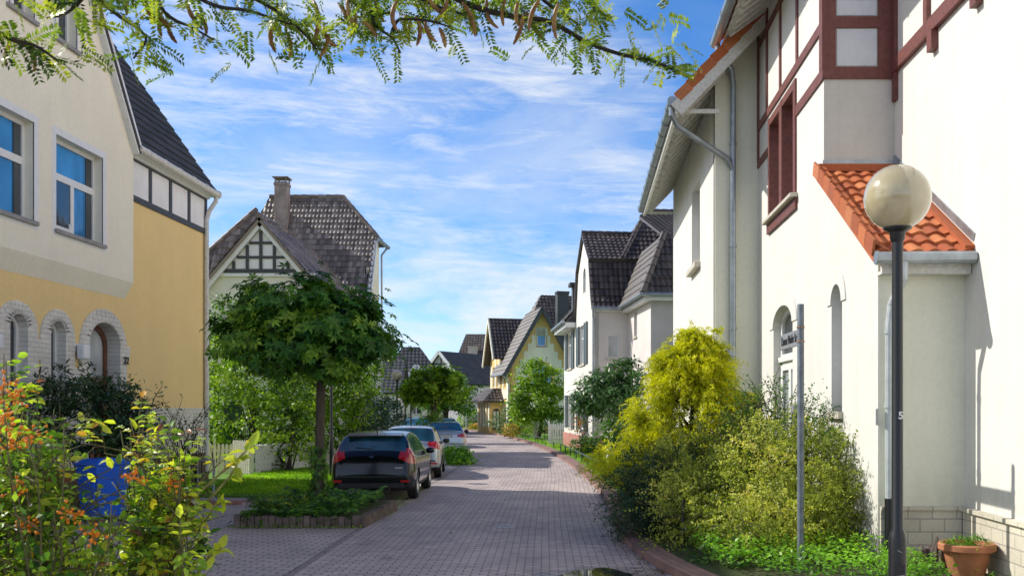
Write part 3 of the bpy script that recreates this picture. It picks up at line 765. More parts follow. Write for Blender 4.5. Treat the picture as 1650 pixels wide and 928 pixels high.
for z in (7.55, 8.08): tm.fbox(ft, ax-hw(z)+.02, ax+hw(z)-.02, z-.05, z+.05, .02, .055)
for x in (ax-1.0, ax-.5, ax, ax+.5, ax+1.0):
    top = az-.14-abs(x-ax)*1.17
    if x == ax: top = az - .2
    if top > zb+.15: tm.fbox(ft, x-.055, x+.055, zb+.1, top, .02, .058)
obj('timber_frame', tm, DARKT, H2)
vb = MB()
for s in (-1, 1): vb.beam((ax+s*2.35, 35.86, az+.08-2.35*1.17), (ax, 35.86, az+.1), .1, .26, Vector((s*1.17, 0, 1)))
vb.box(ax-2.0, ax+2.0, 35.92, 35.985, zb-.18, zb-.06); obj('bargeboard', vb, WPAINT, H2)
r = MB()
tile_roof(r, [(-9.45, 35.75, 6.15), (-9.45, 42.5, 6.15), (ax, 42.5, 9.0), (ax, 35.75, 9.0)], .30, .175, .028, .036)
tile_roof(r, [(-14.35, 35.75, 6.15), (-14.35, 42.5, 6.15), (ax, 42.5, 9.0), (ax, 35.75, 9.0)], .30, .175, .028, .036)
tile_roof(r, [(-16.2, 36.7, 6.0), (-9.9, 36.7, 6.0), (-12.92, 38.5, 9.82)], .30, .175, .028, .036)
r.poly([(-9.9, 36.7, 6.0), (-9.9, 42, 6.0), (-12.92, 42, 9.8), (-12.92, 38.5, 9.8)], .1)
r.poly([(-16.2, 36.7, 6.0), (-12.92, 38.5, 9.8), (-12.92, 43, 9.8), (-16.2, 43, 6.0)], .1)
wr = obj('wing_roof', r, BTILE, H2)
k = MB(); ridge_caps(k, (ax, 35.75, 9.03), (ax, 40, 9.03)); obj('ridge', k, BTILE, wr); k = MB(); ridge_caps(k, (-16.2, 36.7, 6.03), (-12.92, 38.5, 9.85)); obj('ridge', k, BTILE, wr)
sk = MB().box(-14.0, -13.6, 37.0, 37.2, 7.0, 7.4); obj('skylight', sk, ZINC, wr)
# ------------------------------------------------------------------ right house (white, half-timbered)
AX, BX, CX = 3.63, 4.70, 2.74; Y1, Y2, YC = 14.7, 12.0, 20.2
H3 = thing('half_timbered_house', 'large white house with red-brown half-timbering and an orange tiled porch roof on the right', 'house', (AX+2, 15, 0))
fa = FR((AX, 0, 0), (0, 1, 0), (-1, 0, 0)); fbk = FR((BX, 0, 0), (0, 1, 0), (-1, 0, 0)); fc = FR((CX, 0, 0), (0, 1, 0), (-1, 0, 0))
ff1 = FR((0, Y1, 0), (1, 0, 0), (0, -1, 0)); ff2 = FR((0, Y2, 0), (1, 0, 0), (0, -1, 0)); ffc = FR((0, YC, 0), (1, 0, 0), (0, -1, 0))
dor, slit, win = (16.9, 18.6, .7, 3.5, .36), (13.67, 14.25, 1.95, 3.5, .27), (16.57, 19.0, 5.62, 7.6)
m = MB().wall(fa, [(Y2+.006, .10), (YC-.004, .10), (YC-.004, 9.9), (Y1+.006, 9.9), (Y1+.006, 5.40), (Y2+.006, 3.78)], [arch(*dor), arch(*slit), rect(*win)], .36, .3)
obj('street_wall', m, WHITE, H3)
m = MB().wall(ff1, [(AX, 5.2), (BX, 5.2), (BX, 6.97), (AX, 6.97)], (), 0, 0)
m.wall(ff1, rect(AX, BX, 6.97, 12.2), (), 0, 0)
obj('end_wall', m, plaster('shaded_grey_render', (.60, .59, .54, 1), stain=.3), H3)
m = MB().wall(ff2, [(AX+.01, .77), (BX, .77), (BX, 3.9), (AX+.01, 3.9)], (), 0, .2)
obj('porch_wall', m, SHADEW, H3)
m = MB().wall(fbk, [(2, .77), (Y2, .77), (Y1, .77), (Y1, 12.2), (2, 12.2)], (), 0, .3); m.box(BX+.3, 12, 2, 2.3, 0, 12); m.box(BX+.3, 12, 28, 28.3, 0, 9)
m.box(11.7, 12, 2.3, 28, 0, 9); obj('side_wall', m, WHITE, H3)
obj('plinth', MB().box(AX+.02, BX-.06, Y2-.05, Y2+.2, -.1, .75).box(AX+.02, BX-.06, Y2-.08, Y2-.001, .75, .79), CBRICK, H3)
pl = MB().box(BX-.05, BX+.2, 2, Y2-.05, -.1, .74); pl.box(BX-.09, BX+.2, 2, Y2-.08, .742, .79); obj('plinth', pl, CBRICKY, H3)
# wing beyond, nearer the street
m = MB().wall(fc, [(YC+.01, 0), (29.7, 0), (29.7, 8.97), (YC+.01, 8.97)], [rect(22.9, 24.6, 5.45, 7.45)], .3, .3)
m.box(CX+.3, 12, 29.4, 29.7, 0, 9); obj('wing_wall', m, WHITE, H3)
m = MB().wall(ffc, [(CX, 0), (AX+.35, 0), (AX+.35, 10.2), (AX+.01, 9.85), (CX, 8.95)], (), 0, .3)
obj('wing_end_wall', m, SHADEW, H3)
obj('pilaster', MB().box(CX-.02, CX+.36, YC-.07, YC-.001, 0, 8.88), SHADEW, H3)
wn = window(H3, fc, (22.9, 24.6, 5.45, 7.45), WPAINT, GL_NET, .22, .08, bars_v=[(23.75, .1)])
obj('sill', MB().box(CX-.14, CX+.05, 22.8, 24.7, 5.30, 5.44), SILLC, wn, bevel=.02)
# timber framing
tA = MB(); z0, z1, z2, z3 = 6.95, 7.70, 9.38, 9.8
def tim(frm, a, b, c, d, pr=.03): tA.fbox(frm, a, b, c, d, 0, pr)
tim(fa, Y1-.03, win[0]-.02, z0, z0+.17); tim(fa, win[1]+.02, YC, z0, z0+.14)
tim(fa, Y1+.17, YC-.12, z1, z1+.15, .034); tim(fa, Y1+.17, YC-.12, z2, z2+.13, .034)
tim(fa, Y1-.03, Y1+.17, z0+.17, 9.85, .036); tim(fa, YC-.12, YC, z0+.14, 9.85, .036)
for y in (16.5, 17.9, 19.2): tim(fa, y-.06, y+.06, z1+.15, z2, .03); tim(fa, y-.06, y+.06, z2+.13, 9.85, .03)
obj('timber_frame', tA, BROWN, H3)
tA = MB()
tim(ff1, AX-.03, AX+.17, z0, 11.5, .036); tim(ff1, BX-.26, BX-.04, z0, 11.5, .036); tim(ff1, AX+.17, BX-.26, z0, z0+.18)
for z in (7.72, 8.62): tim(ff1, AX+.17, BX-.26, z, z+.17)
obj('corner_timber', tA, BROWN, H3)
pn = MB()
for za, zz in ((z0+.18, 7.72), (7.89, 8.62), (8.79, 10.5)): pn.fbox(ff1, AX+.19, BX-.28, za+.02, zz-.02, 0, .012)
obj('infill_panel', pn, PSHADE, H3)
tA = MB(); zb = 7.02
tim(fbk, 6, Y1, zb, zb+.2, .07); tim(fbk, 6, Y1, 8.45, 8.6, .06); tim(fbk, Y1-.16, Y1-.02, zb-.42, zb, .055); tim(fbk, Y1-.14, Y1-.02, zb+.2, 10.5, .06)
for y in (13.25, 11.8, 10.4, 9): tim(fbk, y-.07, y+.07, zb+.2, 8.45, .06)
for y in (13.0, 11.55, 10.1): tim(fbk, y-.09, y+.09, zb-.26, zb, .09)
obj('side_timber', tA, BROWN, H3)
# brown casement window
wf = MB(); rc = FR((AX-.05, 0, 0), (0, 1, 0), (-1, 0, 0)); a, b, c, d = win
for q in ((a, a+.16, c, d), (b-.14, b, c, d), ((a+b)/2-.1, (a+b)/2+.14, c, d)): wf.fbox(fa, q[0], q[1], q[2], q[3], -.22, .035)
wf.fbox(fa, a-.06, b+.06, c-.24, c-.05, 0, .05); wf.fbox(fa, a+.16, b-.14, d-.14, d, -.2, .03)
wo = obj('window', wf, BROWN, H3)
ws = MB()
for (p, q) in ((a+.16, (a+b)/2-.1), ((a+b)/2+.14, b-.14)):
    for r in ((p, p+.07, c, d-.14), (q-.07, q, c, d-.14), (p+.07, q-.07, c, c+.07), (p+.07, q-.07, d-.21, d-.14), (p+.07, q-.07, 6.9, 6.96)): ws.fbox(fa, *r, -.30, -.24)
obj('sash', ws, WPAINT, wo)
obj('pane', MB().add([(AX+.28, a+.1, c), (AX+.28, b-.1, c), (AX+.28, b-.1, d), (AX+.28, a+.1, d)], [(0, 1, 2, 3)]), GL_NET, wo)
obj('sill', MB().fbox(fa, a-.1, b+.1, c-.05, c+.02, -.2, .14), SILLC, wo, bevel=.012)
# arched door with fanlight
dw = MB(); y0, y1, zz0, zs, ri = dor; dfr = FR((AX+.13, 0, 0), (0, 1, 0), (-1, 0, 0))
dw.wall(dfr, arch(y0, y1, zz0, zs, ri), [arch(y0+.16, y1-.16, 3.0, zs, ri-.12), rect(y0+.22, (y0+y1)/2-.1, 1.3, 2.7), rect((y0+y1)/2+.1, y1-.22, 1.3, 2.7)], .06, .08)
dw.fbox(dfr, y0, y1, 2.86, 2.95, 0, .05)
do = obj('door', dw, WPAINT, H3)
obj('fanlight', MB().add([Vector((AX+.18, p, q)) for p, q in arch(y0+.12, y1-.12, 2.98, zs, ri-.1)], [list(range(13))]), GL_DARK, do)
gp = MB(); gp.add([(AX+.18, y0+.2, 1.25), (AX+.18, y1-.2, 1.25), (AX+.18, y1-.2, 2.75), (AX+.18, y0+.2, 2.75)], [(0, 1, 2, 3)])
obj('pane', gp, GL_NET, do)
def hood(op, wd, name='arch_moulding'):
    y0, y1, zz, zs, ri = op; n = 12; k = MB(); c = (y0+y1)/2; w = (y1-y0)/2
    o = [(c + (w+wd)*math.cos(PI*i/n), zs + (ri+wd)*math.sin(PI*i/n)) for i in range(n+1)]; inn = [(c + w*math.cos(PI*i/n), zs + ri*math.sin(PI*i/n)) for i in range(n+1)]
    k.wall(FR((AX-.02, 0, 0), (0, 1, 0), (-1, 0, 0)), o + inn[::-1], (), .02, .025); return obj(name, k, WHITE, H3)
hood(dor, .36); hood(slit, .22)
sg = MB().add([Vector((AX+.2, p, q)) for p, q in arch(slit[0], slit[1], slit[2], slit[3], slit[4])], [list(range(13))]); so = obj('window', sg, GL_NET, H3, label='tall narrow arched window slit')
obj('sill', MB().fbox(fa, slit[0]-.06, slit[1]+.06, slit[2]-.1, slit[2], -.2, .07), SILLC, so)
# porch roof
e0, e1 = Vector((AX-.13, Y2-.28, 3.84)), Vector((BX, Y2-.28, 3.84)); rt = 5.56
r = MB(); tile_roof(r, [e0, e1, (BX, Y1, rt), (AX-.13, Y1, rt)], .31, .205, .036, .042, 6, .08)
pr = obj('porch_roof', r, OTILE, H3)
k = MB(); n = 10
for i in range(n):
    p = Vector((AX-.145, Y2-.3, 3.90)).lerp(Vector((AX-.145, Y1, rt+.04)), i/n); q = Vector((AX-.145, Y2-.3, 3.90)).lerp(Vector((AX-.145, Y1, rt+.04)), (i+1.06)/n)
    k.beam(p + Vector((0, 0, .02)), q, .03, .2, (0, -.53, .85)); k.beam(p + Vector((.06, 0, .075)), q + Vector((.06, 0, .055)), .13, .03, (0, -.53, .85))
obj('verge_tile', k, OTILE, pr)
k = MB(); k.beam((BX-.05, Y2-.3, 3.93), (BX-.05, Y1, rt+.08), .13, .05, (0, -.53, .85)); obj('abutment_tile', k, OTILE, pr)
k = MB(); k.beam((BX-.012, Y2-.3, 4.05), (BX-.012, Y1, rt+.2), .022, .1, (0, -.53, .85)); k.box(AX-.02, BX, Y1-.03, Y1-.004, rt+.08, rt+.17); obj('flashing', k, ZINC, pr)
k = MB(); k.box(AX-.1, BX-.01, Y1-.12, Y1-.01, rt-.02, rt+.09); obj('ridge_tile', k, OTILE, pr)
k = MB(); k.box(AX-.02, BX-.01, Y2-.22, Y2-.16, 3.62, 3.80); k.box(AX-.02, BX-.01, Y2-.16, Y2-.001, 3.62, 3.66); obj('eave_board', k, OLDW, pr)
k = MB().tube([(AX-.12, Y2-.36, 3.79), (BX-.02, Y2-.36, 3.80)], .075, 12); k.tube([(AX-.14, Y2-.36, 3.79), (AX-.11, Y2-.36, 3.79)], .085, 12); obj('gutter', k, ZINC, H3)
k = MB().tube([(AX+.2, Y2-.36, 3.74), (AX+.2, Y2-.36, 3.55), (AX+.12, Y2-.14, 3.25), (AX+.10, Y2-.12, 3.0), (AX+.10, Y2-.12, .85)], .052, 12)
for z in (2.9, 2.0): k.tube([(AX+.10, Y2-.12, z), (AX+.10, Y2-.12, z+.06)], .062, 12)
obj('downpipe', k, simple('pale_zinc', (.50, .54, .55, 1), .5, metal=.3), H3)
obj('downpipe_foot', MB().tube([(AX+.10, Y2-.13, .9), (AX+.10, Y2-.13, .1)], .06, 12), BLACKP, H3)
# main roof overhang and gutter
gx, gzz = 2.75, 9.48
k = MB(); k.poly([(gx+.05, Y1-.6, gzz), (gx+.05, 19.95, gzz), (AX+2.2, 19.95, gzz+3.0), (AX+2.2, Y1-.6, gzz+3.0)], .1)
tile_roof(k, [(gx, Y1-.6, gzz+.06), (gx, 19.95, gzz+.06), (AX+2.2, 19.95, gzz+3.06), (AX+2.2, Y1-.6, gzz+3.06)], .36, .25, .045, .05, 4, 0)
obj('roof', k, OTILE, H3)
k = MB()
for i, y in enumerate(np.arange(Y1-.5, 19.9, .36)): k.beam((gx+.12, y, gzz-.09), (AX+.3, y, gzz+.68), .12, .15)
for i in range(7): k.beam((gx+.13+i*.145, Y1-.6, gzz-.02+i*.122), (gx+.13+i*.145, 19.93, gzz-.02+i*.122), .12, .02, (-.64, 0, .77))
obj('soffit', k, OLDW, H3)
k = MB().tube([(gx-.05, Y1-.7, gzz+.02), (gx-.05, 20.0, gzz-.02)], .10, 12)
for y in np.arange(Y1, 20, .75): k.tube([(gx-.05, y, gzz+.0), (gx-.05, y+.05, gzz)], .11, 12)
obj('gutter', k, ZINC, H3)
px = AX - .55
k = MB().tube([(gx-.02, 19.86, gzz-.06), (gx-.0, 19.86, gzz-.28), (gx+.28, 19.95, gzz-.55), (px, 20.03, gzz-.85), (px, 20.05, gzz-1.2), (px, 20.05, .2)], .062, 12)
for z in (1.5, 3.6, 5.3, 7.4): k.tube([(px, 20.05, z), (px, 20.05, z+.06)], .074, 12)
obj('downpipe', k, ZINC, H3)
# wing roof: eave, boarded soffit, gutter, verge
wx, wz = 1.86, 8.12; wy0, wy1 = 19.55, 30.0; sl = 1.04
k = MB(); tile_roof(k, [(wx, wy0, wz), (wx, wy1, wz), (CX+3.4, wy1, wz+(CX+3.4-wx)*sl), (CX+3.4, wy0, wz+(CX+3.4-wx)*sl)], .36, .25, .045, .05, 4, .04)
wr = obj('wing_roof', k, OTILE, H3)
k = MB(); n = 12
for i in range(n):
    a_ = Vector((wx+.02, wy0-.03, wz+.06)).lerp(Vector((CX+2, wy0-.03, wz+.06+(CX+2-wx)*sl)), i/n); b_ = Vector((wx+.02, wy0-.03, wz+.06)).lerp(Vector((CX+2, wy0-.03, wz+.06+(CX+2-wx)*sl)), (i+1.05)/n)
    k.beam(a_ + Vector((0, 0, .03)), b_, .06, .2, (-.7, 0, .7))
obj('verge_tile', k, OTILE, wr)
k = MB(); k.beam((wx+.0, wy0-.02, wz-.16), (CX+2, wy0-.02, wz-.16+(CX+2-wx)*sl), .07, .30, (-.7, 0, .7)); k.box(wx-.02, wx+.05, wy0, wy1, wz-.22, wz-.0); obj('bargeboard', k, OLDW, wr)
k = MB()
for y in np.arange(wy0+.35, wy1, .62): k.beam((wx+.12, y, wz-.13), (CX+.1, y, wz+.76), .12, .16)
for i in range(7): k.beam((wx+.13+i*.135, wy0+.1, wz-.02+i*.14), (wx+.13+i*.135, wy1, wz-.02+i*.14), .13, .02, (-.7, 0, .7))
for y in (wy0+.1, wy1-.1): k.box(wx+.1, CX, y, y+.05, wz-.18, wz-.1)
k.poly([(wx+.05, wy0+.02, wz-.07), (wx+.05, YC-.01, wz-.07), (CX+2, YC-.01, wz-.07+(CX+1.95-wx)*sl), (CX+2, wy0+.02, wz-.07+(CX+1.95-wx)*sl)], .03)
obj('soffit', k, OLDW, H3)
k = MB().tube([(wx-.08, wy0-.05, wz+.02), (wx-.08, wy1+.05, wz-.02)], .10, 12)
for y in np.arange(wy0+.4, wy1, .9): k.tube([(wx-.08, y, wz), (wx-.08, y+.05, wz)], .112, 12)
obj('gutter', k, ZINC, H3)
k = MB().tube([(wx-.08, wy0+.1, wz-.05), (wx-.08, wy0+.1, wz-.22), (wx+.05, wy0+.18, wz-.42), (px-.12, 20.0, wz-1.02), (px, 20.05, wz-1.25), (px, 20.05, wz-1.6)], .06, 12); obj('swan_neck_pipe', k, ZINC, H3)
# ------------------------------------------------------------------ pinkish-white house (own frame: x away from the street, y along it)
H4 = thing('mansard_house', 'pinkish white house with dark tiled mansard roof, grey shutters and red plinth', 'house', (.42, 39.06, 0), math.radians(-7.4)*-1)
L = dict(local=True)
f4 = FR((0, 0, 0), (0, 1, 0), (-1, 0, 0)); f4n = FR((0, 0, 0), (1, 0, 0), (0, -1, 0)); fw4 = FR((1.4, 0, 0), (0, 1, 0), (-1, 0, 0)); fw4n = FR((0, -4.6, 0), (1, 0, 0), (0, -1, 0))
hs = [rect(2.7, 4.5, 3.9, 5.6), rect(7.4, 9.2, 3.9, 5.6), rect(2.7, 4.5, 1.05, 2.6), rect(7.4, 9.2, 1.05, 2.6), arch(2.5, 3.35, 6.95, 7.65, .36)]
m = MB().wall(f4, [(0, 0), (10.9, 0), (10.9, 6.0), (5.77, 6.0), (5.05, 8.0), (2.9, 9.4), (.75, 8.0), (0, 6.1)], hs, .15, .2)
m.box(.2, 9, 10.7, 10.9, 0, 6); obj('street_wall', m, WHITE, H4, **L)
m = MB().wall(f4n, rect(.01, 1.6, 0, 6.1), [rect(.55, 1.0, 4.0, 4.95)], .12, .15); m.wall(fw4, rect(-4.59, 0, 0, 6.1), [rect(-1.9, -1.3, 4.75, 5.7)], .12, .15); obj('side_wall', m, PINKW, H4, **L)
m = MB().wall(fw4n, rect(1.41, 8, 0, 6.1), [rect(3.2, 4.2, 3.9, 5.2)], .12, .2); obj('wing_wall', m, MAUVE, H4, **L)
m = MB().box(-.05, .3, -.06, 10.95, -.1, .78); m.box(.3, 1.38, -.06, .2, -.1, .78); m.box(1.34, 1.6, -4.66, -.06, -.1, .78); obj('plinth', m, PINKP, H4, **L)
for i, h in enumerate(hs[:4]):
    a, b, c, d = h[0][0], h[1][0], h[0][1], h[2][1]
    wo = window(H4, f4, (a, b, c, d), WPAINT, GL_NET if i != 2 else GL_DARK, .08, .07, bars_v=[((a+b)/2, .09)], bars_h=[(c+(d-c)*.68, .06)], local=True, sill=SILLC)
    for (p, q) in ((a-.92, a-.03), (b+.03, b+.92)):
        s = MB(); s.fbox(f4, p, q, c-.03, d+.03, .015, .05)
        for z in np.arange(c+.08, d-.06, .11): s.fbox(f4, p+.1, q-.1, z, z+.06, .05, .066)
        s.fbox(f4, p, p+.09, c-.03, d+.03, .05, .068); s.fbox(f4, q-.09, q, c-.03, d+.03, .05, .068)
        obj('shutter', s, SHUT, wo, local=True)
window(H4, f4, (2.5, 3.35, 6.95, 7.65), WPAINT, GL_DARK, .08, .06, arched=.34, local=True)
window(H4, f4n, (.55, 1.0, 4.0, 4.95), WPAINT, GL_NET, .06, .05, local=True, sill=SILLC)
window(H4, fw4, (-1.9, -1.3, 4.75, 5.7), WPAINT, GL_DARK, .08, .05, local=True, sill=SILLC)
window(H4, fw4n, (3.2, 4.2, 3.9, 5.2), WPAINT, GL_DARK, .08, .06, local=True)
r = MB(); kw = dict(pitch=.31, colw=.205, amp=.036, step=.045)
tile_roof(r, [(-.12, -.25, 5.98), (2.2, -.25, 5.98), (2.2, .15, 6.55), (-.12, .15, 6.55)], **kw)
tile_roof(r, [(-.12, .13, 6.5), (2.3, .13, 6.5), (2.3, .78, 8.08), (-.12, .78, 8.08)], **kw)
tile_roof(r, [(-.12, .62, 8.05), (9, .62, 8.05), (9, 2.95, 9.5), (-.12, 2.95, 9.5)], **kw)
r.poly([(-.12, 2.95, 9.5), (9, 2.95, 9.5), (9, 5.1, 8.05), (-.12, 5.1, 8.05)][::-1], .1); r.poly([(-.12, 5.05, 8.08), (9, 5.05, 8.08), (9, 6.0, 5.9), (-.12, 6.0, 5.9)][::-1], .1)
tile_roof(r, [(1.3, .75, 8.1), (9.5, .75, 8.1), (9.5, 3.1, 10.55), (2.75, 3.1, 10.55)], **kw)
tile_roof(r, [(1.3, 5.4, 8.1), (1.3, .75, 8.1), (2.75, 3.1, 10.55)], **kw)
r.poly([(2.75, 3.1, 10.55), (9.5, 3.1, 10.55), (9.5, 5.4, 8.1), (1.3, 5.4, 8.1)][::-1], .08)
tile_roof(r, [(-.55, 5.9, 5.95), (-.55, 11.1, 5.95), (2.6, 11.1, 9.4), (2.6, 5.9, 9.4)], **kw)
rf = obj('roof', r, GTILE, H4, **L)
k = MB(); ridge_caps(k, (-.12, 2.95, 9.53), (2.4, 2.95, 9.53)); ridge_caps(k, (2.75, 3.1, 10.58), (9.5, 3.1, 10.58)); ridge_caps(k, (1.3, .75, 8.14), (2.75, 3.1, 10.6)); obj('ridge', k, GTILE, rf, **L)
r = MB()
tile_roof(r, [(1.05, .3, 6.02), (1.05, -4.95, 6.02), (1.35, -4.65, 6.7), (1.35, .3, 6.7)], **kw)
tile_roof(r, [(1.33, .3, 6.66), (1.33, -4.67, 6.66), (2.05, -3.95, 8.3), (2.05, .3, 8.3)], **kw)
tile_roof(r, [(1.05, -4.95, 6.02), (8.2, -4.95, 6.02), (8.2, -4.65, 6.7), (1.35, -4.65, 6.7)], **kw)
tile_roof(r, [(1.33, -4.67, 6.66), (8.2, -4.67, 6.66), (8.2, -3.95, 8.3), (2.05, -3.95, 8.3)], **kw)
tile_roof(r, [(2.0, -4.0, 8.27), (8.2, -4.0, 8.27), (8.2, .8, 9.9), (2.0, .8, 9.9)], **kw)
wr = obj('wing_roof', r, GTILE, H4, **L)
k = MB(); ridge_caps(k, (1.05, -4.95, 6.05), (1.34, -4.66, 6.72), .12); ridge_caps(k, (1.34, -4.66, 6.72), (2.03, -3.97, 8.34), .12); obj('ridge', k, GTILE, wr, **L)
k = MB(); k.box(1.12, 1.45, -4.9, 0, 5.8, 6.0); k.box(1.45, 8.1, -4.9, -4.55, 5.8, 6.0); obj('eave_board', k, WPAINT, H4, **L); obj('eave_board', MB().box(0, 1.3, -.22, -.02, 5.85, 5.98), WPAINT, H4, **L); obj('eave_board', MB().box(-.5, -.02, 5.85, 11, 5.72, 5.93), WPAINT, H4, **L)
k = MB().tube([(1.0, .2, 6.0), (1.0, -5.0, 6.0)], .075, 8); k.tube([(1.0, -5.0, 6.0), (8.2, -5.0, 6.0)], .075, 8); k.tube([(-.1, -.3, 5.97), (1.0, -.3, 5.97)], .075, 8); obj('gutter', k, ZINC, H4, **L); obj('gutter', MB().tube([(-.6, 5.8, 5.95), (-.6, 11.1, 5.95)], .08, 8), ZINC, H4, **L)
k = MB().tube([(-.05, -.3, 5.95), (-.02, -.13, 5.6), (-.02, -.13, .2)], .065, 8); obj('downpipe', k, ZINC, H4, **L)
k = MB().box(-.3, .1, 5.7, 6.5, 7.6, 7.75); k.box(-.15, .3, 5.85, 6.4, 6.2, 7.6); obj('dormer', k, DARKT, H4, **L)

# ------------------------------------------------------------------ yellow house in the bend
H5 = thing('yellow_house', 'yellow house with stepped gable ornament, dark chimneys and tiled porch in the street bend', 'house', (-5.45, 72, 0), math.radians(14))
fs = FR((0, 0, 0), (0, 1, 0), (-1, 0, 0)); fg = FR((0, 0, 0), (1, 0, 0), (0, -1, 0))
hs = [rect(1.6, 2.5, 3.6, 5.2), rect(3.4, 4.3, 3.6, 5.2), rect(5.4, 6.2, 3.7, 5.3), rect(7.2, 8.0, 3.7, 5.3), rect(6.2, 7.0, 6.3, 7.3), rect(1.6, 2.5, .9, 2.5), rect(3.4, 4.3, .9, 2.5)]
m = MB().wall(fs, [(0, 0), (9.6, 0), (9.6, 5.6), (6.6, 8.9), (4.4, 6.3), (4.4, 5.1), (0, 5.1)], hs, .15, .2)
gw = 4.7; gcx = gw/2; hg = [rect(2.05, 2.75, 6.6, 7.9), arch(1.6, 3.2, 3.2, 4.6, .7)]
m.wall(fg, [(.01, 0), (gw, 0), (gw, 5.2), (gcx, 9.3), (.01, 5.2)], hg, .15, .2)
obj('wall', m, FOCH, H5, **L)
# pale fields between the ochre trim, the gable's field stepped
st = [(.45, .6)]; xs = [.45, .45, .75, .75, 1.05, 1.05, 1.35, 1.35, 1.65, 1.65]; zs = [.6, 5.0, 5.0, 5.6, 5.6, 6.2, 6.2, 6.8, 6.8, 7.4]
lp = list(zip(xs, zs)); outer = lp + [(2.0, 7.4), (2.0, 8.0), (gw-2.0, 8.0), (gw-2.0, 7.4)] + [(gw-x, z) for x, z in lp[::-1]]
m = MB().wall(FR((0, -.03, 0), (1, 0, 0), (0, -1, 0)), outer, [rect(1.95, 2.85, 6.5, 8.0-.02), arch(1.4, 3.4, 3.1, 4.6, .9)], .02, .025)
f5 = FR((-.03, 0, 0), (0, 1, 0), (-1, 0, 0))
for (a, b, c, d) in ((.4, 1.4, .9, 5.0), (2.7, 3.2, .9, 5.0), (4.5, 5.3, .9, 5.0), (1.4, 2.7, 2.7, 3.4), (3.2, 4.5, 2.7, 3.4), (4.7, 5.3, 3.4, 6.2), (6.4, 7.0, 3.4, 6.0), (8.3, 9.2, 3.4, 5.4)):
    m.wall(f5, rect(a, b, c, d), (), 0, .025)
obj('pale_field', m, FYEL, H5, **L)
for h in hs: window(H5, fs, (h[0][0], h[1][0], h[0][1], h[2][1]), WPAINT, GL_NET, .08, .08, bars_v=[((h[0][0]+h[1][0])/2, .08)], local=True)
window(H5, fg, (2.05, 2.75, 6.6, 7.9), WPAINT, GL_BLUE, .08, .07, bars_h=[(7.4, .06)], local=True, sill=STONE); window(H5, fg, (1.6, 3.2, 3.2, 4.6), WPAINT, GL_BLUE, .08, .09, arched=.66, local=True)
r = MB(); kw = dict(pitch=.38, colw=.28, amp=.045, step=.055, k=2)
oh = .5; hgt = lambda x: 9.45 - abs(x-gcx)*1.745
r_l = [(gcx, -.55, 9.45), (-oh, -.55, hgt(-oh)), (-oh, 6, hgt(-oh)), (gcx, 6, 9.45)]
tile_roof(r, [r_l[1], r_l[2], r_l[3], r_l[0]], **kw); tile_roof(r, [(gw+oh, -.55, hgt(-oh)), (gw+oh, 6, hgt(-oh)), (gcx, 6, 9.45), (gcx, -.55, 9.45)], **kw)
tile_roof(r, [(-.6, 3.9, 5.85), (8, 3.9, 5.85), (8, 6.6, 9.15), (-.6, 6.6, 9.15)], **kw); r.poly([(-.6, 6.6, 9.15), (8, 6.6, 9.15), (8, 9.8, 5.5), (-.6, 9.8, 5.5)][::-1], .1)
tile_roof(r, [(1.6, 3.5, 6.8), (12, 3.5, 6.8), (12, 7.2, 11.2), (3.8, 7.2, 11.2)], **kw); tile_roof(r, [(1.6, 10.5, 6.8), (1.6, 3.5, 6.8), (3.8, 7.2, 11.2)], **kw)
obj('roof', r, GTILE, H5, **L)
k = MB(); k.beam((gcx, -.6, 9.33), (-oh, -.6, hgt(-oh)-.12), .1, .28, (1, 0, 1)); k.beam((gcx, -.6, 9.33), (gw+oh, -.6, hgt(-oh)-.12), .1, .28, (-1, 0, 1)); obj('bargeboard', k, DARKT, H5, **L)
k = MB(); k.beam((-.62, 6.6, 9.05), (-.62, 3.9, 5.75), .1, .26, (0, 1, 1)); k.beam((-.62, 6.6, 9.05), (-.62, 9.8, 5.4), .1, .26, (0, -1, 1)); obj('bargeboard', k, PALEY, H5, **L)
k = MB().box(4.2, 5.1, 2.6, 3.4, 6.5, 11.0); k.box(4.15, 5.15, 2.55, 3.45, 10.85, 11.05); obj('chimney', k, CHIMD, H5, **L)
k = MB().box(7.6, 8.8, 6.2, 7.2, 9.5, 11.9); k.box(7.5, 8.9, 6.1, 7.3, 11.75, 11.95); obj('chimney', k, CHIMD, H5, **L)
k = MB().tube([(-oh-.05, -.5, hgt(-oh)), (-oh-.05, 5.2, hgt(-oh))], .09, 8); obj('gutter', k, ZINC, H5, **L); k = MB().tube([(-oh, -.4, hgt(-oh)-.1), (-.08, -.1, hgt(-oh)-.7), (-.08, -.1, .2)], .06, 8); obj('downpipe', k, ZINC, H5, **L)
# porch
px0, py0, py1 = -1.0, 3.0, 10.0; fp = FR((px0, 0, 0), (0, 1, 0), (-1, 0, 0)); fpn = FR((0, py0, 0), (1, 0, 0), (0, -1, 0))
m = MB().wall(fpn, rect(px0, -.04, 0, 2.6), [arch(-.82, -.22, .3, 1.6, .36)], .15, .2); m.wall(fp, rect(py0+.02, py1, 0, 2.6), [rect(3.7, 4.4, .9, 2.2), rect(5.2, 5.9, .9, 2.2), rect(6.7, 7.4, .9, 2.2), rect(8.2, 8.9, .9, 2.2)], .15, .2); po = obj('porch', m, FOCH, H5, **L)
k = MB()
for y in (3.1, 4.55, 6.05, 7.55, 9.1): k.fbox(fp, y, y+.5, .5, 2.4, .01, .07)
obj('pilaster', k, FYEL, po, **L)
obj('door', MB().add([Vector((a, py0+.1, b)) for a, b in arch(-.84, -.2, .28, 1.6, .38)], [list(range(13))]), DARKT, po, **L)
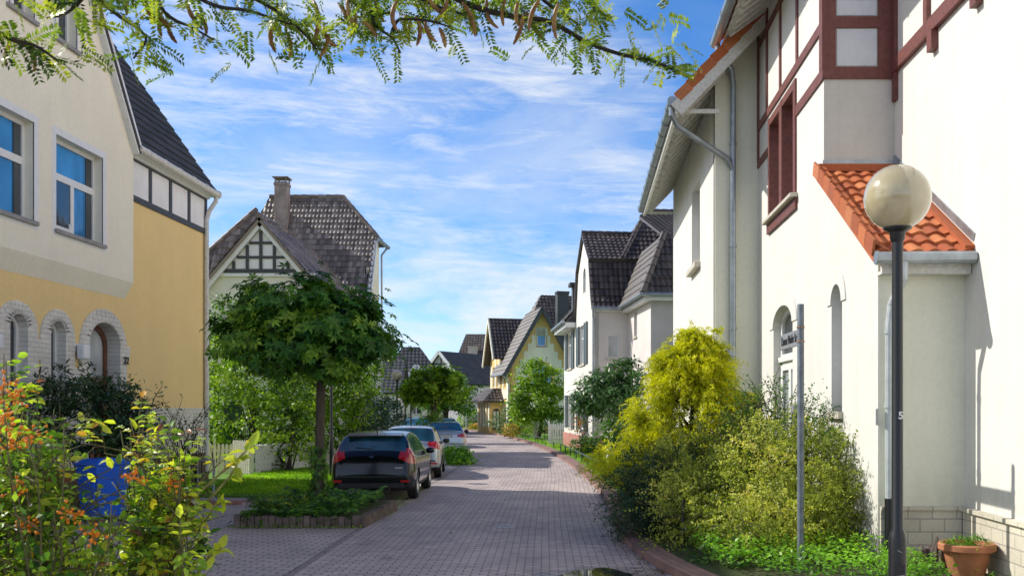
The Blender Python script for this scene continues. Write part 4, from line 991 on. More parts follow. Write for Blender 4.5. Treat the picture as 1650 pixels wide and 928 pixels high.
obj('door_panel', MB().box(-.74, -.56, py0+.04, py0+.09, .5, 1.75).box(-.48, -.30, py0+.04, py0+.09, .5, 1.75), PALEY, po, **L)
k = MB().add([(px0+.08, 3.3, .85), (px0+.08, 9.5, .85), (px0+.08, 9.5, 2.25), (px0+.08, 3.3, 2.25)], [(0, 1, 2, 3)]); obj('pane', k, GL_NET, po, **L)
r = MB(); tile_roof(r, [(-1.6, 2.4, 2.5), (-.02, 2.4, 2.5), (-.02, 3.9, 3.5), (-.5, 3.9, 3.5)], **kw); tile_roof(r, [(-1.6, 10.6, 2.5), (-1.6, 2.4, 2.5), (-.5, 3.9, 3.5), (-.5, 9.2, 3.5)], **kw); r.poly([(-.5, 3.9, 3.5), (-.02, 3.9, 3.5), (-.02, 9.2, 3.5), (-.5, 9.2, 3.5)], .1)
obj('porch_roof', r, GTILE, H5, **L)

# ------------------------------------------------------------------ houses closing the view
def far_house(name, label, loc, rz, wx, dy, ez, rz_, wallm, roofm, wins, ridge='x', hip=0.0, over=.4, gable_t=None, extra=None):
    """box house: x across, y away; wins on the near wall (u0,u1,v0,v1)"""
    h = thing(name, label, 'house', loc, math.radians(rz)); f = FR((0, 0, 0), (1, 0, 0), (0, -1, 0)); x0, x1 = -wx/2, wx/2
    prof = rect(x0, x1, 0, ez) if ridge == 'x' else [(x0, 0), (x1, 0), (x1, ez), (0, rz_), (x0, ez)]
    m = MB().wall(f, prof, [rect(*q) for q in wins], .12, .2); m.box(x0, x0+.2, .2, dy, 0, ez); m.box(x1-.2, x1, .2, dy, 0, ez)
    if ridge == 'x' and hip == 0:
        for x in (x0+.02, x1-.02): m.add([(x, 0, ez), (x, dy, ez), (x, dy/2, rz_)], [(0, 1, 2)])
    obj('wall', m, wallm, h, **L)
    for q in wins: window(h, f, q, WPAINT, GL_DARK, .07, .08, bars_v=[((q[0]+q[1])/2, .07)], bars_h=[(q[2]+(q[3]-q[2])*.65, .06)], local=True)
    kw = dict(pitch=.38, colw=.30, amp=.022, step=.03, k=2); r = MB(); o = over
    if ridge == 'x':
        ez2 = ez - o*(rz_-ez)/(dy/2); hx = wx/2*hip
        tile_roof(r, [(x0-o, -o, ez2), (x1+o, -o, ez2), (x1+o-hx*1.0, dy/2, rz_), (x0-o+hx, dy/2, rz_)], **kw)
        r.poly([(x1+o, dy+o, ez2), (x0-o, dy+o, ez2), (x0-o+hx, dy/2, rz_), (x1+o-hx, dy/2, rz_)], .1)
        if hip:
            tile_roof(r, [(x1+o, -o, ez2), (x1+o, dy+o, ez2), (x1+o-hx, dy/2, rz_)], **kw); tile_roof(r, [(x0-o, dy+o, ez2), (x0-o, -o, ez2), (x0-o+hx, dy/2, rz_)], **kw)
    else:
        ez2 = ez - o*(rz_-ez)/(wx/2)
        tile_roof(r, [(x0-o, -o, ez2), (x0-o, dy, ez2), (0, dy, rz_), (0, -o, rz_)], **kw); tile_roof(r, [(x1+o, dy, ez2), (x1+o, -o, ez2), (0, -o, rz_), (0, dy, rz_)], **kw)
        k = MB(); sl = (rz_-ez)/(wx/2)
        for s in (-1, 1): k.beam((s*(wx/2+o), -o-.05, ez2-.1), (0, -o-.05, rz_-.08), .1, .3, (s*sl, 0, 1))
        obj('bargeboard', k, WPAINT, h, **L)
        if gable_t:
            k = MB(); k.fbox(f, x0, x1, gable_t-.1, gable_t+.08, 0, .05)
            for x in np.linspace(x0*.7, x1*.7, 5):
                top = rz_ - abs(x)*sl - .3
                if top > gable_t: k.fbox(f, x-.07, x+.07, gable_t, top, 0, .05)
            k.fbox(f, x0*.5, x1*.5, (gable_t+rz_)/2-.2, (gable_t+rz_)/2-.05, 0, .06); obj('timber_frame', k, DARKT, h, **L)
    obj('roof', r, roofm, h, **L)
    if extra: extra(h)
    return h
def chim(x, y, z0, z1, w, mat):
    def f(h):
        k = MB().box(x-w/2, x+w/2, y-w/2, y+w/2, z0, z1); k.box(x-w/2-.06, x+w/2+.06, y-w/2-.06, y+w/2+.06, z1-.15, z1-.02); obj('chimney', k, mat, h, **L)
        if mat is CHIMB2: obj('skylight', MB().box(x+1.2, x+2.2, .6, 1.4, z0-.4, z0+.15), GL_BLUE, h, **L)
    return f
CHIMB2 = simple('cream_chimney', (.55, .48, .38, 1), .8, var=.2)
RTILE = tilemat('brown_grey_far_tile', (.075, .06, .055, 1), (.10, .08, .075, 1), (.13, .11, .10, 1), .8, .2)
STILE = tilemat('slate_far_tile', (.04, .045, .05, 1), (.055, .06, .065, 1), (.075, .075, .08, 1), .6, .2)
p = at(776, 657, 104)
far_house('grey_house', 'pale grey house with brown roof and cream chimney, left of the yellow house', (p.x+1.0, 104, 0), 0, 8.6, 9, 5.0, 10.2, GREYW, RTILE, [(-2.1, -.9, 2.6, 4.6), (1.2, 2.4, 2.6, 4.6), (-2.1, -.9, .3, 2.0)], 'x', .35, extra=chim(-2.2, 2.4, 6.4, 8.7, .95, CHIMB2))
p = at(711, 657, 98)
far_house('white_gable_house', 'white house with dark roof and half-timbered gable, far behind the street trees', (p.x, 98, 0), -28, 5.4, 9, 4.8, 7.7, GREYW, STILE, [(-1.6, -.5, 2.0, 3.6), (.6, 1.7, 2.0, 3.6)], 'y', gable_t=5.4)
p = at(650, 657, 76)
far_house('cream_house', 'cream house with dark hipped roof and red chimney, beyond the dark hedge', (p.x+.5, 76, 0), 8, 5.6, 6, 3.7, 6.9, CREAM, STILE, [(-1.9, -.9, 1.6, 3.2), (.2, 1.2, 1.6, 3.2)], 'x', .9, extra=chim(-2.0, 4.6, 4.5, 8.0, .75, CHIMR))
p = at(667, 657, 73)
far_house('small_gabled_house', 'small cream gabled front standing before the dark hipped roof, beside the globe lamp', (p.x, 74, 0), 10, 2.9, 2.4, 3.4, 5.3, CREAM, STILE, [(-.45, .45, 1.5, 3.0)], 'y', over=.25)
p = at(612, 657, 66)
far_house('white_house', 'narrow white house end with dark roof, peeping out right of the half-hipped house', (p.x-1.2, 66, 0), 5, 4.6, 6, 3.3, 5.4, WHITE, STILE, [(.9, 1.9, 1.4, 2.9)], 'x')
# ------------------------------------------------------------------ vegetation
LF_MAPLE = leafmat('maple_leaf', [(0, (.022, .085, .016, 1)), (.5, (.075, .21, .024, 1)), (1, (.32, .46, .045, 1))], .38, .42)
LF_BRIGHT = leafmat('bright_leaf', [(0, (.05, .13, .012, 1)), (.5, (.15, .28, .018, 1)), (1, (.32, .44, .03, 1))], .45, .45)
LF_DARK = leafmat('dark_glossy_leaf', [(0, (.014, .045, .016, 1)), (.6, (.032, .085, .026, 1)), (1, (.08, .16, .04, 1))], .22, .3, spec=.6)
LF_MID = leafmat('mid_leaf', [(0, (.025, .085, .015, 1)), (.6, (.065, .16, .026, 1)), (1, (.16, .27, .04, 1))], .38, .45)
LF_RHODO = leafmat('grey_green_leaf', [(0, (.03, .085, .035, 1)), (.6, (.07, .16, .06, 1)), (1, (.14, .25, .08, 1))], .32, .4)
LF_GOLD = leafmat('golden_frond', [(0, (.16, .18, .008, 1)), (.4, (.42, .44, .010, 1)), (1, (.76, .75, .025, 1))], .42, .5, tmul=1.1)
LF_BROOM = leafmat('olive_shrub_leaf', [(0, (.06, .10, .016, 1)), (.40, (.21, .27, .04, 1)), (.72, (.44, .46, .09, 1)), (.9, (.58, .56, .16, 1)), (1, (.45, .28, .16, 1))], .40, .5)
LF_TEAL = leafmat('blue_green_leaf', [(0, (.016, .05, .032, 1)), (.6, (.036, .09, .05, 1)), (1, (.085, .15, .055, 1))], .27, .5)
LF_COVER = leafmat('ground_cover_leaf', [(0, (.045, .14, .012, 1)), (.5, (.13, .33, .022, 1)), (1, (.30, .52, .04, 1))], .45, .45)
LF_COVER2 = leafmat('ivy_leaf', [(0, (.03, .10, .02, 1)), (.5, (.07, .20, .03, 1)), (1, (.20, .38, .05, 1))], .35, .4)
LF_ROSE = leafmat('autumn_rose_leaf', [(0, (.028, .085, .022, 1)), (.30, (.085, .20, .03, 1)), (.55, (.27, .42, .04, 1)), (.86, (.62, .62, .08, 1)), (.95, (.55, .26, .03, 1)), (1, (.20, .07, .08, 1))], .48, .38)
LF_LOC = leafmat('locust_leaflet', [(0, (.03, .08, .012, 1)), (.5, (.12, .21, .022, 1)), (1, (.42, .45, .06, 1))], .48, .45)
LF_GRASS = leafmat('grass_blade', [(0, (.14, .30, .015, 1)), (.6, (.24, .46, .02, 1)), (1, (.42, .56, .06, 1))], .42, .5)
BARK = barkmat('grey_brown_bark', (.11, .085, .06, 1)); BARKD = barkmat('dark_bark', (.05, .04, .03, 1)); STEM = barkmat('green_brown_stem', (.16, .15, .06, 1)); STEMY = barkmat('yellow_green_stem', (.36, .33, .10, 1))

def plant(name, label, cat, base, blobs, n, size, tmpl, mat, clumps=120, sigma=.16, nst=7, r0=.02, bark=BARKD, group=None, seed=0, **kw):
    rg = np.random.default_rng(seed+100); t = thing(name, label, cat, base, 0, group)
    np_obj('foliage', *crown(rg, blobs, n, size, tmpl, clumps, sigma, **kw), mat, t)
    if nst: obj('stem', stems(MB(), base, blobs, nst, r0, rg), bark, t, smooth=True)
    return t

def street_tree(label, base, ch, blobs, n, size, tmpl, mat, tr=.11, clumps=200, sigma=.13, seed=1, lean=.06, bark=BARK, group=None, name='street_tree', cat='tree', **kw):
    rg = np.random.default_rng(seed); t = thing(name, label, cat, base, 0, group); b = Vector(base)
    np_obj('crown', *crown(rg, blobs, n, size, tmpl, clumps, sigma, **kw), mat, t)
    m = MB(); top = b + Vector((lean, 0, ch)); m.tube([b - Vector((0, 0, .1)), b + Vector((0, 0, .12)), b + Vector((lean*.3, 0, ch*.4)), b + Vector((lean*.7, .02, ch*.8)), top], [tr*1.5, tr*1.12, tr*.95, tr*.92, tr*1.1], 12)
    obj('trunk', m, bark, t, smooth=True)
    k = MB()
    for i in range(9):
        q = blobs[int(rg.integers(0, len(blobs)))]; d = rdir(rg, 1)[0]; d[2] = abs(d[2])*.7
        e = Vector((q[0]+d[0]*q[3]*.75, q[1]+d[1]*q[4]*.75, q[2]+d[2]*q[5]*.75)); mid = top.lerp(e, .5) + Vector((0, 0, .15))
        k.tube([top - Vector((0, 0, .1)), top.lerp(mid, .5), mid, e], [tr*.55, tr*.4, tr*.28, tr*.1], 7)
    obj('limb', k, bark, t, smooth=True)
    return t

# ball-headed maple in the brick bed
c = at(513, 657, 17.7)
street_tree('ball-headed maple with dark green crown standing in the brick flower bed', (c.x, 17.7, .12), 2.75,
   [(c.x+.0, 17.7, 3.15, 1.12, 1.2, .58), (c.x-.75, 17.5, 3.3, .8, .9, .55), (c.x+.70, 17.6, 3.1, .62, .8, .42), (c.x-.45, 17.7, 3.75, .85, .9, .58), (c.x+.25, 17.8, 3.65, .8, .9, .5), (c.x-1.25, 17.6, 3.3, .42, .6, .34), (c.x-.2, 17.1, 2.95, .9, .6, .32), (c.x+1.0, 17.5, 2.9, .28, .5, .24)],
   8200, .145, T_MAPLE, LF_MAPLE, .09, clumps=115, sigma=.17, seed=3, shell=.74, up=.35, droop=.45)
sh = thing('ivy', 'ivy climbing the lower trunk of the maple in the flower bed', 'ivy', (c.x, 17.7, .2)); rg = np.random.default_rng(4)
n = 420; a = rg.random(n)*6.28; z = .3 + 1.0*rg.random(n)**1.6; rr = .13+.08*rg.random(n)*(1.5-z)
P = np.stack([c.x + rr*np.cos(a), 17.7 + rr*np.sin(a), z], 1); O = np.stack([np.cos(a), np.sin(a), .4*np.ones(n)], 1)
np_obj('foliage', *leaves(P, np.stack([rg.normal(size=n)*.4, rg.normal(size=n)*.4, -np.ones(n)], 1), unit(O), .05+.04*rg.random(n), T_IVY, rg.random(n)), LF_COVER2, sh)

# street trees further on
c = at(697, 657, 44)
street_tree('light green street tree with rounded crown, nearest behind the parked cars', (c.x, 44, .1), 2.2, [(c.x-.3, 44, 2.95, 1.05, 1.2, .75), (c.x+.3, 44.2, 3.1, 1.0, 1.1, .7), (c.x-.85, 43.8, 2.75, .55, .7, .45), (c.x+.9, 44, 2.9, .55, .8, .5)], 6000, .21, T_OV, LF_BRIGHT, .14, clumps=170, sigma=.15, seed=5, group='clipped street trees')
c = at(717, 657, 55)
street_tree('dark trunked street tree behind the light green one', (c.x, 55, .1), 2.0, [(c.x+.3, 55, 2.9, 1.35, 1.4, .95), (c.x+1.0, 55, 2.3, .6, .9, .6), (c.x-.6, 55, 2.5, .9, 1.0, .7)], 4600, .19, T_OV, LF_MAPLE, .17, clumps=150, sigma=.18, seed=6, bark=BARKD, group='clipped street trees')
c = at(868, 657, 58)
street_tree('bushy green tree with forked trunk on the grass verge by the yellow house', (c.x, 58, .1), 1.3, [(c.x, 58, 2.7, 1.5, 1.5, 1.4), (c.x-.3, 58, 3.9, 1.0, 1.1, .9), (c.x+.75, 58, 3.4, .9, 1.0, .9), (c.x-1.1, 58, 2.7, .7, .9, .9), (c.x+1.1, 58, 2.0, .6, .9, .7), (c.x-.9, 58, 1.7, .6, .8, .7)], 7000, .21, T_OV, LF_BRIGHT, .13, clumps=190, sigma=.2, seed=7, lean=.25)
c = at(985, 657, 31)
street_tree('small dark leaved tree in front of the pinkish white house', (c.x+.35, 31, .1), 1.5, [(c.x-.15, 31, 2.45, 1.0, .9, .6), (c.x+.45, 31, 2.9, .85, .8, .6), (c.x-.75, 31, 2.2, .5, .6, .45), (c.x+.2, 31, 1.75, .7, .7, .4), (c.x-.35, 31, 2.9, .4, .5, .3)], 5200, .20, T_LONG, LF_RHODO, .06, clumps=130, sigma=.14, seed=8, droop=.2)

# tall shrubs and hedge left of the street
def P3(u, v, Y): q = at(u, v, Y); return q.x, q.y, q.z
def bl(u, v, Y, rx, ry, rz): return (*P3(u, v, Y), rx, ry, rz)
plant('lilac_shrub', 'large bright green shrub behind the white picket gate', 'shrub', (P3(420, 657, 30)[0], 30, .1), [bl(400, 640, 30, 1.3, 1.3, 1.7), bl(430, 590, 30.5, 1.4, 1.3, 1.5), bl(370, 590, 31, .9, 1.1, 1.3), bl(470, 680, 29.5, 1.0, 1.1, 1.2), bl(360, 680, 30.5, .6, .8, 1.0)], 8500, .13, T_OV, LF_BRIGHT, 260, .2, 9, .04, seed=1)
plant('hazel_shrub', 'tall yellowish green shrub behind the maple and the black lamp post', 'shrub', (P3(560, 657, 33)[0], 33, .1), [bl(550, 645, 33, 1.0, 1.2, 1.2), bl(520, 610, 33.5, 1.2, 1.2, 1.3), bl(575, 625, 32.5, .6, 1.0, .7), bl(590, 590, 34, .45, .8, .6), bl(500, 690, 32, 1.0, 1.0, 1.0)], 8500, .135, T_OV, LF_BRIGHT, 260, .22, 9, .04, seed=2)
plant('privet_shrub', 'mid green shrub overhanging the lawn left of the maple trunk', 'shrub', (P3(465, 657, 29)[0], 29, .1), [bl(450, 690, 31, .9, .9, .9), bl(475, 640, 31.5, .8, .9, .9), bl(430, 735, 29.6, .5, .5, .45)], 4200, .12, T_OV, LF_MID, 150, .17, 7, .03, seed=3)
plant('hedge', 'dark clipped hedge along the parked cars', 'hedge', (P3(618, 657, 39)[0], 40, .1), [bl(612, 672, 36, .75, 1.4, .75), bl(622, 675, 40, .7, 2.0, .85), bl(592, 680, 35, .7, 1.2, .8)], 6500, .10, T_OV, LF_DARK, 260, .16, 5, .03, seed=4, shell=.75)
plant('garden_tree', 'dark green tree rising behind the picket fence beside the downpipe', 'tree', (P3(350, 657, 33)[0], 33, .1), [bl(350, 560, 33, 1.0, 1.2, 1.5), bl(380, 520, 33.5, 1.0, 1.0, 1.0), bl(345, 640, 33, .7, .9, 1.2)], 3600, .15, T_OV, LF_MID, 150, .2, 6, .06, seed=5)
# dark rhododendron by the front door
plant('rhododendron', 'dark glossy rhododendron bush in front of the arched door', 'shrub', (P3(155, 657, 18)[0], 18.0, .1), [bl(150, 680, 18, .95, .7, .62), bl(125, 630, 18, .62, .5, .45), bl(180, 640, 18.3, .5, .5, .4), bl(205, 690, 18, .5, .5, .5), bl(85, 660, 17.8, .5, .5, .6)], 5200, .13, T_LONG, LF_DARK, 150, .13, 9, .02, seed=6)
rg = np.random.default_rng(77)
t = thing('laurel', 'loose dark shrub with upright twigs right of the rhododendron', 'shrub', (P3(215, 657, 18.2)[0], 18.2, .1))
P0 = np.array([P3(205, 690, 18.2)]*26) + rg.normal(size=(26, 3))*np.array([.1, .1, .1]); D0 = np.stack([.45+rg.normal(size=26)*.45, rg.normal(size=26)*.4, .75+rg.random(26)*.5], 1)
np_obj('foliage', *sprays(rg, P0, D0, .75+.5*rg.random(26), 26, .10, T_LONG, .3, .75), LF_DARK, t)
m = MB()
for p, d in zip(P0, unit(D0)): m.tube([(p[0], p[1], .15), tuple(p), tuple(p+d*.5), tuple(p+d*.95-np.array([0, 0, .2]))], [.012, .011, .008, .003], 5)
obj('stem', m, BARKD, t)
t = thing('climbing_rose', 'thin sparse climber against the white brick base beside the downpipe', 'climber', (P3(292, 657, 23.4)[0], 23.4, .1))
P0 = np.array([P3(292, 720, 23.4)]*34) + rg.normal(size=(34, 3))*np.array([.3, .1, .25]); D0 = np.stack([rg.normal(size=34)*.5, rg.normal(size=34)*.2, .6+rg.random(34)*.6], 1)
np_obj('foliage', *sprays(rg, P0, D0, .6+.7*rg.random(34), 16, .07, T_OV, .2, .8), LF_DARK, t)
m = MB()
for p, d in zip(P0, unit(D0)): m.tube([(p[0]*.5-9.25*.5, p[1], .15), tuple(p), tuple(p+d*.5), tuple(p+d*1.0-np.array([0, 0, .1]))], [.01, .009, .006, .003], 5)
obj('stem', m, BARKD, t)

# shrub between the silver cars, plant at the foot of the light tree
plant('bed_shrub', 'low leafy green shrub in the bed between the two silver cars', 'shrub', (P3(737, 657, 35)[0], 35, 0), [bl(733, 733, 35, .52, .8, .26), bl(745, 742, 34.5, .45, .6, .2)], 1500, .12, T_OV, LF_COVER, 90, .1, 5, .015, seed=8)
plant('tree_pit_plant', 'pale green plant at the foot of the light green street tree', 'plant', (P3(693, 657, 42)[0], 42, .1), [bl(692, 686, 42, .6, .6, .5), bl(700, 674, 42, .3, .3, .4)], 700, .13, T_OV, LF_BRIGHT, 50, .12, 4, .012, seed=9)
# right verge
plant('verge_shrub', 'round dark green shrub on the grass in front of the red plinth', 'shrub', (P3(941, 657, 37)[0], 37, .1), [bl(940, 716, 37, .5, .5, .27), bl(953, 718, 37, .4, .5, .25)], 1500, .10, T_OV, LF_MID, 80, .08, 4, .012, seed=10)
plant('lavender_shrub', 'grey green shrub by the porch of the yellow house', 'shrub', (P3(815, 657, 64)[0], 64, .1), [bl(815, 682, 64, 1.1, 1.0, .75), bl(832, 672, 64, .9, 1.0, 1.0)], 2600, .16, T_LONG, LF_RHODO, 120, .18, 5, .02, seed=11)
plant('flowering_shrub', 'orange tinted shrub at the edge of the far verge', 'shrub', (P3(822, 657, 60)[0], 60, .1), [bl(824, 694, 60, .55, .5, .35)], 700, .12, T_OV, leafmat('orange_green_leaf', [(0, (.10, .13, .02, 1)), (.6, (.35, .28, .03, 1)), (1, (.55, .20, .05, 1))]), 60, .1, 4, .012, seed=12)
plant('hibiscus', 'shrub with orange red blooms against the plinth of the pinkish house', 'shrub', (P3(940, 657, 38.2)[0], 38.0, .1), [bl(937, 690, 38, .35, .2, .5), bl(934, 672, 38, .2, .2, .3)], 420, .09, T_OV, leafmat('red_bloom_leaf', [(0, (.05, .10, .02, 1)), (.7, (.16, .16, .03, 1)), (.75, (.50, .12, .04, 1)), (1, (.65, .25, .10, 1))]), 40, .1, 4, .012, seed=13)
for i, (u, v, Y, a, b_, lab, mt) in enumerate(((846, 690, 66, .9, .8, 'light green garden shrub left of the forked tree', LF_BRIGHT), (893, 690, 57, .9, .9, 'dark shrub right of the forked tree trunk', LF_MID), (757, 686, 96, 1.6, 1.4, 'clipped green hedge ball left of the porch', LF_BRIGHT), (740, 680, 100, 2.0, 1.0, 'low bright hedge in front of the grey house', LF_BRIGHT), (770, 694, 88, 1.0, .6, 'reddish low shrub beside the porch corner', bpy.data.materials['orange_green_leaf']), (765, 655, 98, 1.3, 2.4, 'green tree between the grey house and the porch', LF_MID), (672, 690, 64, 2.6, 1.0, 'dark hedge behind the blue cars', LF_DARK), (1000, 690, 33, .55, .7, 'green shrub beside the white garden wall', LF_MID))):
    plant('garden_shrub', lab, 'shrub', (P3(u, 657, Y)[0], Y, .1), [bl(u, v, Y, a, 1.0, b_)], 1300, .15 if Y < 70 else .22, T_OV, mt, 80, .18, 4, .02, seed=20+i)

# ---- right foreground group
rg = np.random.default_rng(31)
# golden thread-leaf cypress
cx, cy = 1.80, 17.0
t = thing('golden_cypress', 'golden yellow cypress with drooping thread-like fronds', 'conifer', (cx, cy, .1))
env = lambda h: (1.52*(1-h)**.72 + .07)*(1+.15*math.sin(h*17))
PP, DD, TT = [], [], []
for q in range(230):      # plumes: each a tuft of threads fanning out and hanging over
    h = rg.random()**1.1; a = q*2.39996 + rg.normal()*.3; ro = env(h)*(.66+.34*rg.random()); pz = .5+2.65*h; tn = .10+.78*rg.random()
    c = np.array([cx + .14*h + ro*.74*math.cos(a), cy + ro*.74*math.sin(a), pz]); d = np.array([math.cos(a), math.sin(a), .75+.8*h]); k = 24
    off = rg.random(k)[:, None]*d*ro*.28; PP.append(c + off + rg.normal(size=(k, 3))*.06); DD.append(d + rg.normal(size=(k, 3))*.45); TT.append(np.clip(tn + .25*off[:, 2]/.3 + rg.normal(size=k)*.12, 0, 1))
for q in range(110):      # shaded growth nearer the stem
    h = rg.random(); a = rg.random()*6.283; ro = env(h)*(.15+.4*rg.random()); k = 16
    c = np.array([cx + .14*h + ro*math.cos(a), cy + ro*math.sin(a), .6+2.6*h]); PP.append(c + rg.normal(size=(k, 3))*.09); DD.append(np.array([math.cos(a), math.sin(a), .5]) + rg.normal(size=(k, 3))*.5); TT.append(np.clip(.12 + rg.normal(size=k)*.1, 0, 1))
for q in range(12):       # the loose leading shoots at the top
    c = np.array([cx+.2+rg.normal()*.16, cy+rg.normal()*.12, 3.0+.38*rg.random()]); k = 14; PP.append(c + rg.normal(size=(k, 3))*.04); DD.append(np.array([0, 0, 1.2]) + rg.normal(size=(k, 3))*.5); TT.append(.5+.3*rg.random(k))
P0, D0, tone = np.concatenate(PP), np.concatenate(DD), np.concatenate(TT); n = len(P0)
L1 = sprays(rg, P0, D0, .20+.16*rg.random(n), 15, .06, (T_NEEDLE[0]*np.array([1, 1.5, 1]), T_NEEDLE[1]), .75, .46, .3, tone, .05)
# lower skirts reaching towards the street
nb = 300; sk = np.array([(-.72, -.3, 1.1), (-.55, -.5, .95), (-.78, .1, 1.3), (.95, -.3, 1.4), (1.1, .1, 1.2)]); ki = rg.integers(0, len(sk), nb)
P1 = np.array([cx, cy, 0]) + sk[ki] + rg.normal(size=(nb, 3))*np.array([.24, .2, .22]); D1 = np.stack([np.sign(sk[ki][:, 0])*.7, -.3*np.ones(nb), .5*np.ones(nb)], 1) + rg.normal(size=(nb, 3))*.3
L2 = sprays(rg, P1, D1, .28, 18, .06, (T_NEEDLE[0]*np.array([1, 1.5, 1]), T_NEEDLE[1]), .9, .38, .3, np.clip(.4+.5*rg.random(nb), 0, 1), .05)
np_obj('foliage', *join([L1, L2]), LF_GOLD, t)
m = MB().tube([(cx, cy, 0), (cx+.03, cy, .9), (cx+.1, cy, 1.9), (cx+.18, cy, 3.0)], [.07, .06, .04, .015], 8)
for i in range(16):
    z = .7+.14*i; a_ = i*2.4; r_ = 1.0*(1-(z-.7)/2.6); m.tube([(cx+.05*z/2, cy, z), (cx+r_*.5*math.cos(a_), cy+r_*.5*math.sin(a_), z+.22), (cx+r_*.85*math.cos(a_), cy+r_*.85*math.sin(a_), z+.2)], [.025, .018, .006], 5)
obj('trunk', m, BARKD, t, smooth=True)

def twiggy(name, label, cat, base, blobs, nt, L, nl, size, tmpl, mat, droop=.25, up=.45, spread=.7, bark=STEM, seed=0, nst=14, lo=.5, wob=.15, lumps=16):
    rg = np.random.default_rng(seed+300); t = thing(name, label, cat, base)
    if lumps:
        q, o = shell_pts(rg, blobs, lumps, .97); blobs = list(blobs) + [(*(p), .2+.16*rg.random(), .2+.16*rg.random(), .16+.14*rg.random()) for p in q]
    P, O = shell_pts(rg, blobs, nt, lo)
    D = unit(O + np.array([0, 0, up]) + rg.normal(size=P.shape)*.45)
    # sub-groups share a tone so light and dark masses show
    tone = .5+.5*np.sin(P[:, 0]*3.1+P[:, 2]*4.3+seed)*np.cos(P[:, 1]*2.7+P[:, 2]*1.9); tone = np.clip(.3*rg.random(len(P)) + .9*tone - .1, 0, 1)
    np_obj('foliage', *sprays(rg, P, D, L*(.6+.8*rg.random(len(P))), nl, size, tmpl, droop, spread, .35, tone, wob), mat, t)
    m = stems(MB(), base, blobs, nst, .016, rg, .9)
    for i in range(0, len(P), max(1, len(P)//160)):
        q, d = Vector(P[i]), Vector(D[i]); m.tube([q - d*.25, q, q + d*L*.5, q + d*L*.95 - Vector((0, 0, droop*L*.8))], [.007, .006, .004, .002], 4)
    obj('stem', m, bark, t)
    return t
twiggy('broom_shrub', 'large olive yellow shrub with fine arching twigs around the street sign pole', 'shrub', (2.65, 13.3, .1), [(2.6, 13.4, .95, .85, .85, .90), (3.1, 13.2, .95, .62, .7, .75), (1.9, 13.5, .72, .7, .7, .52), (1.45, 13.3, .55, .45, .5, .42), (2.7, 12.9, .55, .9, .6, .45), (3.45, 12.9, .65, .3, .4, .5), (2.35, 12.2, .45, .5, .45, .42)], 2700, .38, 20, .042, T_OV, LF_BROOM, .4, .4, .72, seed=1)
twiggy('juniper_shrub', 'dark blue-green spreading shrub hanging over the kerb', 'shrub', (1.25, 15.1, .1), [(1.12, 14.9, .65, .62, .7, .55), (.88, 14.9, .35, .42, .6, .32), (1.5, 14.7, .75, .6, .6, .65), (1.15, 15.2, .98, .6, .55, .42), (1.6, 14.2, .4, .6, .5, .4)], 1700, .27, 18, .036, T_OV, LF_TEAL, .3, .3, .75, seed=2)
twiggy('spiraea_shrub', 'yellow-green shrub with small leaves between the dark shrub and the cypress', 'shrub', (1.95, 15.0, .1), [(1.85, 15.0, 1.0, .62, .5, .42), (1.5, 14.6, .9, .5, .4, .38), (2.35, 14.7, 1.3, .55, .5, .38)], 900, .30, 18, .042, T_OV, LF_BROOM, .3, .4, .72, seed=3)
twiggy('dog_rose', 'tall loose rose shrub with reddish hips below the arched door', 'shrub', (3.05, 14.6, .1), [(2.95, 14.4, 1.75, .5, .5, .45), (3.3, 14.2, 1.45, .3, .5, .5), (2.6, 14.9, 1.65, .4, .4, .3)], 330, .45, 15, .045, T_OV, LF_MID, .2, .8, .8, seed=4, bark=BARK)
twiggy('blue_cypress', 'small blue-green feathery conifer left of the golden cypress', 'conifer', (1.2, 21.5, .1), [(1.15, 21.5, 1.5, .30, .4, .75), (1.2, 21.5, .7, .36, .4, .6)], 420, .22, 22, .05, T_NEEDLE, LF_RHODO, .3, .9, .4, seed=5)
twiggy('wispy_shrub', 'thin wispy olive shrub at the edge of the lawn beside the golden cypress', 'shrub', (1.05, 18.6, .1), [(1.05, 18.6, .55, .2, .3, .4)], 110, .26, 14, .04, T_OV, LF_BROOM, .5, .5, .7, seed=6)
t2 = [o for o in bpy.data.objects if o.name.startswith('dog_rose')][0]
# ground cover under the shrubs: nobody could count it
rg = np.random.default_rng(41); P = scatter(rg, [(1.35, 12.6), (1.6, 11.2), (2.2, 10.3), (3.9, 10.0), (3.75, 10.2), (3.75, 11.2), (3.4, 12.6), (2.4, 12.8)], 5200)
hgt = .12 + .20*rg.random(len(P))*(1+.6*np.sin(P[:, 0]*6)*np.cos(P[:, 1]*7)); P = np.column_stack([P, .10+hgt])
np_obj('ground_cover', *leaves(P, np.stack([rg.normal(size=len(P)), rg.normal(size=len(P)), .35*np.ones(len(P))], 1), unit(np.stack([rg.normal(size=len(P))*.5, rg.normal(size=len(P))*.5-.2, np.ones(len(P))], 1)), .055*(.6+.8*rg.random(len(P))), T_OV, np.clip(.4*rg.random(len(P)) + .6*hgt/.4, 0, 1)), LF_COVER, None, kind='stuff', label='fresh green ground cover at the foot of the olive shrub', cat='ground cover')
plant('spurge', 'bright bushy green plant in front of the terracotta pot', 'plant', (4.0, 10.4, .1), [(3.45, 10.3, .26, .38, .3, .22), (4.15, 9.75, .14, .3, .25, .15)], 1700, .05, T_LONG, LF_COVER, 160, .07, 6, .008, seed=31)
plant('geranium', 'low green plant with broad leaves beside the brick kerb under the dark shrub', 'plant', (1.55, 12.0, .1), [(1.55, 12.1, .22, .35, .3, .17), (1.95, 11.6, .2, .3, .3, .15)], 420, .075, T_OV, LF_MID, 50, .08, 4, .006, seed=32)

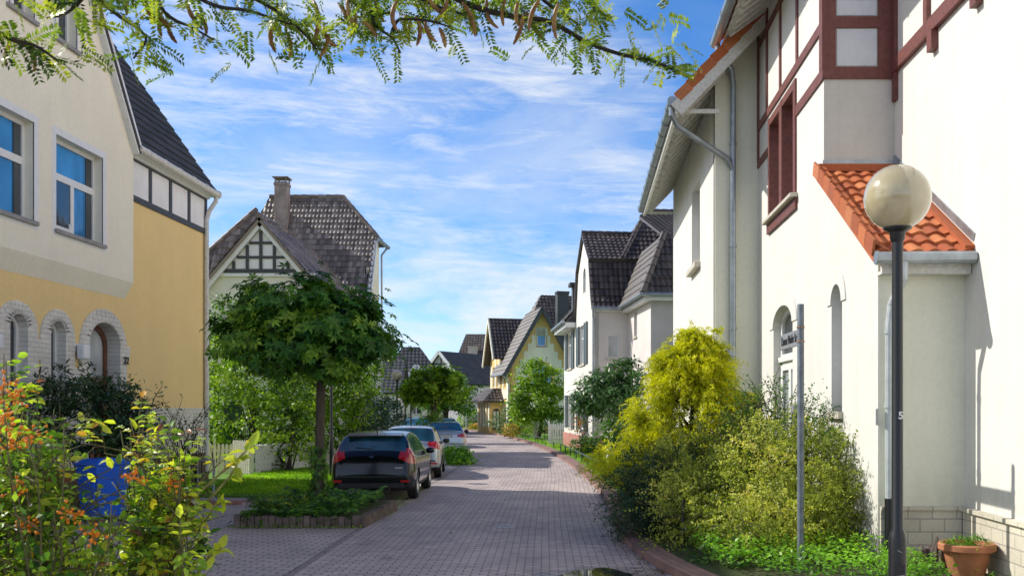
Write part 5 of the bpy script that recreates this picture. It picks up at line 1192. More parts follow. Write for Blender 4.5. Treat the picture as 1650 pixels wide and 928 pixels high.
# ---- brick bed plants and lawns
rg = np.random.default_rng(51); bed = [(-5.7, 16.45), (-3.85, 16.45), (-3.85, 18.9), (-5.5, 18.9)]; P = scatter(rg, bed, 3400)
hz = .28 + .16*rg.random(len(P))*(1+.7*np.sin(P[:, 0]*5+1)*np.cos(P[:, 1]*4)) + .05*np.cos(P[:, 0]*2); P = np.column_stack([P, hz])
ov = rg.random(620); E = np.column_stack([-5.75+1.95*ov, 16.24+.12*rg.random(620), .29 - .27*rg.random(620)**1.3*(np.sin(ov*17+1)+np.sin(ov*41)>-.1)]); P = np.concatenate([P, E])
nn = len(P); np_obj('ivy_carpet', *leaves(P, np.stack([rg.normal(size=nn), rg.normal(size=nn)-.3, -.25*np.ones(nn)], 1), unit(np.stack([rg.normal(size=nn)*.45, rg.normal(size=nn)*.45-.35, np.ones(nn)], 1)), .085*(.6+.7*rg.random(nn)), T_IVY, rg.random(nn)), LF_COVER2, None, kind='stuff', label='ivy carpet filling the brick flower bed under the maple', cat='ivy')
plant('celandine', 'yellowish flowering weeds in the left corner of the brick flower bed', 'plant', (-5.4, 16.7, .25), [(-5.35, 16.7, .42, .32, .3, .14), (-5.0, 16.6, .38, .3, .2, .12)], 420, .05, T_LONG, leafmat('yellow_flower_leaf', [(0, (.06, .14, .015, 1)), (.75, (.14, .22, .02, 1)), (.8, (.6, .5, .02, 1)), (1, (.7, .6, .03, 1))]), 50, .07, 4, .004, seed=33)

def blades(name, polys, n, h, label, seed, mat=LF_GRASS, z=.09):
    rg = np.random.default_rng(seed); P = np.concatenate([scatter(rg, p, n) for p in polys]); P = np.column_stack([P, np.full(len(P), z)]); k = len(P)
    D = np.stack([rg.normal(size=k)*.35, rg.normal(size=k)*.35, np.ones(k)], 1)
    tv = (np.array([(0, -.10, 0), (.6, -.08, .05), (1, 0, .15), (.6, .08, .05), (0, .10, 0)])[:4], [(0, 1, 2, 3)])
    tone = .5+.5*np.sin(P[:, 0]*1.7+1)*np.cos(P[:, 1]*1.1); N = unit(np.stack([rg.normal(size=k), rg.normal(size=k), np.zeros(k)], 1))
    return np_obj(name, *leaves(P, D, N, h*(.5+rg.random(k)), tv, np.clip(.5*rg.random(k)+.5*tone, 0, 1)), mat, None, kind='stuff', label=label, cat='grass')
blades('grass', [[(-9.3, 21.3), (-6.0, 21.3), (-5.9, 30), (-9.4, 30)]], 26000, .075, 'mown grass of the lawn in front of the picket fence', 61)
vr = [(RX(y)+.36, y) for y in range(19, 62, 2)] + [(RX(y)+3.2, y) for y in range(61, 18, -2)]
blades('grass', [vr], 42000, .085, 'mown grass of the verge along the low rail', 62, z=.10)
jt = [(LX(y)-.3, y) for y in range(20, 25)] + [(LX(y)+.02, y) for y in range(24, 19, -1)]
blades('weeds', [jt, [(-3.9, 17.9), (-3.55, 17.9), (-3.6, 20.3), (-4.0, 20.3)], [(-5.9, 16.1), (-3.7, 16.12), (-3.7, 16.26), (-5.9, 16.26)]], 240, .05, 'weeds and moss growing in the joints beside the brick bed', 63, z=0)
kb = [(RX(y)-.05, y) for y in np.arange(11, 20, .5)] + [(RX(y)+.0, y) for y in np.arange(19.5, 10.5, -.5)]
blades('weeds', [kb], 500, .05, 'thin weeds growing along the foot of the right kerb', 64, z=0)
# ------------------------------------------------------------------ street furniture and garden things
# brick flower bed
fb_ = thing('flower_bed', 'raised flower bed of mossy upright bricks round the maple', 'flower bed', (-4.8, 17.6, 0))
def edge(pts, name):
    for (x0, y0), (x1, y1) in zip(pts, pts[1:]):
        L_ = math.hypot(x1-x0, y1-y0); n = round(L_/.118); k = MB()
        for i in range(n):
            a, b = Vector((x0, y0, 0)).lerp(Vector((x1, y1, 0)), i/n), Vector((x0, y0, 0)).lerp(Vector((x1, y1, 0)), (i+.9)/n)
            hh = .175+.035*random.random(); o = Vector((0, 0, hh/2)); k.beam(a+o, b+o, .11+.012*random.random(), hh, (0, 0, 1))
        obj(name, k, PLANT_B, fb_, bevel=.008)
PLANT_B = simple('mossy_brick', (.15, .11, .09, 1), .9, var=.5, scale=5, bump=.6)
edge([(-5.83, 16.3), (-3.74, 16.3)], 'brick_edge'); edge([(-3.72, 16.36), (-3.68, 19.0)], 'brick_edge'); edge([(-5.83, 16.4), (-5.6, 19.0)], 'brick_edge')
obj('soil', MB().box(-5.76, -3.78, 16.36, 19.0, 0, .2), SOIL, fb_)
k = MB().add([(-6.12, 16.6, .01), (-6.0, 16.55, .09), (-5.93, 16.66, .03), (-6.03, 16.75, .05), (-6.1, 16.7, .07)], [(0, 1, 4), (1, 2, 3), (1, 3, 4), (0, 4, 3)]); obj('paper_scrap', k, simple('litter_paper', (.7, .72, .78, 1), .6), label='crumpled white paper scrap beside the left end of the brick flower bed', cat='litter')

# picket fence and gate
def pickets(mb, x0, y0, x1, y1, h0, h1, z, n, w=.075):
    d = Vector((x1-x0, y1-y0, 0)); L_ = d.length; d.normalize(); nn = Vector((-d.y, d.x, 0))
    for i in range(n):
        c = Vector((x0, y0, z)) + d*(L_*(i+.5)/n); h = h0+(h1-h0)*i/max(1, n-1); a, b = c - d*w/2, c + d*w/2; t_ = nn*.011
        mb.add([a-t_, b-t_, b-t_+Z_*(h-.06), c-t_+Z_*h, a-t_+Z_*(h-.06), a+t_, b+t_, b+t_+Z_*(h-.06), c+t_+Z_*h, a+t_+Z_*(h-.06)], [(0, 1, 2, 3, 4), (9, 8, 7, 6, 5), (0, 5, 6, 1), (1, 6, 7, 2), (2, 7, 8, 3), (3, 8, 9, 4), (4, 9, 5, 0)])
fe = thing('picket_fence', 'white picket fence with pointed pales beside the corner of the yellow house', 'fence', (-10.6, 28.5, .09))
k = MB(); pickets(k, -11.1, 28.55, -10.25, 28.5, .88, .86, .1, 7, .08); obj('pale', k, OLDW, fe)
k = MB(); k.beam((-11.1, 28.58, .35), (-10.25, 28.53, .35), .03, .07); k.beam((-11.1, 28.58, .75), (-10.25, 28.53, .75), .03, .07); obj('rail', k, OLDW, fe)
ga = thing('picket_gate', 'weathered white picket gate with close vertical boards at the lawn', 'gate', (-9.9, 28.3, .09))
k = MB(); pickets(k, -10.22, 28.4, -9.62, 28.1, .98, .98, .1, 8, .072); obj('pale', k, OLDW, ga)
k = MB(); k.beam((-10.22, 28.44, .35), (-9.62, 28.14, .35), .03, .08); k.beam((-10.22, 28.44, .8), (-9.62, 28.14, .8), .03, .08); k.beam((-10.2, 28.44, .35), (-9.64, 28.14, .8), .03, .07); obj('brace', k, OLDW, ga)
k = MB().box(-9.62, -9.52, 28.05, 28.15, 0, 1.05); obj('gate_post', k, OLDW, ga)
f2 = thing('board_fence', 'dull white board fence running back from the gate under the shrubs', 'fence', (-9.4, 30, .09))
k = MB(); pickets(k, -9.5, 28.2, -8.6, 33.5, .85, .8, .1, 52, .092); obj('pale', k, OLDW, f2); obj('rail', MB().beam((-9.53, 28.2, .6), (-8.63, 33.5, .6), .03, .08), OLDW, f2)
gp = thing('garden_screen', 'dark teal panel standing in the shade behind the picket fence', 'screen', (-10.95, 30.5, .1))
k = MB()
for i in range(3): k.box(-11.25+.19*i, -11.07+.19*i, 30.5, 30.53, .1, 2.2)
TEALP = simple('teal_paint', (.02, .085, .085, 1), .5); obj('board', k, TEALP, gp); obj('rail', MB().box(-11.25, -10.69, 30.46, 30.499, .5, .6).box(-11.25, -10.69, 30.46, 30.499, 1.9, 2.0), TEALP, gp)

# blue wheelie bin
bn = thing('wheelie_bin', 'blue wheelie bin with closed lid in front of the dark rhododendron', 'bin', (-8.42, 17.1, .06), math.radians(-28))
BLUE = simple('blue_plastic', (.015, .13, .68, 1), .38, var=.12, scale=5)
def taper(mb, w0, d0, w1, d1, z0, z1):
    return mb.add([(-w0/2, -d0/2, z0), (w0/2, -d0/2, z0), (w0/2, d0/2, z0), (-w0/2, d0/2, z0), (-w1/2, -d1/2, z1), (w1/2, -d1/2, z1), (w1/2, d1/2, z1), (-w1/2, d1/2, z1)], [(0, 3, 2, 1), (4, 5, 6, 7), (0, 1, 5, 4), (1, 2, 6, 5), (2, 3, 7, 6), (3, 0, 4, 7)])
k = taper(MB(), .46, .52, .57, .68, .06, .94); k.box(-.20, .20, -.33, -.30, .35, .75); obj('body', k, BLUE, bn, local=True, bevel=.02)
k = taper(MB(), .62, .74, .62, .74, .945, .985); taper(k, .58, .66, .42, .46, .986, 1.06); li = obj('lid', k, BLUE, bn, local=True, bevel=.015)
k = MB().tube([(-.24, .38, 1.0), (-.24, .46, 1.03), (.24, .46, 1.03), (.24, .38, 1.0)], .016, 8); obj('handle', k, BLUE, bn, local=True)
TYRE = simple('rubber', (.014, .014, .015, 1), .75, bump=.2)
for x in (-.25, .25):
    k = MB().lathe([(.0, -.025), (.085, -.025), (.1, -.012), (.1, .012), (.085, .025), (0, .025)], (x, .27, .045), 18, 'X'); obj('wheel', k, TYRE, bn, local=True)

# steps with thin railing in the left garden
sr = thing('stair_rail', 'thin grey metal railing beside a pale step at the edge of the left lawn', 'railing', (-8.3, 19.7, .1))
k = MB()
for (x, y) in ((-8.15, 20.6), (-8.05, 19.9), (-7.75, 20.4), (-7.5, 19.8)): k.tube([(x, y, .1), (x, y, .95)], .013, 6)
obj('post', k, ZINC, sr)
k = MB().tube([(-8.05, 19.9, .93), (-7.5, 19.8, .93)], .012, 6); k.tube([(-8.05, 19.9, .4), (-7.5, 19.8, .4)], .01, 6); k.tube([(-8.15, 20.6, .93), (-7.75, 20.4, .93)], .012, 6); obj('rail', k, ZINC, sr)
k = MB().box(-8.25, -7.85, 19.55, 19.95, 0, .34); obj('garden_step', k, simple('pale_concrete', (.55, .54, .52, 1), .8, bump=.3), label='pale concrete block step at the foot of the thin railing', cat='step', bevel=.015)

# globe lamps
OPAL = NT('opal_globe'); OPAL.b.inputs['Base Color'].default_value = (.60, .56, .42, 1); OPAL.b.inputs['Roughness'].default_value = .16; OPAL.b.inputs['Coat Weight'].default_value = 1; OPAL.b.inputs['Transmission Weight'].default_value = .22; OPAL.b.inputs['IOR'].default_value = 1.45
vv = OPAL.coord(); OPAL.l(OPAL.ramp(OPAL.noise(vv, 3.5, 4), [(.3, (.52, .45, .27, 1)), (.7, (.66, .58, .38, 1))]), OPAL.b.inputs['Base Color'])
def lamp(label, x, y, z0, H, R=.225, num=None, group='black globe street lamps'):
    t = thing('street_lamp', label, 'street lamp', (x, y, z0), 0, group); o = (x, y, z0)
    k = MB().lathe([(0, 0), (.12, 0), (.12, .02), (.062, .03), (.062, 1.02), (.055, 1.06), (.040, 1.10), (.038, H-.06), (.038, H)], o, 20); p = obj('post', k, BLACKP, t, smooth=True, auto=30)
    k = MB().lathe([(.038, H-.10), (.05, H-.08), (.055, H-.03), (.10, H-.005), (.098, H+.03), (.0, H+.03)], o, 24); obj('collar', k, BLACKP, t, smooth=True, auto=30)
    n = 18; pr = [(R*math.sin(a), H+R*.93-R*math.cos(a)) for a in np.linspace(.42, PI-.001, n)]; g = obj('globe', MB().lathe(pr, o, 40), OPAL.m, t, smooth=True)
    obj('service_door', MB().box(x-.032, x+.032, y-.0665, y-.058, z0+.35, z0+.85), BLACKP, p)
    if num: text_mesh(num, .072, .001, WPAINT, 'number', p, (x+.012, y-.0405, 1.945), (1, 0, 0), (0, -1, 0), .002)
    return t
q = at(1446, 657, 6.9)
lm = lamp('black globe street lamp with number 5 in the right foreground', q.x, 6.9, .05, 3.22, .232, '5', group=None)
post = [o for o in bpy.data.objects if o.parent == lm and o.name.startswith('post')][0]
k = MB()
for a, b in (((-.014, 1.0), (.012, .985)), ((-.03, .82), (.03, .83)), ((-.008, .74), (-.006, .60)), ((.02, .70), (-.012, .62))): k.beam((q.x+a[0], 6.9-.0625, a[1]), (q.x+b[0], 6.9-.0625, b[1]), .003, .012, (0, -1, 0))
obj('scratch', k, simple('scratch_mark', (.45, .45, .45, 1), .7), post)
q = at(534, 657, 27); lamp('black lamp post rising into the maple crown left of the black car', q.x, 27, .05, 3.3, .22)
q = at(645, 657, 44); lamp('black globe lamp beside the dark hedge, globe seen against the cream house', q.x-.15, 44, .1, 3.15, .235)
# a thin pole behind the silver cars
for u, Y, lab in ((653, 48, 'thin dark left pole of the pair behind the silver hatchback'), (662, 46, 'thin dark right pole of the pair behind the silver hatchback')):
    q = at(u, 657, Y); obj('pole', MB().lathe([(.045, .1), (.04, 2.9), (.0, 2.92)], (q.x, Y, 0), 10), BLACKP, label=lab, cat='pole', smooth=True, auto=40)
q = at(751, 657, 84); obj('pole', MB().lathe([(.06, .1), (.055, 3.0), (0, 3.02)], (q.x, 84, 0), 10), ZINC, label='pale grey pole at the end of the street near the porch', cat='pole', smooth=True, auto=40)

# street name sign in the foreground
sx, sy = 2.526, 11.33; sn = thing('street_sign', 'grey pole carrying a grey street name plate, in the olive shrub', 'street sign', (sx, sy, .1))
GALV = simple('galvanised_pole', (.15, .175, .20, 1), .55, metal=.3, var=.35, scale=9, bump=.15)
k = MB().lathe([(.040, .1), (.040, 3.19), (.036, 3.205), (0, 3.205)], (sx, sy, 0), 16); po = obj('pole', k, GALV, sn, smooth=True, auto=40)
k = MB()
for z in (2.925, 2.76): k.lathe([(.040, z), (.047, z), (.047, z+.024), (.040, z+.024)], (sx, sy, 0), 16)
obj('clamp', k, simple('rusty_clamp', (.30, .20, .15, 1), .6, metal=.3), po)
SIGNP = simple('grey_sign_plate', (.24, .25, .26, 1), .5); k = MB().box(sx-.012, sx+.012, sy+.045, sy+1.11, 2.73, 2.922); pt = obj('name_plate', k, SIGNP, sn, bevel=.006)
text_mesh('Clemens Winkler Str.', .15, .002, INK, 'lettering', pt, (sx-.0145, sy+.578, 2.826), (0, -1, 0), (-1, 0, 0), .001, xs=.70)

# terracotta pot, driftwood
TERRA = simple('terracotta', (.44, .17, .08, 1), .8, var=.25, scale=5, bump=.3)
pt_ = thing('flower_pot', 'terracotta pot with small green succulents by the white house plinth', 'pot', (4.33, 11.0, .12))
k = MB().lathe([(.0, .0), (.19, .0), (.255, .27), (.30, .275), (.312, .29), (.312, .345), (.30, .36), (.275, .36), (.265, .30), (.0, .30)], (4.33, 11.0, .12), 40); obj('pot', k, TERRA, pt_, smooth=True, auto=35)
k = MB().lathe([(.0, .315), (.266, .31)], (4.33, 11.0, .12), 24); obj('soil', k, SOIL, pt_)
rg = np.random.default_rng(9); np_obj('succulent', *crown(rg, [(4.24, 10.92, .48, .15, .14, .07), (4.40, 10.84, .47, .13, .10, .11)], 700, .045, T_LONG, 60, .035, up=.6), LF_COVER, pt_)
lg = MB(); rr = random.Random(4)
for i in range(7):
    x = 3.84+.055*i; a = Vector((x, 11.25+.1*rr.random(), .1)); lg.tube([Vector((3.98, 11.3, .12)), a, a + Vector((.05*rr.random(), .05, .16+.1*rr.random())), a + Vector((.12*rr.random()-.03, .1, .26+.16*rr.random()))], [.05, .07, .06, .015], 7)
obj('driftwood', lg, barkmat('driftwood_bark', (.13, .10, .085, 1)), label='dark weathered root stump left of the terracotta pot', cat='stump')
# a dead cable stub post in front of the dark shrub
obj('bollard', MB().lathe([(.028, 0), (.028, .62), (.02, .64), (0, .645)], (1.36, 13.3, .1), 12), BLACKP, label='short dark metal stake under the dark blue-green shrub', cat='stake', smooth=True, auto=40)

# low hoop rails on the right verge
def hoop(ys, label, dx=.42, h=.30):
    t = thing('low_rail', label, 'railing', (RX(ys[0])+dx, ys[0], .1), 0, 'low rails on the verge'); pts = [Vector((RX(y)+dx, y, .1)) for y in ys]
    for p in pts:
        obj('post', MB().tube([p, p + Z_*h], .022, 8), DKGREEN, t)
    obj('rail', MB().tube([p + Z_*h for p in pts], .024, 8), DKGREEN, t)
hoop(list(np.linspace(25.3, 43, 9)), 'longest dark green low rail on the grass verge, nearest the golden cypress')
hoop([46.2, 50.0], 'short two-post low rail in the middle of the verge')
hoop(list(np.linspace(51.5, 68, 6)), 'farthest low rail on the verge below the forked tree')
# garden wall and gate by the pinkish house
gw_ = MB(); gw_.box(.85, 1.06, 33.6, 37.2, .05, 1.10); gw_.box(.82, 1.09, 33.55, 37.25, 1.10, 1.16); obj('garden_wall', gw_, WHITE, label='low white rendered garden wall beside the golden cypress', cat='wall')
gt_ = thing('garden_gate', 'white wooden gate between the forked tree and the red plinth', 'gate', (-1.35, 50.5, .1))
k = MB(); pickets(k, -1.75, 50.5, -1.0, 50.5, 1.1, 1.1, .1, 6, .09); obj('pale', k, WPAINT, gt_); k = MB().box(-1.83, -1.74, 50.45, 50.55, .1, 1.35).box(-1.0, -.91, 50.45, 50.55, .1, 1.35); obj('gate_post', k, WPAINT, gt_); obj('rail', MB().box(-1.74, -1.0, 50.52, 50.55, .4, .5), WPAINT, gt_); obj('rail', MB().box(-1.74, -1.0, 50.52, 50.55, .9, 1.0), WPAINT, gt_)
k = MB().box(-3.0, -2.75, 58.6, 58.85, .1, 1.6); k.box(-3.04, -2.71, 58.56, 58.89, 1.6, 1.68); obj('gate_pillar', k, WHITE, label='white gate pillar left of the forked tree trunk', cat='pillar')
# ------------------------------------------------------------------ cars
def catmull(P, n):
    P = np.asarray(P, float); Q = np.vstack([2*P[0]-P[1], P, 2*P[-1]-P[-2]]); seg = len(P)-1; out = []
    t = np.linspace(0, seg, n); i = np.minimum(t.astype(int), seg-1); f = (t-i)[:, None]
    a, b, c, d = Q[i], Q[i+1], Q[i+2], Q[i+3]
    return .5*((2*b) + (c-a)*f + (2*a-5*b+4*c-d)*f**2 + (3*b-a-3*c+d)*f**3)

GL_CAR = glassmat('car_glass', (.02, .085, .12, 1), 1.9, .03, .5)  # teal base colour painted in for the sky reflected in the glass
RED = paint('red_lens', (.50, .012, .015, 1), .15); CLEAR = paint('clear_lens', (.60, .58, .55, 1), .12); CHROME = simple('alloy', (.52, .53, .55, 1), .28, metal=.85, var=.1)
BLKPL = simple('black_plastic', (.014, .014, .015, 1), .5); PLATE = simple('number_plate', (.62, .62, .60, 1), .4)

def build_car(name, label, loc, rz, d, group='parked cars'):
    t = thing(name, label, 'car', loc, rz, group); L_, W, top = d['L'], d['W'], d['top']; hw = W/2
    prof = catmull(top, 600); arc = np.concatenate([[0], np.cumsum(np.hypot(*np.diff(prof, axis=0).T))]); ns = d.get('ns', 190)
    s = np.linspace(0, arc[-1], ns); ys = np.interp(s, arc, prof[:, 0]); zt = np.interp(s, arc, prof[:, 1]); ys = np.maximum.accumulate(ys + np.arange(ns)*1e-5)
    H = zt.max(); mt = d.get('mt', 76); V = np.zeros((ns, mt, 3)); belt0, belt1 = d['belt']
    for i, (y, z) in enumerate(zip(ys, zt)):
        e0 = max(0, 1-y/d.get('rr', .5)); e1 = max(0, (y-(L_-1.0))/1.0); w = hw*(1 - .15*e0**2.2 - .20*e1**2.2)
        zb = .21 + .12*max(0, 1-y/.45)**1.5 + .04*max(0, (y-L_+.5)/.5)
        be = belt0 + (belt1-belt0)*y/L_; be = min(be, z-.035); g = np.clip((z-be)/(H-be+1e-6), 0, 1) if z > be+.04 else 0.0
        g = np.clip((z-be)/(H-belt1), 0, 1); wr = w*(.93-.005) - (.17*g+.02)*1.0
        wr = max(wr, .2)
        zz = lambda q: zb + (be-zb)*q
        c = [(0, zb), (w*.6, zb), (w*.90, zb+.02), (w*.975, zz(.22)), (w, zz(.42)), (w, zz(.6)), (w*.985, zz(.80)), (w*.965, zz(.93)), (w*.935, be), (wr*.55+w*.925*.45, be+(z-be)*.42), (wr*.98, be+(z-be)*.82), (wr*.86, z-.018), (wr*.5, z+.006), (0, z+.012)]
        V[i] = np.column_stack([catmull(c, mt)[:, 0], np.full(mt, y), catmull(c, mt)[:, 1]])
    V[:, :, 0] = np.maximum(V[:, :, 0], 0)
    idx = np.arange(ns*mt).reshape(ns, mt); F = np.stack([idx[:-1, :-1], idx[:-1, 1:], idx[1:, 1:], idx[1:, :-1]], -1).reshape(-1, 4)
    P = V.reshape(-1, 3); Pm = P*np.array([-1, 1, 1]); C_ = P[F].mean(1); x, y, z = C_.T
    ti = np.tile(np.arange(mt-1), ns-1)/(mt-1)*13; lab = np.zeros(len(F), int)
    be = belt0 + (belt1-belt0)*y/L_; ztc = np.interp(y, ys, zt)
    (rw0, rw1), (ws0, ws1), (sg0, sg1) = d['rw'], d['ws'], d['sg']
    side = (ti > 8.15) & (ti < 10.3) & (z > be+.02) & (z < H-.085)
    rk, fk = d['rake']
    yy0 = sg0 + (z-be)*rk; yy1 = sg1 - (z-be)*fk
    sgm = side & (y > yy0) & (y < yy1) & (np.abs(y-d['bp']-(z-be)*.12) > .035)
    lab[sgm] = 1
    halfw = np.interp(y, ys, V[:, int(10*(mt-1)/13), 0])
    lab[(ti > 9.6) & (y > rw0) & (y < rw1) & (x < halfw-.035)] = 2
    lab[(ti > 9.6) & (y > ws0) & (y < ws1) & (x < halfw-.03)] = 3
    tl = d['tl']; lab[(y < tl['y']) & (z > tl['z0'] - tl.get('sl', 0)*(x-.8)) & (z < tl['z1'] + tl.get('su', 0)*(x-.8)) & (x > tl['x']) & (ti > 4) & (lab != 2)] = 4
    wy = d['wy']; wr_ = d['wr']
    for a in wy: lab[((y-a)**2 + (z-wr_+.0)**2 < (wr_+.055)**2) & (ti > 2.2) & (x > hw*.6)] = 9
    lab[(z < .33 + d.get('skirt', 0)) & (lab == 0) & (ti < 4)] = 5
    names = {0: ('body', d['paint']), 5: ('bumper_skirt', BLKPL)}
    inv = None
    def emit(nm, mask, mat, mirror=True, only=None, sm=True, off=0.0):
        Vs, Fs, b = [], [], 0
        for sgn in ((1, -1) if only is None else (only,)):
            f = F[mask]; u, ivx = np.unique(f, return_inverse=True); v = (P if sgn > 0 else Pm)[u]; ff = ivx.reshape(-1, 4)
            if sgn < 0: ff = ff[:, ::-1]
            Vs.append(v); Fs.append(ff + b); b += len(v)
        if not len(Fs[0]): return None
        me = bpy.data.meshes.new(nm); me.from_pydata(np.concatenate(Vs).tolist(), [], np.concatenate(Fs).tolist())
        if only is None:
            bm = bmesh.new(); bm.from_mesh(me); bmesh.ops.remove_doubles(bm, verts=bm.verts, dist=2e-5); bm.to_mesh(me); bm.free()
        finish(me, mat, sm); return put(nm, me, t)
    bd = emit('body', lab == 0, d['paint']); emit('bumper_skirt', lab == 5, BLKPL)
    emit('rear_window', lab == 2, GL_CAR); emit('windscreen', lab == 3, GL_CAR)
    for sgn in (1, -1):
        emit('side_window', lab == 1, GL_CAR, only=sgn); emit('tail_light', lab == 4, RED, only=sgn)
    A = dict(local=True)
    # closing tail and nose faces, and a dark underbody with wheel wells
    r0 = [tuple(p) for p in V[0]] + [(-p[0], p[1], p[2]) for p in V[0][::-1]]; obj('rear_bumper', MB().add(r0, [list(range(len(r0)))]), d['paint'], t, **A)
    r1 = [tuple(p) for p in V[-1]] + [(-p[0], p[1], p[2]) for p in V[-1][::-1]]; obj('front_bumper', MB().add(r1, [list(range(len(r1)))[::-1]]), d['paint'], t, **A)
    u = MB().box(-hw+.22, hw-.22, .3, L_-.3, .24, .62)
    for a in wy:
        for sg_ in (-1, 1): u.box(sg_*(hw-.24), sg_*(hw-.30), a-.42, a+.42, .22, .8)
    obj('underbody', u, BLKPL, t, **A)
    for a in wy:
        for sg_ in (-1, 1):
            o = (sg_*(hw-.115), a, wr_); R = wr_; k = MB().lathe([(R*.62, -.10), (R*.9, -.105), (R, -.075), (R, .075), (R*.9, .105), (R*.62, .10)], o, 36, 'X')
            rm = MB().lathe([(0, .062*sg_), (.035, .07*sg_), (.05, .055*sg_)], o, 20, 'X'); rm.lathe([(R*.56, .06*sg_), (R*.66, .104*sg_), (R*.67, .09*sg_), (R*.60, .0)], o, 36, 'X')
            for q in range(d.get('spokes', 5)):
                an = 2*PI*q/d.get('spokes', 5)+.3
                for da in (-.13, .13): rm.beam(Vector(o) + Vector((.055*sg_, .04*math.cos(an), .04*math.sin(an))), Vector(o) + Vector((.075*sg_, R*.62*math.cos(an+da), R*.62*math.sin(an+da))), .036, .02, (1, 0, 0))
            wo = obj('wheel', rm, CHROME, t, smooth=False, **A); obj('tyre', k, TYRE, wo, smooth=True, auto=40, **A)
            obj('hub_shadow', MB().lathe([(0, -.03*sg_), (R*.62, -.03*sg_)], o, 20, 'X'), BLKPL, wo, **A)
    for sg_ in (-1, 1):
        k = MB(); yb = d['mir']; zb = d['belt'][1]+.05
        k.lathe([(.0, -.0), (.055, .01), (.085, .06), (.085, .13), (.06, .19), (0, .205)], (0, 0, 0), 12, 'X'); k.v = [Vector((sg_*(hw-.04+p.x*1.0), yb + p.y*.75, zb + p.z*.85)) for p in k.v]
        obj('wing_mirror', k, d.get('mirror', d['paint']), t, smooth=True, **A)
    zp = d['plate'] or .7; yp = float(np.interp(zp, [0] + list(zt[:40]), [0] + list(ys[:40]))) if zp > zt[0] else 0
    k = MB().box(-.27, .27, yp-.022, yp+.03, zp-.06, zp+.06); pf = d['plate'] and obj('number_plate', k, PLATE if d.get('plate_on', True) else BLKPL, t, **A)
    if d.get('plate_on', True): obj('plate_frame', MB().box(-.285, .285, yp-.016, yp+.03, zp-.075, zp+.075), BLKPL, pf, **A)
    for nm, mb, mt_ in d.get('extra', lambda: [])(): obj(nm, mb, mt_, t, **A)
    return t

BLKCAR = paint('black_car_paint', (.004, .005, .007, 1), .16, coat=.25); SILV = paint('silver_car_paint', (.48, .50, .50, 1), .3, .55); SILV2 = paint('pale_silver_paint', (.60, .62, .64, 1), .28, .45); BLUEC = paint('blue_car_paint', (.05, .16, .36, 1), .22, .2); DKBLUE = paint('dark_blue_paint', (.015, .03, .07, 1), .2, .1)
hatch_top = [(0, .58), (.012, .68), (.03, .80), (.07, .93), (.13, 1.03), (.22, 1.12), (.40, 1.28), (.53, 1.385), (.66, 1.425), (1.0, 1.455), (1.6, 1.475), (2.2, 1.455), (2.65, 1.35), (3.05, 1.16), (3.38, 1.01), (3.6, .965), (4.0, .88), (4.25, .76), (4.33, .64), (4.36, .5)]
def hatch_extra():
    e = []
    k = MB(); k.add([(-.56, .40, 1.405), (.56, .40, 1.405), (.60, .70, 1.452), (-.60, .70, 1.452), (-.56, .40, 1.375), (.56, .40, 1.375), (.6, .70, 1.42), (-.6, .70, 1.42)], [(0, 1, 2, 3), (7, 6, 5, 4), (0, 4, 5, 1), (1, 5, 6, 2), (3, 7, 4, 0)]); e.append(('roof_spoiler', k, BLKCAR))
    for s in (-1, 1): e.append(('rear_reflector', MB().box(s*.62, s*.80, -.006+.055*0, .05, .415, .465), RED))
    e.append(('exhaust', MB().lathe([(.048, .0), (.048, .1), (.038, .1), (.036, .0)], (.34, -.02, .27), 14).move((0, 0, 0)), CHROME)); kk = e[-1][1]; kk.v = [Vector((.34 + (p.x-.34), -.03 + (p.z-.27), .27 + p.y+.02)) for p in kk.v]
    e.append(('bumper_strip', MB().box(-.74, .74, -.012, .03, .525, .545), paint('bumper_gloss', (.03, .035, .04, 1), .2)))
    e.append(('diffuser', MB().box(-.70, .70, -.014, .05, .30, .40), BLKPL))
    e.append(('rear_wiper', MB().beam((0, .20, 1.115), (-.36, .235, 1.15), .025, .02), BLKPL)); e.append(('antenna', MB().tube([(0, .85, 1.45), (0, .72, 1.60)], [.012, .005], 6), BLKPL))
    e.append(('badge', MB().box(.50, .66, .008, .03, .715, .735).move((0, .0, .0)), CHROME)); e.append(('emblem', MB().lathe([(0, .0), (.05, .0), (.045, .01)], (0, 0, 0), 16), simple('emblem_blue', (.03, .05, .12, 1), .3, metal=.5))); kk = e[-1][1]; kk.v = [Vector((p.x, .05 - p.z, .96 + p.y*.55)) for p in kk.v]
    for s in (-1, 1): e.append(('door_handle', MB().box(s*.845, s*.872, 1.30, 1.48, .93, .955), BLKCAR)); e.append(('door_handle', MB().box(s*.87, s*.893, 2.25, 2.43, .90, .925), BLKCAR))
    return e
hatch = dict(L=4.36, W=1.82, top=hatch_top, belt=(1.02, .93), paint=BLKCAR, rw=(.17, .53), ws=(2.28, 3.28), sg=(.62, 3.18), rake=(.28, 1.55), bp=1.95, tl=dict(y=.42, z0=.82, z1=1.13, x=.58, sl=.45, su=.0), wy=(.82, 3.47), wr=.325, mir=2.78, plate=None, plate_on=False, extra=hatch_extra, skirt=.02)
q = at(602, 657, 20.9)
build_car('parked_car', 'glossy black hatchback with red tail lights parked behind the flower bed', (q.x-.02, 20.75, 0), math.radians(3.2), hatch)
est_top = [(0, .56), (.01, .70), (.03, .86), (.07, .98), (.14, 1.06), (.28, 1.22), (.40, 1.36), (.50, 1.43), (.7, 1.462), (1.2, 1.48), (2.0, 1.475), (2.45, 1.38), (2.9, 1.16), (3.2, 1.0), (3.45, .955), (3.9, .87), (4.1, .74), (4.18, .6), (4.2, .48)]
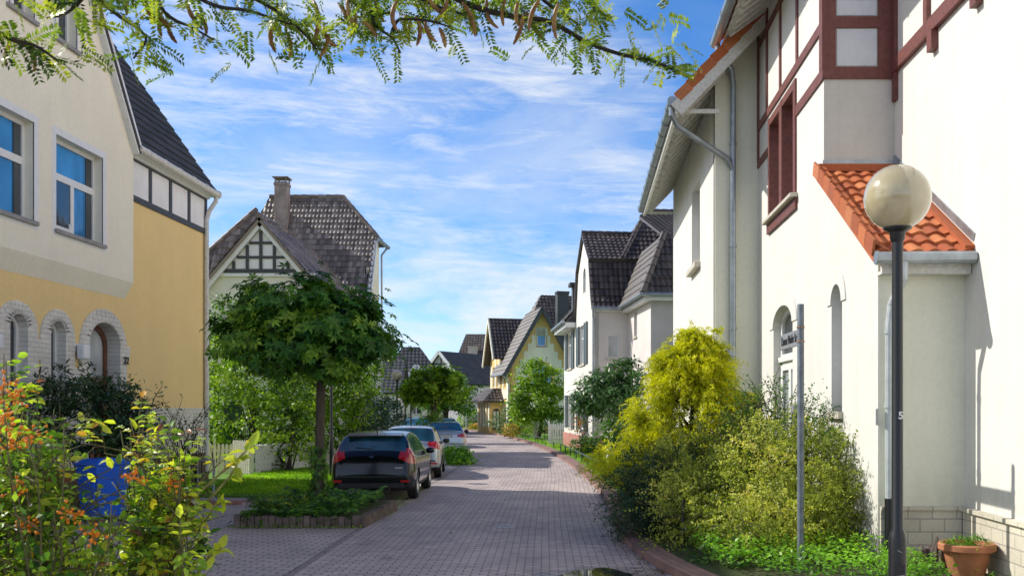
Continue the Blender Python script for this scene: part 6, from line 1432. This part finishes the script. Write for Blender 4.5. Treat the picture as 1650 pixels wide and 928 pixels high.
def est_extra():
    return [('rear_reflector', MB().box(s*.6, s*.78, -.008, .04, .42, .46), RED) for s in (-1, 1)] + [('antenna', MB().tube([(0, .75, 1.46), (0, .6, 1.78)], [.01, .004], 6), BLKPL), ('rear_wiper', MB().beam((0, .15, 1.09), (-.34, .19, 1.12), .025, .02), BLKPL), ('bumper_strip', MB().box(-.72, .72, -.012, .03, .50, .53), BLKPL), ('brake_light', MB().box(-.16, .16, .455, .5, 1.405, 1.43), RED)]
est = dict(L=4.2, W=1.76, top=est_top, belt=(1.02, .95), paint=SILV, rw=(.14, .47), ws=(2.12, 3.08), sg=(.5, 2.95), rake=(.22, 1.4), bp=1.85, tl=dict(y=.40, z0=.84, z1=1.06, x=.52, sl=.2, su=0), wy=(.72, 3.3), wr=.31, mir=2.55, plate=.72, extra=est_extra, mirror=BLKPL, spokes=7)
q = at(718, 657, 27.6)
build_car('parked_car', 'silver hatchback with black door mirrors parked right behind the black car', (q.x-.98, 27.3, 0), math.radians(6.0), est)
sed_top = [(0, .58), (.01, .70), (.03, .84), (.08, .96), (.20, 1.01), (.55, 1.03), (.75, 1.06), (1.05, 1.21), (1.40, 1.37), (1.7, 1.415), (2.2, 1.425), (2.7, 1.36), (3.15, 1.15), (3.45, 1.0), (3.7, .955), (4.2, .87), (4.42, .74), (4.5, .6), (4.52, .48)]
def sed_extra():
    return [('trunk_strip', MB().box(-.3, .3, .06, .09, .93, .95), CHROME), ('bumper_strip', MB().box(-.76, .76, -.012, .03, .54, .56), BLKPL), ('brake_light', MB().box(-.15, .15, 1.0, 1.06, 1.20, 1.215), RED)]
sed = dict(L=4.52, W=1.76, top=sed_top, belt=(.98, .93), paint=SILV2, rw=(.74, 1.42), ws=(2.4, 3.38), sg=(.95, 3.2), rake=(.9, 1.35), bp=2.3, tl=dict(y=.34, z0=.78, z1=1.0, x=.50, sl=.15, su=.35), wy=(.85, 3.6), wr=.31, mir=2.85, plate=.86, extra=sed_extra, mirror=BLKPL)
q = at(750, 657, 40.5)
build_car('parked_car', 'pale silver saloon parked beyond the low shrub at the street edge', (q.x-.72, 39.6, 0), math.radians(8.5), sed)
bk = dict(est, paint=DKBLUE, plate_on=False, ns=110, mt=50)
q = at(722, 657, 49); build_car('parked_car', 'dark car parked in front of the pale silver saloon, only its roof showing', (q.x-.2, 48.5, 0), math.radians(8), bk)
bl_ = dict(sed, paint=BLUEC, plate_on=False, ns=110, mt=50)
q = at(659, 657, 54); build_car('parked_car', 'pale blue car facing this way by the dark hedge, left of two', (q.x, 57.5, .05), math.radians(184), dict(bl_, paint=paint('pale_blue_paint', (.30, .42, .55, 1), .25, .3)))
q = at(682, 657, 53); build_car('parked_car', 'darker blue car facing this way beside the trunk of the light green tree', (q.x, 56.5, .05), math.radians(170), bl_)
# ------------------------------------------------------------------ honey locust whose boughs hang in from above
rg = np.random.default_rng(88); lx, ly = -4.6, -2.6
lt = thing('honey_locust', 'locust tree bough with feathery leaves and long brown curved pods hanging in from above', 'tree', (lx, ly, 0))
m = MB().tube([(lx, ly, -.1), (lx, ly, .3), (lx+.06, ly, 2.2), (lx+.15, ly+.1, 4.2), (lx+.5, ly+.4, 6.2), (lx+.8, ly+.8, 8.0)], [.24, .18, .15, .13, .09, .03], 12); obj('trunk', m, BARK, lt, smooth=True)
B = lambda u, v, Y: at(u, v, Y)
twigs = [  # polylines in the air; last number is thickness
 ([(lx+.13, ly+.1, 4.1), (-3.8, 2.6, 5.2), B(120, -60, 5.6), B(420, -50, 5.6), B(640, -40, 5.5), B(760, 10, 5.5), B(830, 28, 5.5), B(885, 35, 5.5), B(945, 68, 5.5), B(1000, 88, 5.5), B(1055, 100, 5.5), B(1112, 126, 5.5)], .022),
 ([B(420, -50, 5.6), B(520, -20, 5.5), B(590, 0, 5.4), B(604, 40, 5.4), B(632, 62, 5.4), B(645, 86, 5.4)], .012),
 ([B(632, 50, 5.4), B(645, 32, 5.4), B(690, 34, 5.4), B(725, 44, 5.4)], .008),
 ([B(520, -20, 5.5), B(585, 15, 5.7), B(600, 40, 5.7), B(620, 45, 5.7)], .008),
 ([B(240, -55, 5.6), B(335, 5, 5.2), B(400, 18, 5.2), B(470, 40, 5.2)], .012),
 ([B(335, -40, 5.4), B(440, 15, 5.4), B(490, 55, 5.4), B(510, 80, 5.4)], .010),
 ([B(120, -60, 5.6), B(150, -10, 5.0), B(190, 25, 5.0), B(235, 60, 5.0), B(215, 95, 5.0)], .012),
 ([B(150, -20, 5.0), B(110, 20, 5.0), B(75, 30, 5.0)], .008),
 ([(lx+.13, ly+.1, 3.7), (-4.2, 2.0, 4.2), B(-30, 40, 4.8), B(20, 62, 4.8), B(60, 76, 4.8), B(95, 100, 4.8)], .014),
 ([B(235, -50, 5.4), B(265, 20, 5.2), B(310, 45, 5.2), B(345, 65, 5.2)], .009),
 ([B(640, -40, 5.5), B(680, 0, 5.6), B(740, 22, 5.6), B(770, 30, 5.6)], .009),
 ([B(830, -60, 5.6), B(870, -5, 5.6), B(910, 25, 5.6), B(935, 42, 5.6)], .012),
 ([B(860, -60, 5.8), B(920, -15, 5.8), B(955, 10, 5.8), B(965, 40, 5.8)], .009),
 ([B(440, -60, 5.8), B(560, -25, 5.8), B(665, -12, 5.8), B(720, 2, 5.8)], .012),
 ([(lx+.2, ly+.2, 5.0), (-2.4, .6, 6.2), (-.2, 2.4, 6.4), (1.8, 3.6, 6.2)], .05), ([(lx+.3, ly+.3, 5.6), (-4.4, -3.6, 6.4), (-3.2, -4.6, 6.6)], .05), ([(lx+.4, ly+.4, 6.0), (-6.0, -2.0, 7.0), (-6.8, -1.4, 7.4)], .05)]
LP, LD, LT = [], [], []
for pts, w in twigs:
    pts = [Vector(p) for p in pts]; sm = catmull(np.array([tuple(p) for p in pts]), len(pts)*4); k = MB().tube([tuple(p) for p in sm], [w*(1-.8*i/len(sm)) + .0025 for i in range(len(sm))], 6); obj('bough' if w > .02 else 'twig', k, BARKD, lt, smooth=True)
    for i in range(3, len(sm)):
        d = unit((sm[i]-sm[i-1])[None])[0]; q = sm[i]; u = U0 + F_PX*q[0]/max(q[1], .1); v = V0 - F_PX*(q[2]-2)/max(q[1], .1)
        seg = np.linalg.norm(sm[i]-sm[i-1]); dens = 24 if v > -40 else 12
        for _ in range(rg.poisson(min(seg, .5)*dens)):
            f = rg.random(); LP.append(sm[i-1]*(1-f)+sm[i]*f); dd = d*.6 + rg.normal(size=3)*.8; dd[2] -= .0; LD.append(dd)
# leaf masses along the top edge
for (u, v, Y, n, sx_, sz_) in ((560, 15, 5.5, 26, .3, .12), (600, 50, 5.6, 18, .18, .1), (880, 20, 5.6, 34, .22, .14), (920, 45, 5.6, 22, .14, .12), (1030, 92, 5.5, 16, .14, .06), (1080, 112, 5.5, 12, .1, .04), (440, 25, 5.4, 18, .22, .12), (490, 70, 5.4, 10, .1, .06), (370, 55, 5.3, 10, .14, .1), (200, 40, 5.0, 12, .12, .1), (215, 85, 5.0, 8, .08, .08), (80, 82, 4.8, 8, .1, .06), (330, 25, 5.3, 14, .2, .1), (720, 5, 5.7, 16, .3, .08), (650, 15, 5.6, 16, .2, .1), (770, 20, 5.6, 14, .16, .08), (820, 5, 5.6, 14, .2, .08), (135, 20, 5.0, 8, .15, .06), (540, 40, 5.5, 14, .14, .08)):
    c = np.array(B(u, v-18, Y))
    for _ in range(int(n*.85)): LP.append(c + rg.normal(size=3)*np.array([sx_, .25, sz_])); dd = rg.normal(size=3)*.8; dd[2] -= .05; dd[0] += .15; LD.append(dd)
LP, LD = np.array(LP), unit(np.array(LD)); kp = (U0 + F_PX*LP[:, 0]/np.maximum(LP[:, 1], .5) < 1112) & ((LP[:, 1] < 4) | (V0 - F_PX*(LP[:, 2]-2)/np.maximum(LP[:, 1], .5) < 118)); LP, LD = LP[kp], LD[kp]; n = len(LP); nl = 12; Ls = .12+.08*rg.random(n)
t = (np.arange(nl)+.8)/nl; sd = unit(np.cross(LD, rdir(rg, n)+np.array([0, 0, .9]))); nn_ = np.cross(sd, LD)
base = LP[:, None, :] + LD[:, None, :]*(Ls[:, None]*t)[..., None]; base[..., 2] -= .18*Ls[:, None]*t**2
parts = []; tone = rg.random(n)
for s in (1, -1):
    D = (sd*s*.9)[:, None, :] + (LD*.45)[:, None, :] + np.zeros_like(base); D += rg.normal(size=D.shape)*.12
    parts.append(leaves(base.reshape(-1, 3), D.reshape(-1, 3), np.repeat(nn_, nl, 0) + rg.normal(size=(n*nl, 3))*.25, .036*(.8+.4*rg.random(n*nl)), (T_OV[0]*np.array([1, .72, 1]), T_OV[1]), np.clip(np.repeat(tone, nl)*.7+.3*rg.random(n*nl), 0, 1)))
# the rachis of every leaf
parts.append(leaves(LP, LD, nn_, Ls, (np.array([(0, -.006, 0), (1, -.004, -.25), (1, .004, -.25), (0, .006, 0)]), [(0, 1, 2, 3)]), tone))
np_obj('foliage', *join(parts), LF_LOC, lt)
t_ = NT('pod_skin'); r_ = t_.noise(t_.coord(), 9, 4); t_.l(t_.ramp(r_, [(.3, (.10, .035, .012, 1)), (.5, (.26, .12, .025, 1)), (.7, (.40, .24, .05, 1))]), t_.b.inputs['Base Color']); t_.b.inputs['Roughness'].default_value = .45
POD = t_.m
pods = [(441, 40, -95), (447, 12, -70), (512, 40, -100), (521, 48, -60), (530, 62, -110), (545, 12, -60), (572, 25, -95), (584, 42, -40), (655, 30, -95), (670, 32, -80), (662, 40, -100), (685, 42, -65), (708, 52, -62), (835, 10, -95), (848, 25, -55), (843, 30, -110), (870, 5, -120), (560, 5, -80), (235, 0, -70), (262, 25, -100), (270, 45, -70), (250, 15, -60), (300, 5, -65), (318, 28, -60), (18, 68, -110), (35, 72, -60), (605, 5, -75), (690, 0, -50), (720, 2, -110), (745, 10, -60), (785, 5, -80), (815, 2, -100), (900, 12, -100), (505, 8, -70), (460, 55, -75), (208, -8, -60), (640, 8, -100)]
for (u, v, ang) in pods:
    o = at(u, v-6, 5.3+.25*rg.random()); Ld = .12+.08*rg.random(); a = math.radians(ang); bend = rg.choice([-1, 1])*(.5+.8*rg.random()); pts, rs = [], []; p = Vector(o); yaw = rg.normal()*.5
    for i in range(11):
        f = i/10; pts.append(tuple(p)); rs.append(.004 + .0092*math.sin(PI*min(1, f*.96+.04))**.6*(1+.18*math.sin(f*38))); aa = a + bend*(f-.3)
        p = p + Vector((math.cos(aa)*math.cos(yaw), math.cos(aa)*math.sin(yaw), math.sin(aa)))*(Ld/10)
    obj('seed_pod', MB().tube(pts, rs, 7), POD, lt, smooth=True)
# leafy upper crown, above the picture
np_obj('upper_crown', *crown(rg, [(lx+.8, ly+.8, 7.4, 1.6, 1.6, 1.0), (-6.6, -1.4, 7.4, 1.2, 1.2, .8), (-3.2, -4.4, 6.9, 1.2, 1.2, .8)], 3000, .12, T_LONG, 120, .25), LF_LOC, lt)

# ------------------------------------------------------------------ rose and firethorn in the left foreground
rg = np.random.default_rng(99)
def arch_stem(p0, p1, lift, n=9):
    p0, p1 = Vector(p0), Vector(p1); return [p0.lerp(p1, i/n) + Vector((0, 0, lift*math.sin(PI*i/n*.8))) + Vector((rg.normal()*.012, rg.normal()*.012, rg.normal()*.008)) for i in range(n+1)]
def fore_bush(name, label, cat, base, tips, mat, leaf, per, tone0, sub=3, r0=.012, lift=.12, stemmat=STEM, tmpl=T_FOLD, tsp=.35):
    t = thing(name, label, cat, base); m = MB(); LPs, LDs, RV, sz = [], [], [], []
    for (tip, dens, tn) in tips:
        pts = arch_stem((base[0]+rg.normal()*.18, base[1]+rg.normal()*.15, base[2]), tip, lift); k = len(pts); m.tube([tuple(p) for p in pts], [r0*(1-.75*i/k) for i in range(k)], 6)
        allp = [pts]
        for s in range(sub):
            i = int(rg.integers(int(k*.45), k-1)); d = Vector((rg.normal(), rg.normal(), .5+rg.random()*.6)).normalized(); q = [pts[i] + d*(.26*j/5) + Vector((0, 0, -.03*(j/5)**2)) for j in range(6)]
            m.tube([tuple(p) for p in q], [.005*(1-.6*j/6) for j in range(6)], 5); allp.append(q)
        for q in allp:
            st_ = int(len(q)*.3) if q is pts else 1
            for _ in range(int(per*dens*(1.3 if q is pts else .7))):
                i = int(rg.integers(st_, len(q)-1)); f = rg.random(); p = q[i].lerp(q[i+1], f); d = (q[i+1]-q[i]).normalized(); sd_ = Vector(rdir(rg, 1)[0]); sd_ = (sd_ - d*sd_.dot(d)).normalized()
                pet = d*.5 + sd_ + Vector((0, 0, .15)); pet.normalize(); c = p + pet*.05
                if tmpl is T_FOLD:        # a leaf of five leaflets on its stalk
                    m.tube([tuple(p), tuple(p + pet*.11)], [.0022, .0012], 4); side = pet.cross(Vector((0, 0, 1))).normalized(); tt = tn + rg.normal()*tsp*.5
                    for (al, sg_) in ((.12, 0), (.085, 1), (.085, -1), (.05, 1), (.05, -1)):
                        LPs.append(p + pet*al); LDs.append(pet*(1 if sg_ == 0 else .45) + side*sg_*.9 - Vector((0, 0, .25))); RV.append(tt + rg.normal()*.12); sz.append(leaf*(1 if sg_ == 0 else .85)*(.8+.4*rg.random()))
                else:
                    LPs.append(c); LDs.append(pet); RV.append(tn + rg.normal()*tsp); sz.append(leaf*(.7+.6*rg.random()))
    P, D, RV, sz = np.array([tuple(p) for p in LPs]), np.array([tuple(p) for p in LDs]), np.array(RV), np.array(sz)
    uu, vv_ = U0 + F_PX*P[:, 0]/P[:, 1], V0 - F_PX*(P[:, 2]-2)/P[:, 1]      # the bushes leave a gap in front of the bin and the path
    drop = ((uu > 118) & (uu < 212) & (vv_ > 705) & (vv_ < 835) & (rg.random(len(P)) < .88)) | ((uu > 335-.1*np.abs(vv_-880)) & (rg.random(len(P)) < .8)) | ((uu > 62) & (uu < 190) & (vv_ < 672))
    P, D, RV, sz = P[~drop], D[~drop], RV[~drop], sz[~drop]
    N = unit(np.array([0, 0, 1.0]) + rg.normal(size=P.shape)*.5)
    np_obj('foliage', *leaves(P, D, N, np.array(sz), tmpl, np.clip(RV, 0, 1)), mat, t); obj('stem', m, stemmat, t, smooth=True)
    return t
tips = []
for i in range(34):
    u, v, Y = rg.uniform(205, 300), rg.uniform(690, 930), rg.uniform(4.3, 5.0); tips.append((at(u, v, Y), 1.0, .55))
for u, v in ((215, 700), (235, 695), (250, 720), (280, 740), (195, 720), (225, 760), (265, 800), (240, 850), (205, 800), (285, 690)): tips.append((at(u, v, 4.6), 1.1, .62))
fore_bush('rose_bush', 'leafy rose bush with yellowing leaves in the left foreground', 'rose bush', (at(250, 657, 4.6).x, 4.6, 0), tips, LF_ROSE, .058, 6, .5, r0=.007)
tips = []
for i in range(38):
    u, v, Y = rg.uniform(-60, 200), rg.uniform(690, 930), rg.uniform(3.9, 4.7)
    if 120 < u < 215 and v < 840: u -= 110
    tips.append((at(u, v, Y), 1.0, .45))
for u, v in ((20, 610), (5, 600), (28, 625), (-5, 640), (40, 640), (-10, 620), (60, 660), (90, 690), (10, 680), (-30, 660), (30, 720), (70, 740), (-20, 590)): tips.append((at(u, v, 4.3), 1.0, .6))
fore_bush('rose_bush', 'tall rose bush with dark and orange tinged leaves at the left edge', 'rose bush', (at(70, 657, 4.3).x, 4.3, 0), tips, LF_ROSE, .056, 6, .45, r0=.007)
# long bare yellow shoots
sh_ = thing('rose_shoot', 'long yellow-green bare shoots reaching right out of the rose bush', 'shoot', (at(290, 657, 4.6).x, 4.6, 0)); m = MB(); LPs, LDs = [], []
for pts in ([(255, 950), (290, 830), (335, 780), (385, 738), (402, 718)], [(275, 960), (300, 850), (345, 795), (372, 765), (385, 742)], [(250, 950), (270, 880), (320, 850), (355, 800)], [(300, 960), (330, 905), (358, 882)]):
    ps = [at(u, v, 4.55) for u, v in pts]; sm = catmull(np.array([tuple(p) for p in ps]), 16); m.tube([tuple(p) for p in sm], [.009*(1-.6*i/16) for i in range(16)], 7)
    for i in (11, 13, 14, 15):
        for _ in range(2): LPs.append(sm[i]); LDs.append(rg.normal(size=3))
obj('stem', m, STEMY, sh_, smooth=True); P = np.array(LPs); np_obj('foliage', *leaves(P, np.array(LDs), unit(rg.normal(size=P.shape)+np.array([0, 0, 1])), .055+.03*rg.random(len(P)), T_FOLD, np.clip(.75+.1*rg.normal(size=len(P)), 0, .9)), LF_ROSE, sh_)
# firethorn with orange berry clusters at the left edge
tips = []
for i in range(20):
    u, v, Y = rg.uniform(-70, 70), rg.uniform(640, 900), rg.uniform(3.7, 4.2); tips.append((at(u, v, Y), 1, .35))
for i in range(10):
    u, v, Y = rg.uniform(80, 200), rg.uniform(825, 930), rg.uniform(3.9, 4.2); tips.append((at(u, v, Y), 1, .45))
ft_ = fore_bush('firethorn', 'firethorn with bunches of small orange berries in the left foreground', 'shrub', (at(30, 657, 4).x, 4.0, 0), tips, LF_ROSE,   .038, 18, .48, r0=.008, tmpl=T_OV, tsp=.2)
BER = paint('orange_berry', (.85, .24, .004, 1), .45, coat=0)
for (u, v, Y) in ((5, 620, 4), (22, 640, 4), (10, 668, 4), (-2, 690, 3.9), (15, 720, 4), (25, 790, 4), (50, 700, 4), (215, 770, 4.3), (45, 850, 4), (115, 830, 4), (275, 778, 4.5), (150, 860, 4)):
    k = MB(); c = at(u, v, Y-.08)
    for i in range(int(rg.integers(12, 22))):
        o = c + Vector(rg.normal(size=3)*.026); r = .0058+.002*rg.random(); k.tube([tuple(c), tuple(o)], .0012, 4); k.lathe([(.0, -r), (r*.75, -r*.66), (r, 0), (r*.75, r*.66), (0, r)], tuple(o), 7)
    obj('berry_cluster', k, BER, ft_, smooth=True)

# fallen leaves along the kerb
rg = np.random.default_rng(123); n = 420; y = 11+12*rg.random(n)**1.4; x = np.array([RX(v) for v in y]) - .02 - np.abs(rg.normal(size=n))*.09; P = np.column_stack([x, y, np.full(n, .012)])
P2 = np.column_stack([rg.uniform(-3.6, .9, 110), rg.uniform(11.5, 26, 110), np.full(110, .012)]); P = np.concatenate([P, P2]); n = len(P)
np_obj('fallen_leaves', *leaves(P, np.stack([rg.normal(size=n), rg.normal(size=n), .1*np.ones(n)], 1), unit(np.stack([rg.normal(size=n)*.2, rg.normal(size=n)*.2, np.ones(n)], 1)), .03+.03*rg.random(n), T_OV, rg.random(n)), leafmat('dead_leaf', [(0, (.10, .05, .02, 1)), (.6, (.25, .13, .03, 1)), (1, (.38, .30, .08, 1))]), None, kind='stuff', label='dry fallen leaves scattered along the right kerb and the street', cat='leaves')
# ------------------------------------------------------------------ sun, sky, camera
SUN = Vector((-1.0, .31, .85)).normalized(); EL = math.asin(SUN.z); AZ = math.atan2(SUN.x, SUN.y)
sl = bpy.data.lights.new('sun', 'SUN'); sl.energy = 5.0; sl.angle = math.radians(.5); sl.color = (1, .95, .86)
so = bpy.data.objects.new('sun', sl); COL.objects.link(so); so.rotation_euler = SUN.to_track_quat('Z', 'Y').to_euler(); so.location = (-30, 10, 40)
w = bpy.data.worlds.new('World'); scene.world = w; w.use_nodes = True; nt = w.node_tree; bg = nt.nodes['Background']
N = lambda t, **k: (lambda n: ([setattr(n, a, b) for a, b in k.items()], n)[1])(nt.nodes.new(t))
sky = N('ShaderNodeTexSky', sky_type='NISHITA', sun_disc=False, sun_elevation=EL, sun_rotation=AZ, altitude=1500, air_density=1.0, dust_density=.3, ozone_density=4.0)
hs = N('ShaderNodeHueSaturation'); hs.inputs['Saturation'].default_value = 1.27; hs.inputs['Value'].default_value = 1.22; nt.links.new(sky.outputs[0], hs.inputs['Color'])
tc = N('ShaderNodeTexCoord'); sp = N('ShaderNodeSeparateXYZ'); nt.links.new(tc.outputs['Generated'], sp.inputs[0])
def math_(op, a, b=None):
    n = N('ShaderNodeMath', operation=op)
    for i, v in enumerate((a, b)):
        if v is None: continue
        if isinstance(v, (int, float)): n.inputs[i].default_value = v
        else: nt.links.new(v, n.inputs[i])
    return n.outputs[0]
az = math_('ARCTAN2', sp.outputs[0], sp.outputs[1]); el = math_('ARCSINE', sp.outputs[2])
cb = N('ShaderNodeCombineXYZ'); nt.links.new(az, cb.inputs[0]); nt.links.new(el, cb.inputs[1])
def cloud(rot, scale, nscale, detail, rough, dist, seed):
    mp = N('ShaderNodeMapping'); mp.inputs['Rotation'].default_value = (0, 0, math.radians(rot)); mp.inputs['Scale'].default_value = scale; mp.inputs['Location'].default_value = (seed, seed*.7, 0); nt.links.new(cb.outputs[0], mp.inputs['Vector'])
    n = N('ShaderNodeTexNoise'); n.inputs['Scale'].default_value = nscale; n.inputs['Detail'].default_value = detail; n.inputs['Roughness'].default_value = rough; n.inputs['Distortion'].default_value = dist; nt.links.new(mp.outputs[0], n.inputs['Vector']); return n.outputs['Fac']
def rampv(f, p0, p1):
    r = N('ShaderNodeMapRange', interpolation_type='SMOOTHSTEP'); nt.links.new(f, r.inputs[0]); r.inputs[1].default_value = p0; r.inputs[2].default_value = p1; return r.outputs[0]
big = cloud(24, (1, 1.7, 1), 2.6, 3, .5, .4, 2.3)
bias = math_('ADD', big, math_('MAXIMUM', math_('MULTIPLY', math_('MULTIPLY', math_('ADD', az, .08), el), -3.4), -.35))
big = rampv(bias, .33, .62)
streak = rampv(cloud(27, (1, 4.6, 1), 4.5, 10, .66, .7, 7.7), .34, .74)
fine = rampv(cloud(38, (1, 6.0, 1), 9.0, 8, .68, .5, 1.3), .30, .74)
mask = math_('MULTIPLY', big, math_('ADD', math_('MULTIPLY', streak, .58), math_('MULTIPLY', fine, .46)))
veil = math_('MULTIPLY', rampv(cloud(15, (1, 2.6, 1), 3.4, 8, .6, .6, 4.4), .30, .72), .50)
clear = rampv(math_('MULTIPLY', math_('ADD', az, .05), el), .005, .055); mask = math_('MAXIMUM', mask, math_('MULTIPLY', veil, math_('SUBTRACT', 1.0, math_('MULTIPLY', clear, .85))))
low = rampv(sp.outputs[2], .22, .02); puff = rampv(cloud(0, (1, 1.7, 1), 9, 9, .6, .3, 5.5), .38, .64)
mask = math_('MINIMUM', math_('ADD', mask, math_('MULTIPLY', math_('MULTIPLY', low, puff), .7)), .95)
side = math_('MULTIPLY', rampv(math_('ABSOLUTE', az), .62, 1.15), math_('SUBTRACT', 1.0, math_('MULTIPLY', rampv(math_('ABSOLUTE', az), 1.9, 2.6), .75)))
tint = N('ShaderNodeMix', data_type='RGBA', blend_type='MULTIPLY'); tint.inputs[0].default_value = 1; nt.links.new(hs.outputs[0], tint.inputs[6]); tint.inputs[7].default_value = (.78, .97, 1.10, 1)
fill_bank = N('ShaderNodeMix', data_type='RGBA'); nt.links.new(side, fill_bank.inputs[0]); fill_bank.inputs[6].default_value = (6.5, 6.8, 7.1, 1); fill_bank.inputs[7].default_value = (13.5, 13.0, 12.5, 1)  # unseen bright cloud at the sides, added to lift the ambient fill
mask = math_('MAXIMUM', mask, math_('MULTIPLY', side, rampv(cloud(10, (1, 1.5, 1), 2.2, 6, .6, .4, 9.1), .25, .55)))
high = rampv(el, .5, .95); mask = math_('MULTIPLY', mask, math_('SUBTRACT', 1.0, math_('MULTIPLY', high, .85)))
mx = N('ShaderNodeMix', data_type='RGBA'); nt.links.new(mask, mx.inputs[0]); nt.links.new(tint.outputs[2], mx.inputs[6]); nt.links.new(fill_bank.outputs[2], mx.inputs[7])
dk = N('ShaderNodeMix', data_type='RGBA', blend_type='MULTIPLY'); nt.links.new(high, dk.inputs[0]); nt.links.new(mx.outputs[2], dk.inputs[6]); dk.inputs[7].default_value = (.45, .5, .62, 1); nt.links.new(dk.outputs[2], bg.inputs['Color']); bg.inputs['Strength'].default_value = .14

cam = bpy.data.cameras.new('camera'); co = bpy.data.objects.new('camera', cam); COL.objects.link(co); scene.camera = co
co.location = (0, 0, CAM_H); co.rotation_euler = (PI/2, 0, 0); cam.sensor_width = 36; cam.lens = F_PX/1650*36; cam.shift_x = -(U0-825)/1650; cam.shift_y = (V0-464)/1650; cam.clip_end = 3000; cam.clip_start = .05
cam.dof.use_dof = True; cam.dof.focus_distance = 19; cam.dof.aperture_fstop = 7.1
scene.view_settings.view_transform = 'Standard'; scene.view_settings.look = 'None'; scene.view_settings.exposure = 0; scene.view_settings.gamma = 1
scene.cycles.max_bounces = 6; scene.cycles.diffuse_bounces = 3; scene.cycles.transparent_max_bounces = 8; scene.cycles.transmission_bounces = 4; scene.cycles.use_denoising = True
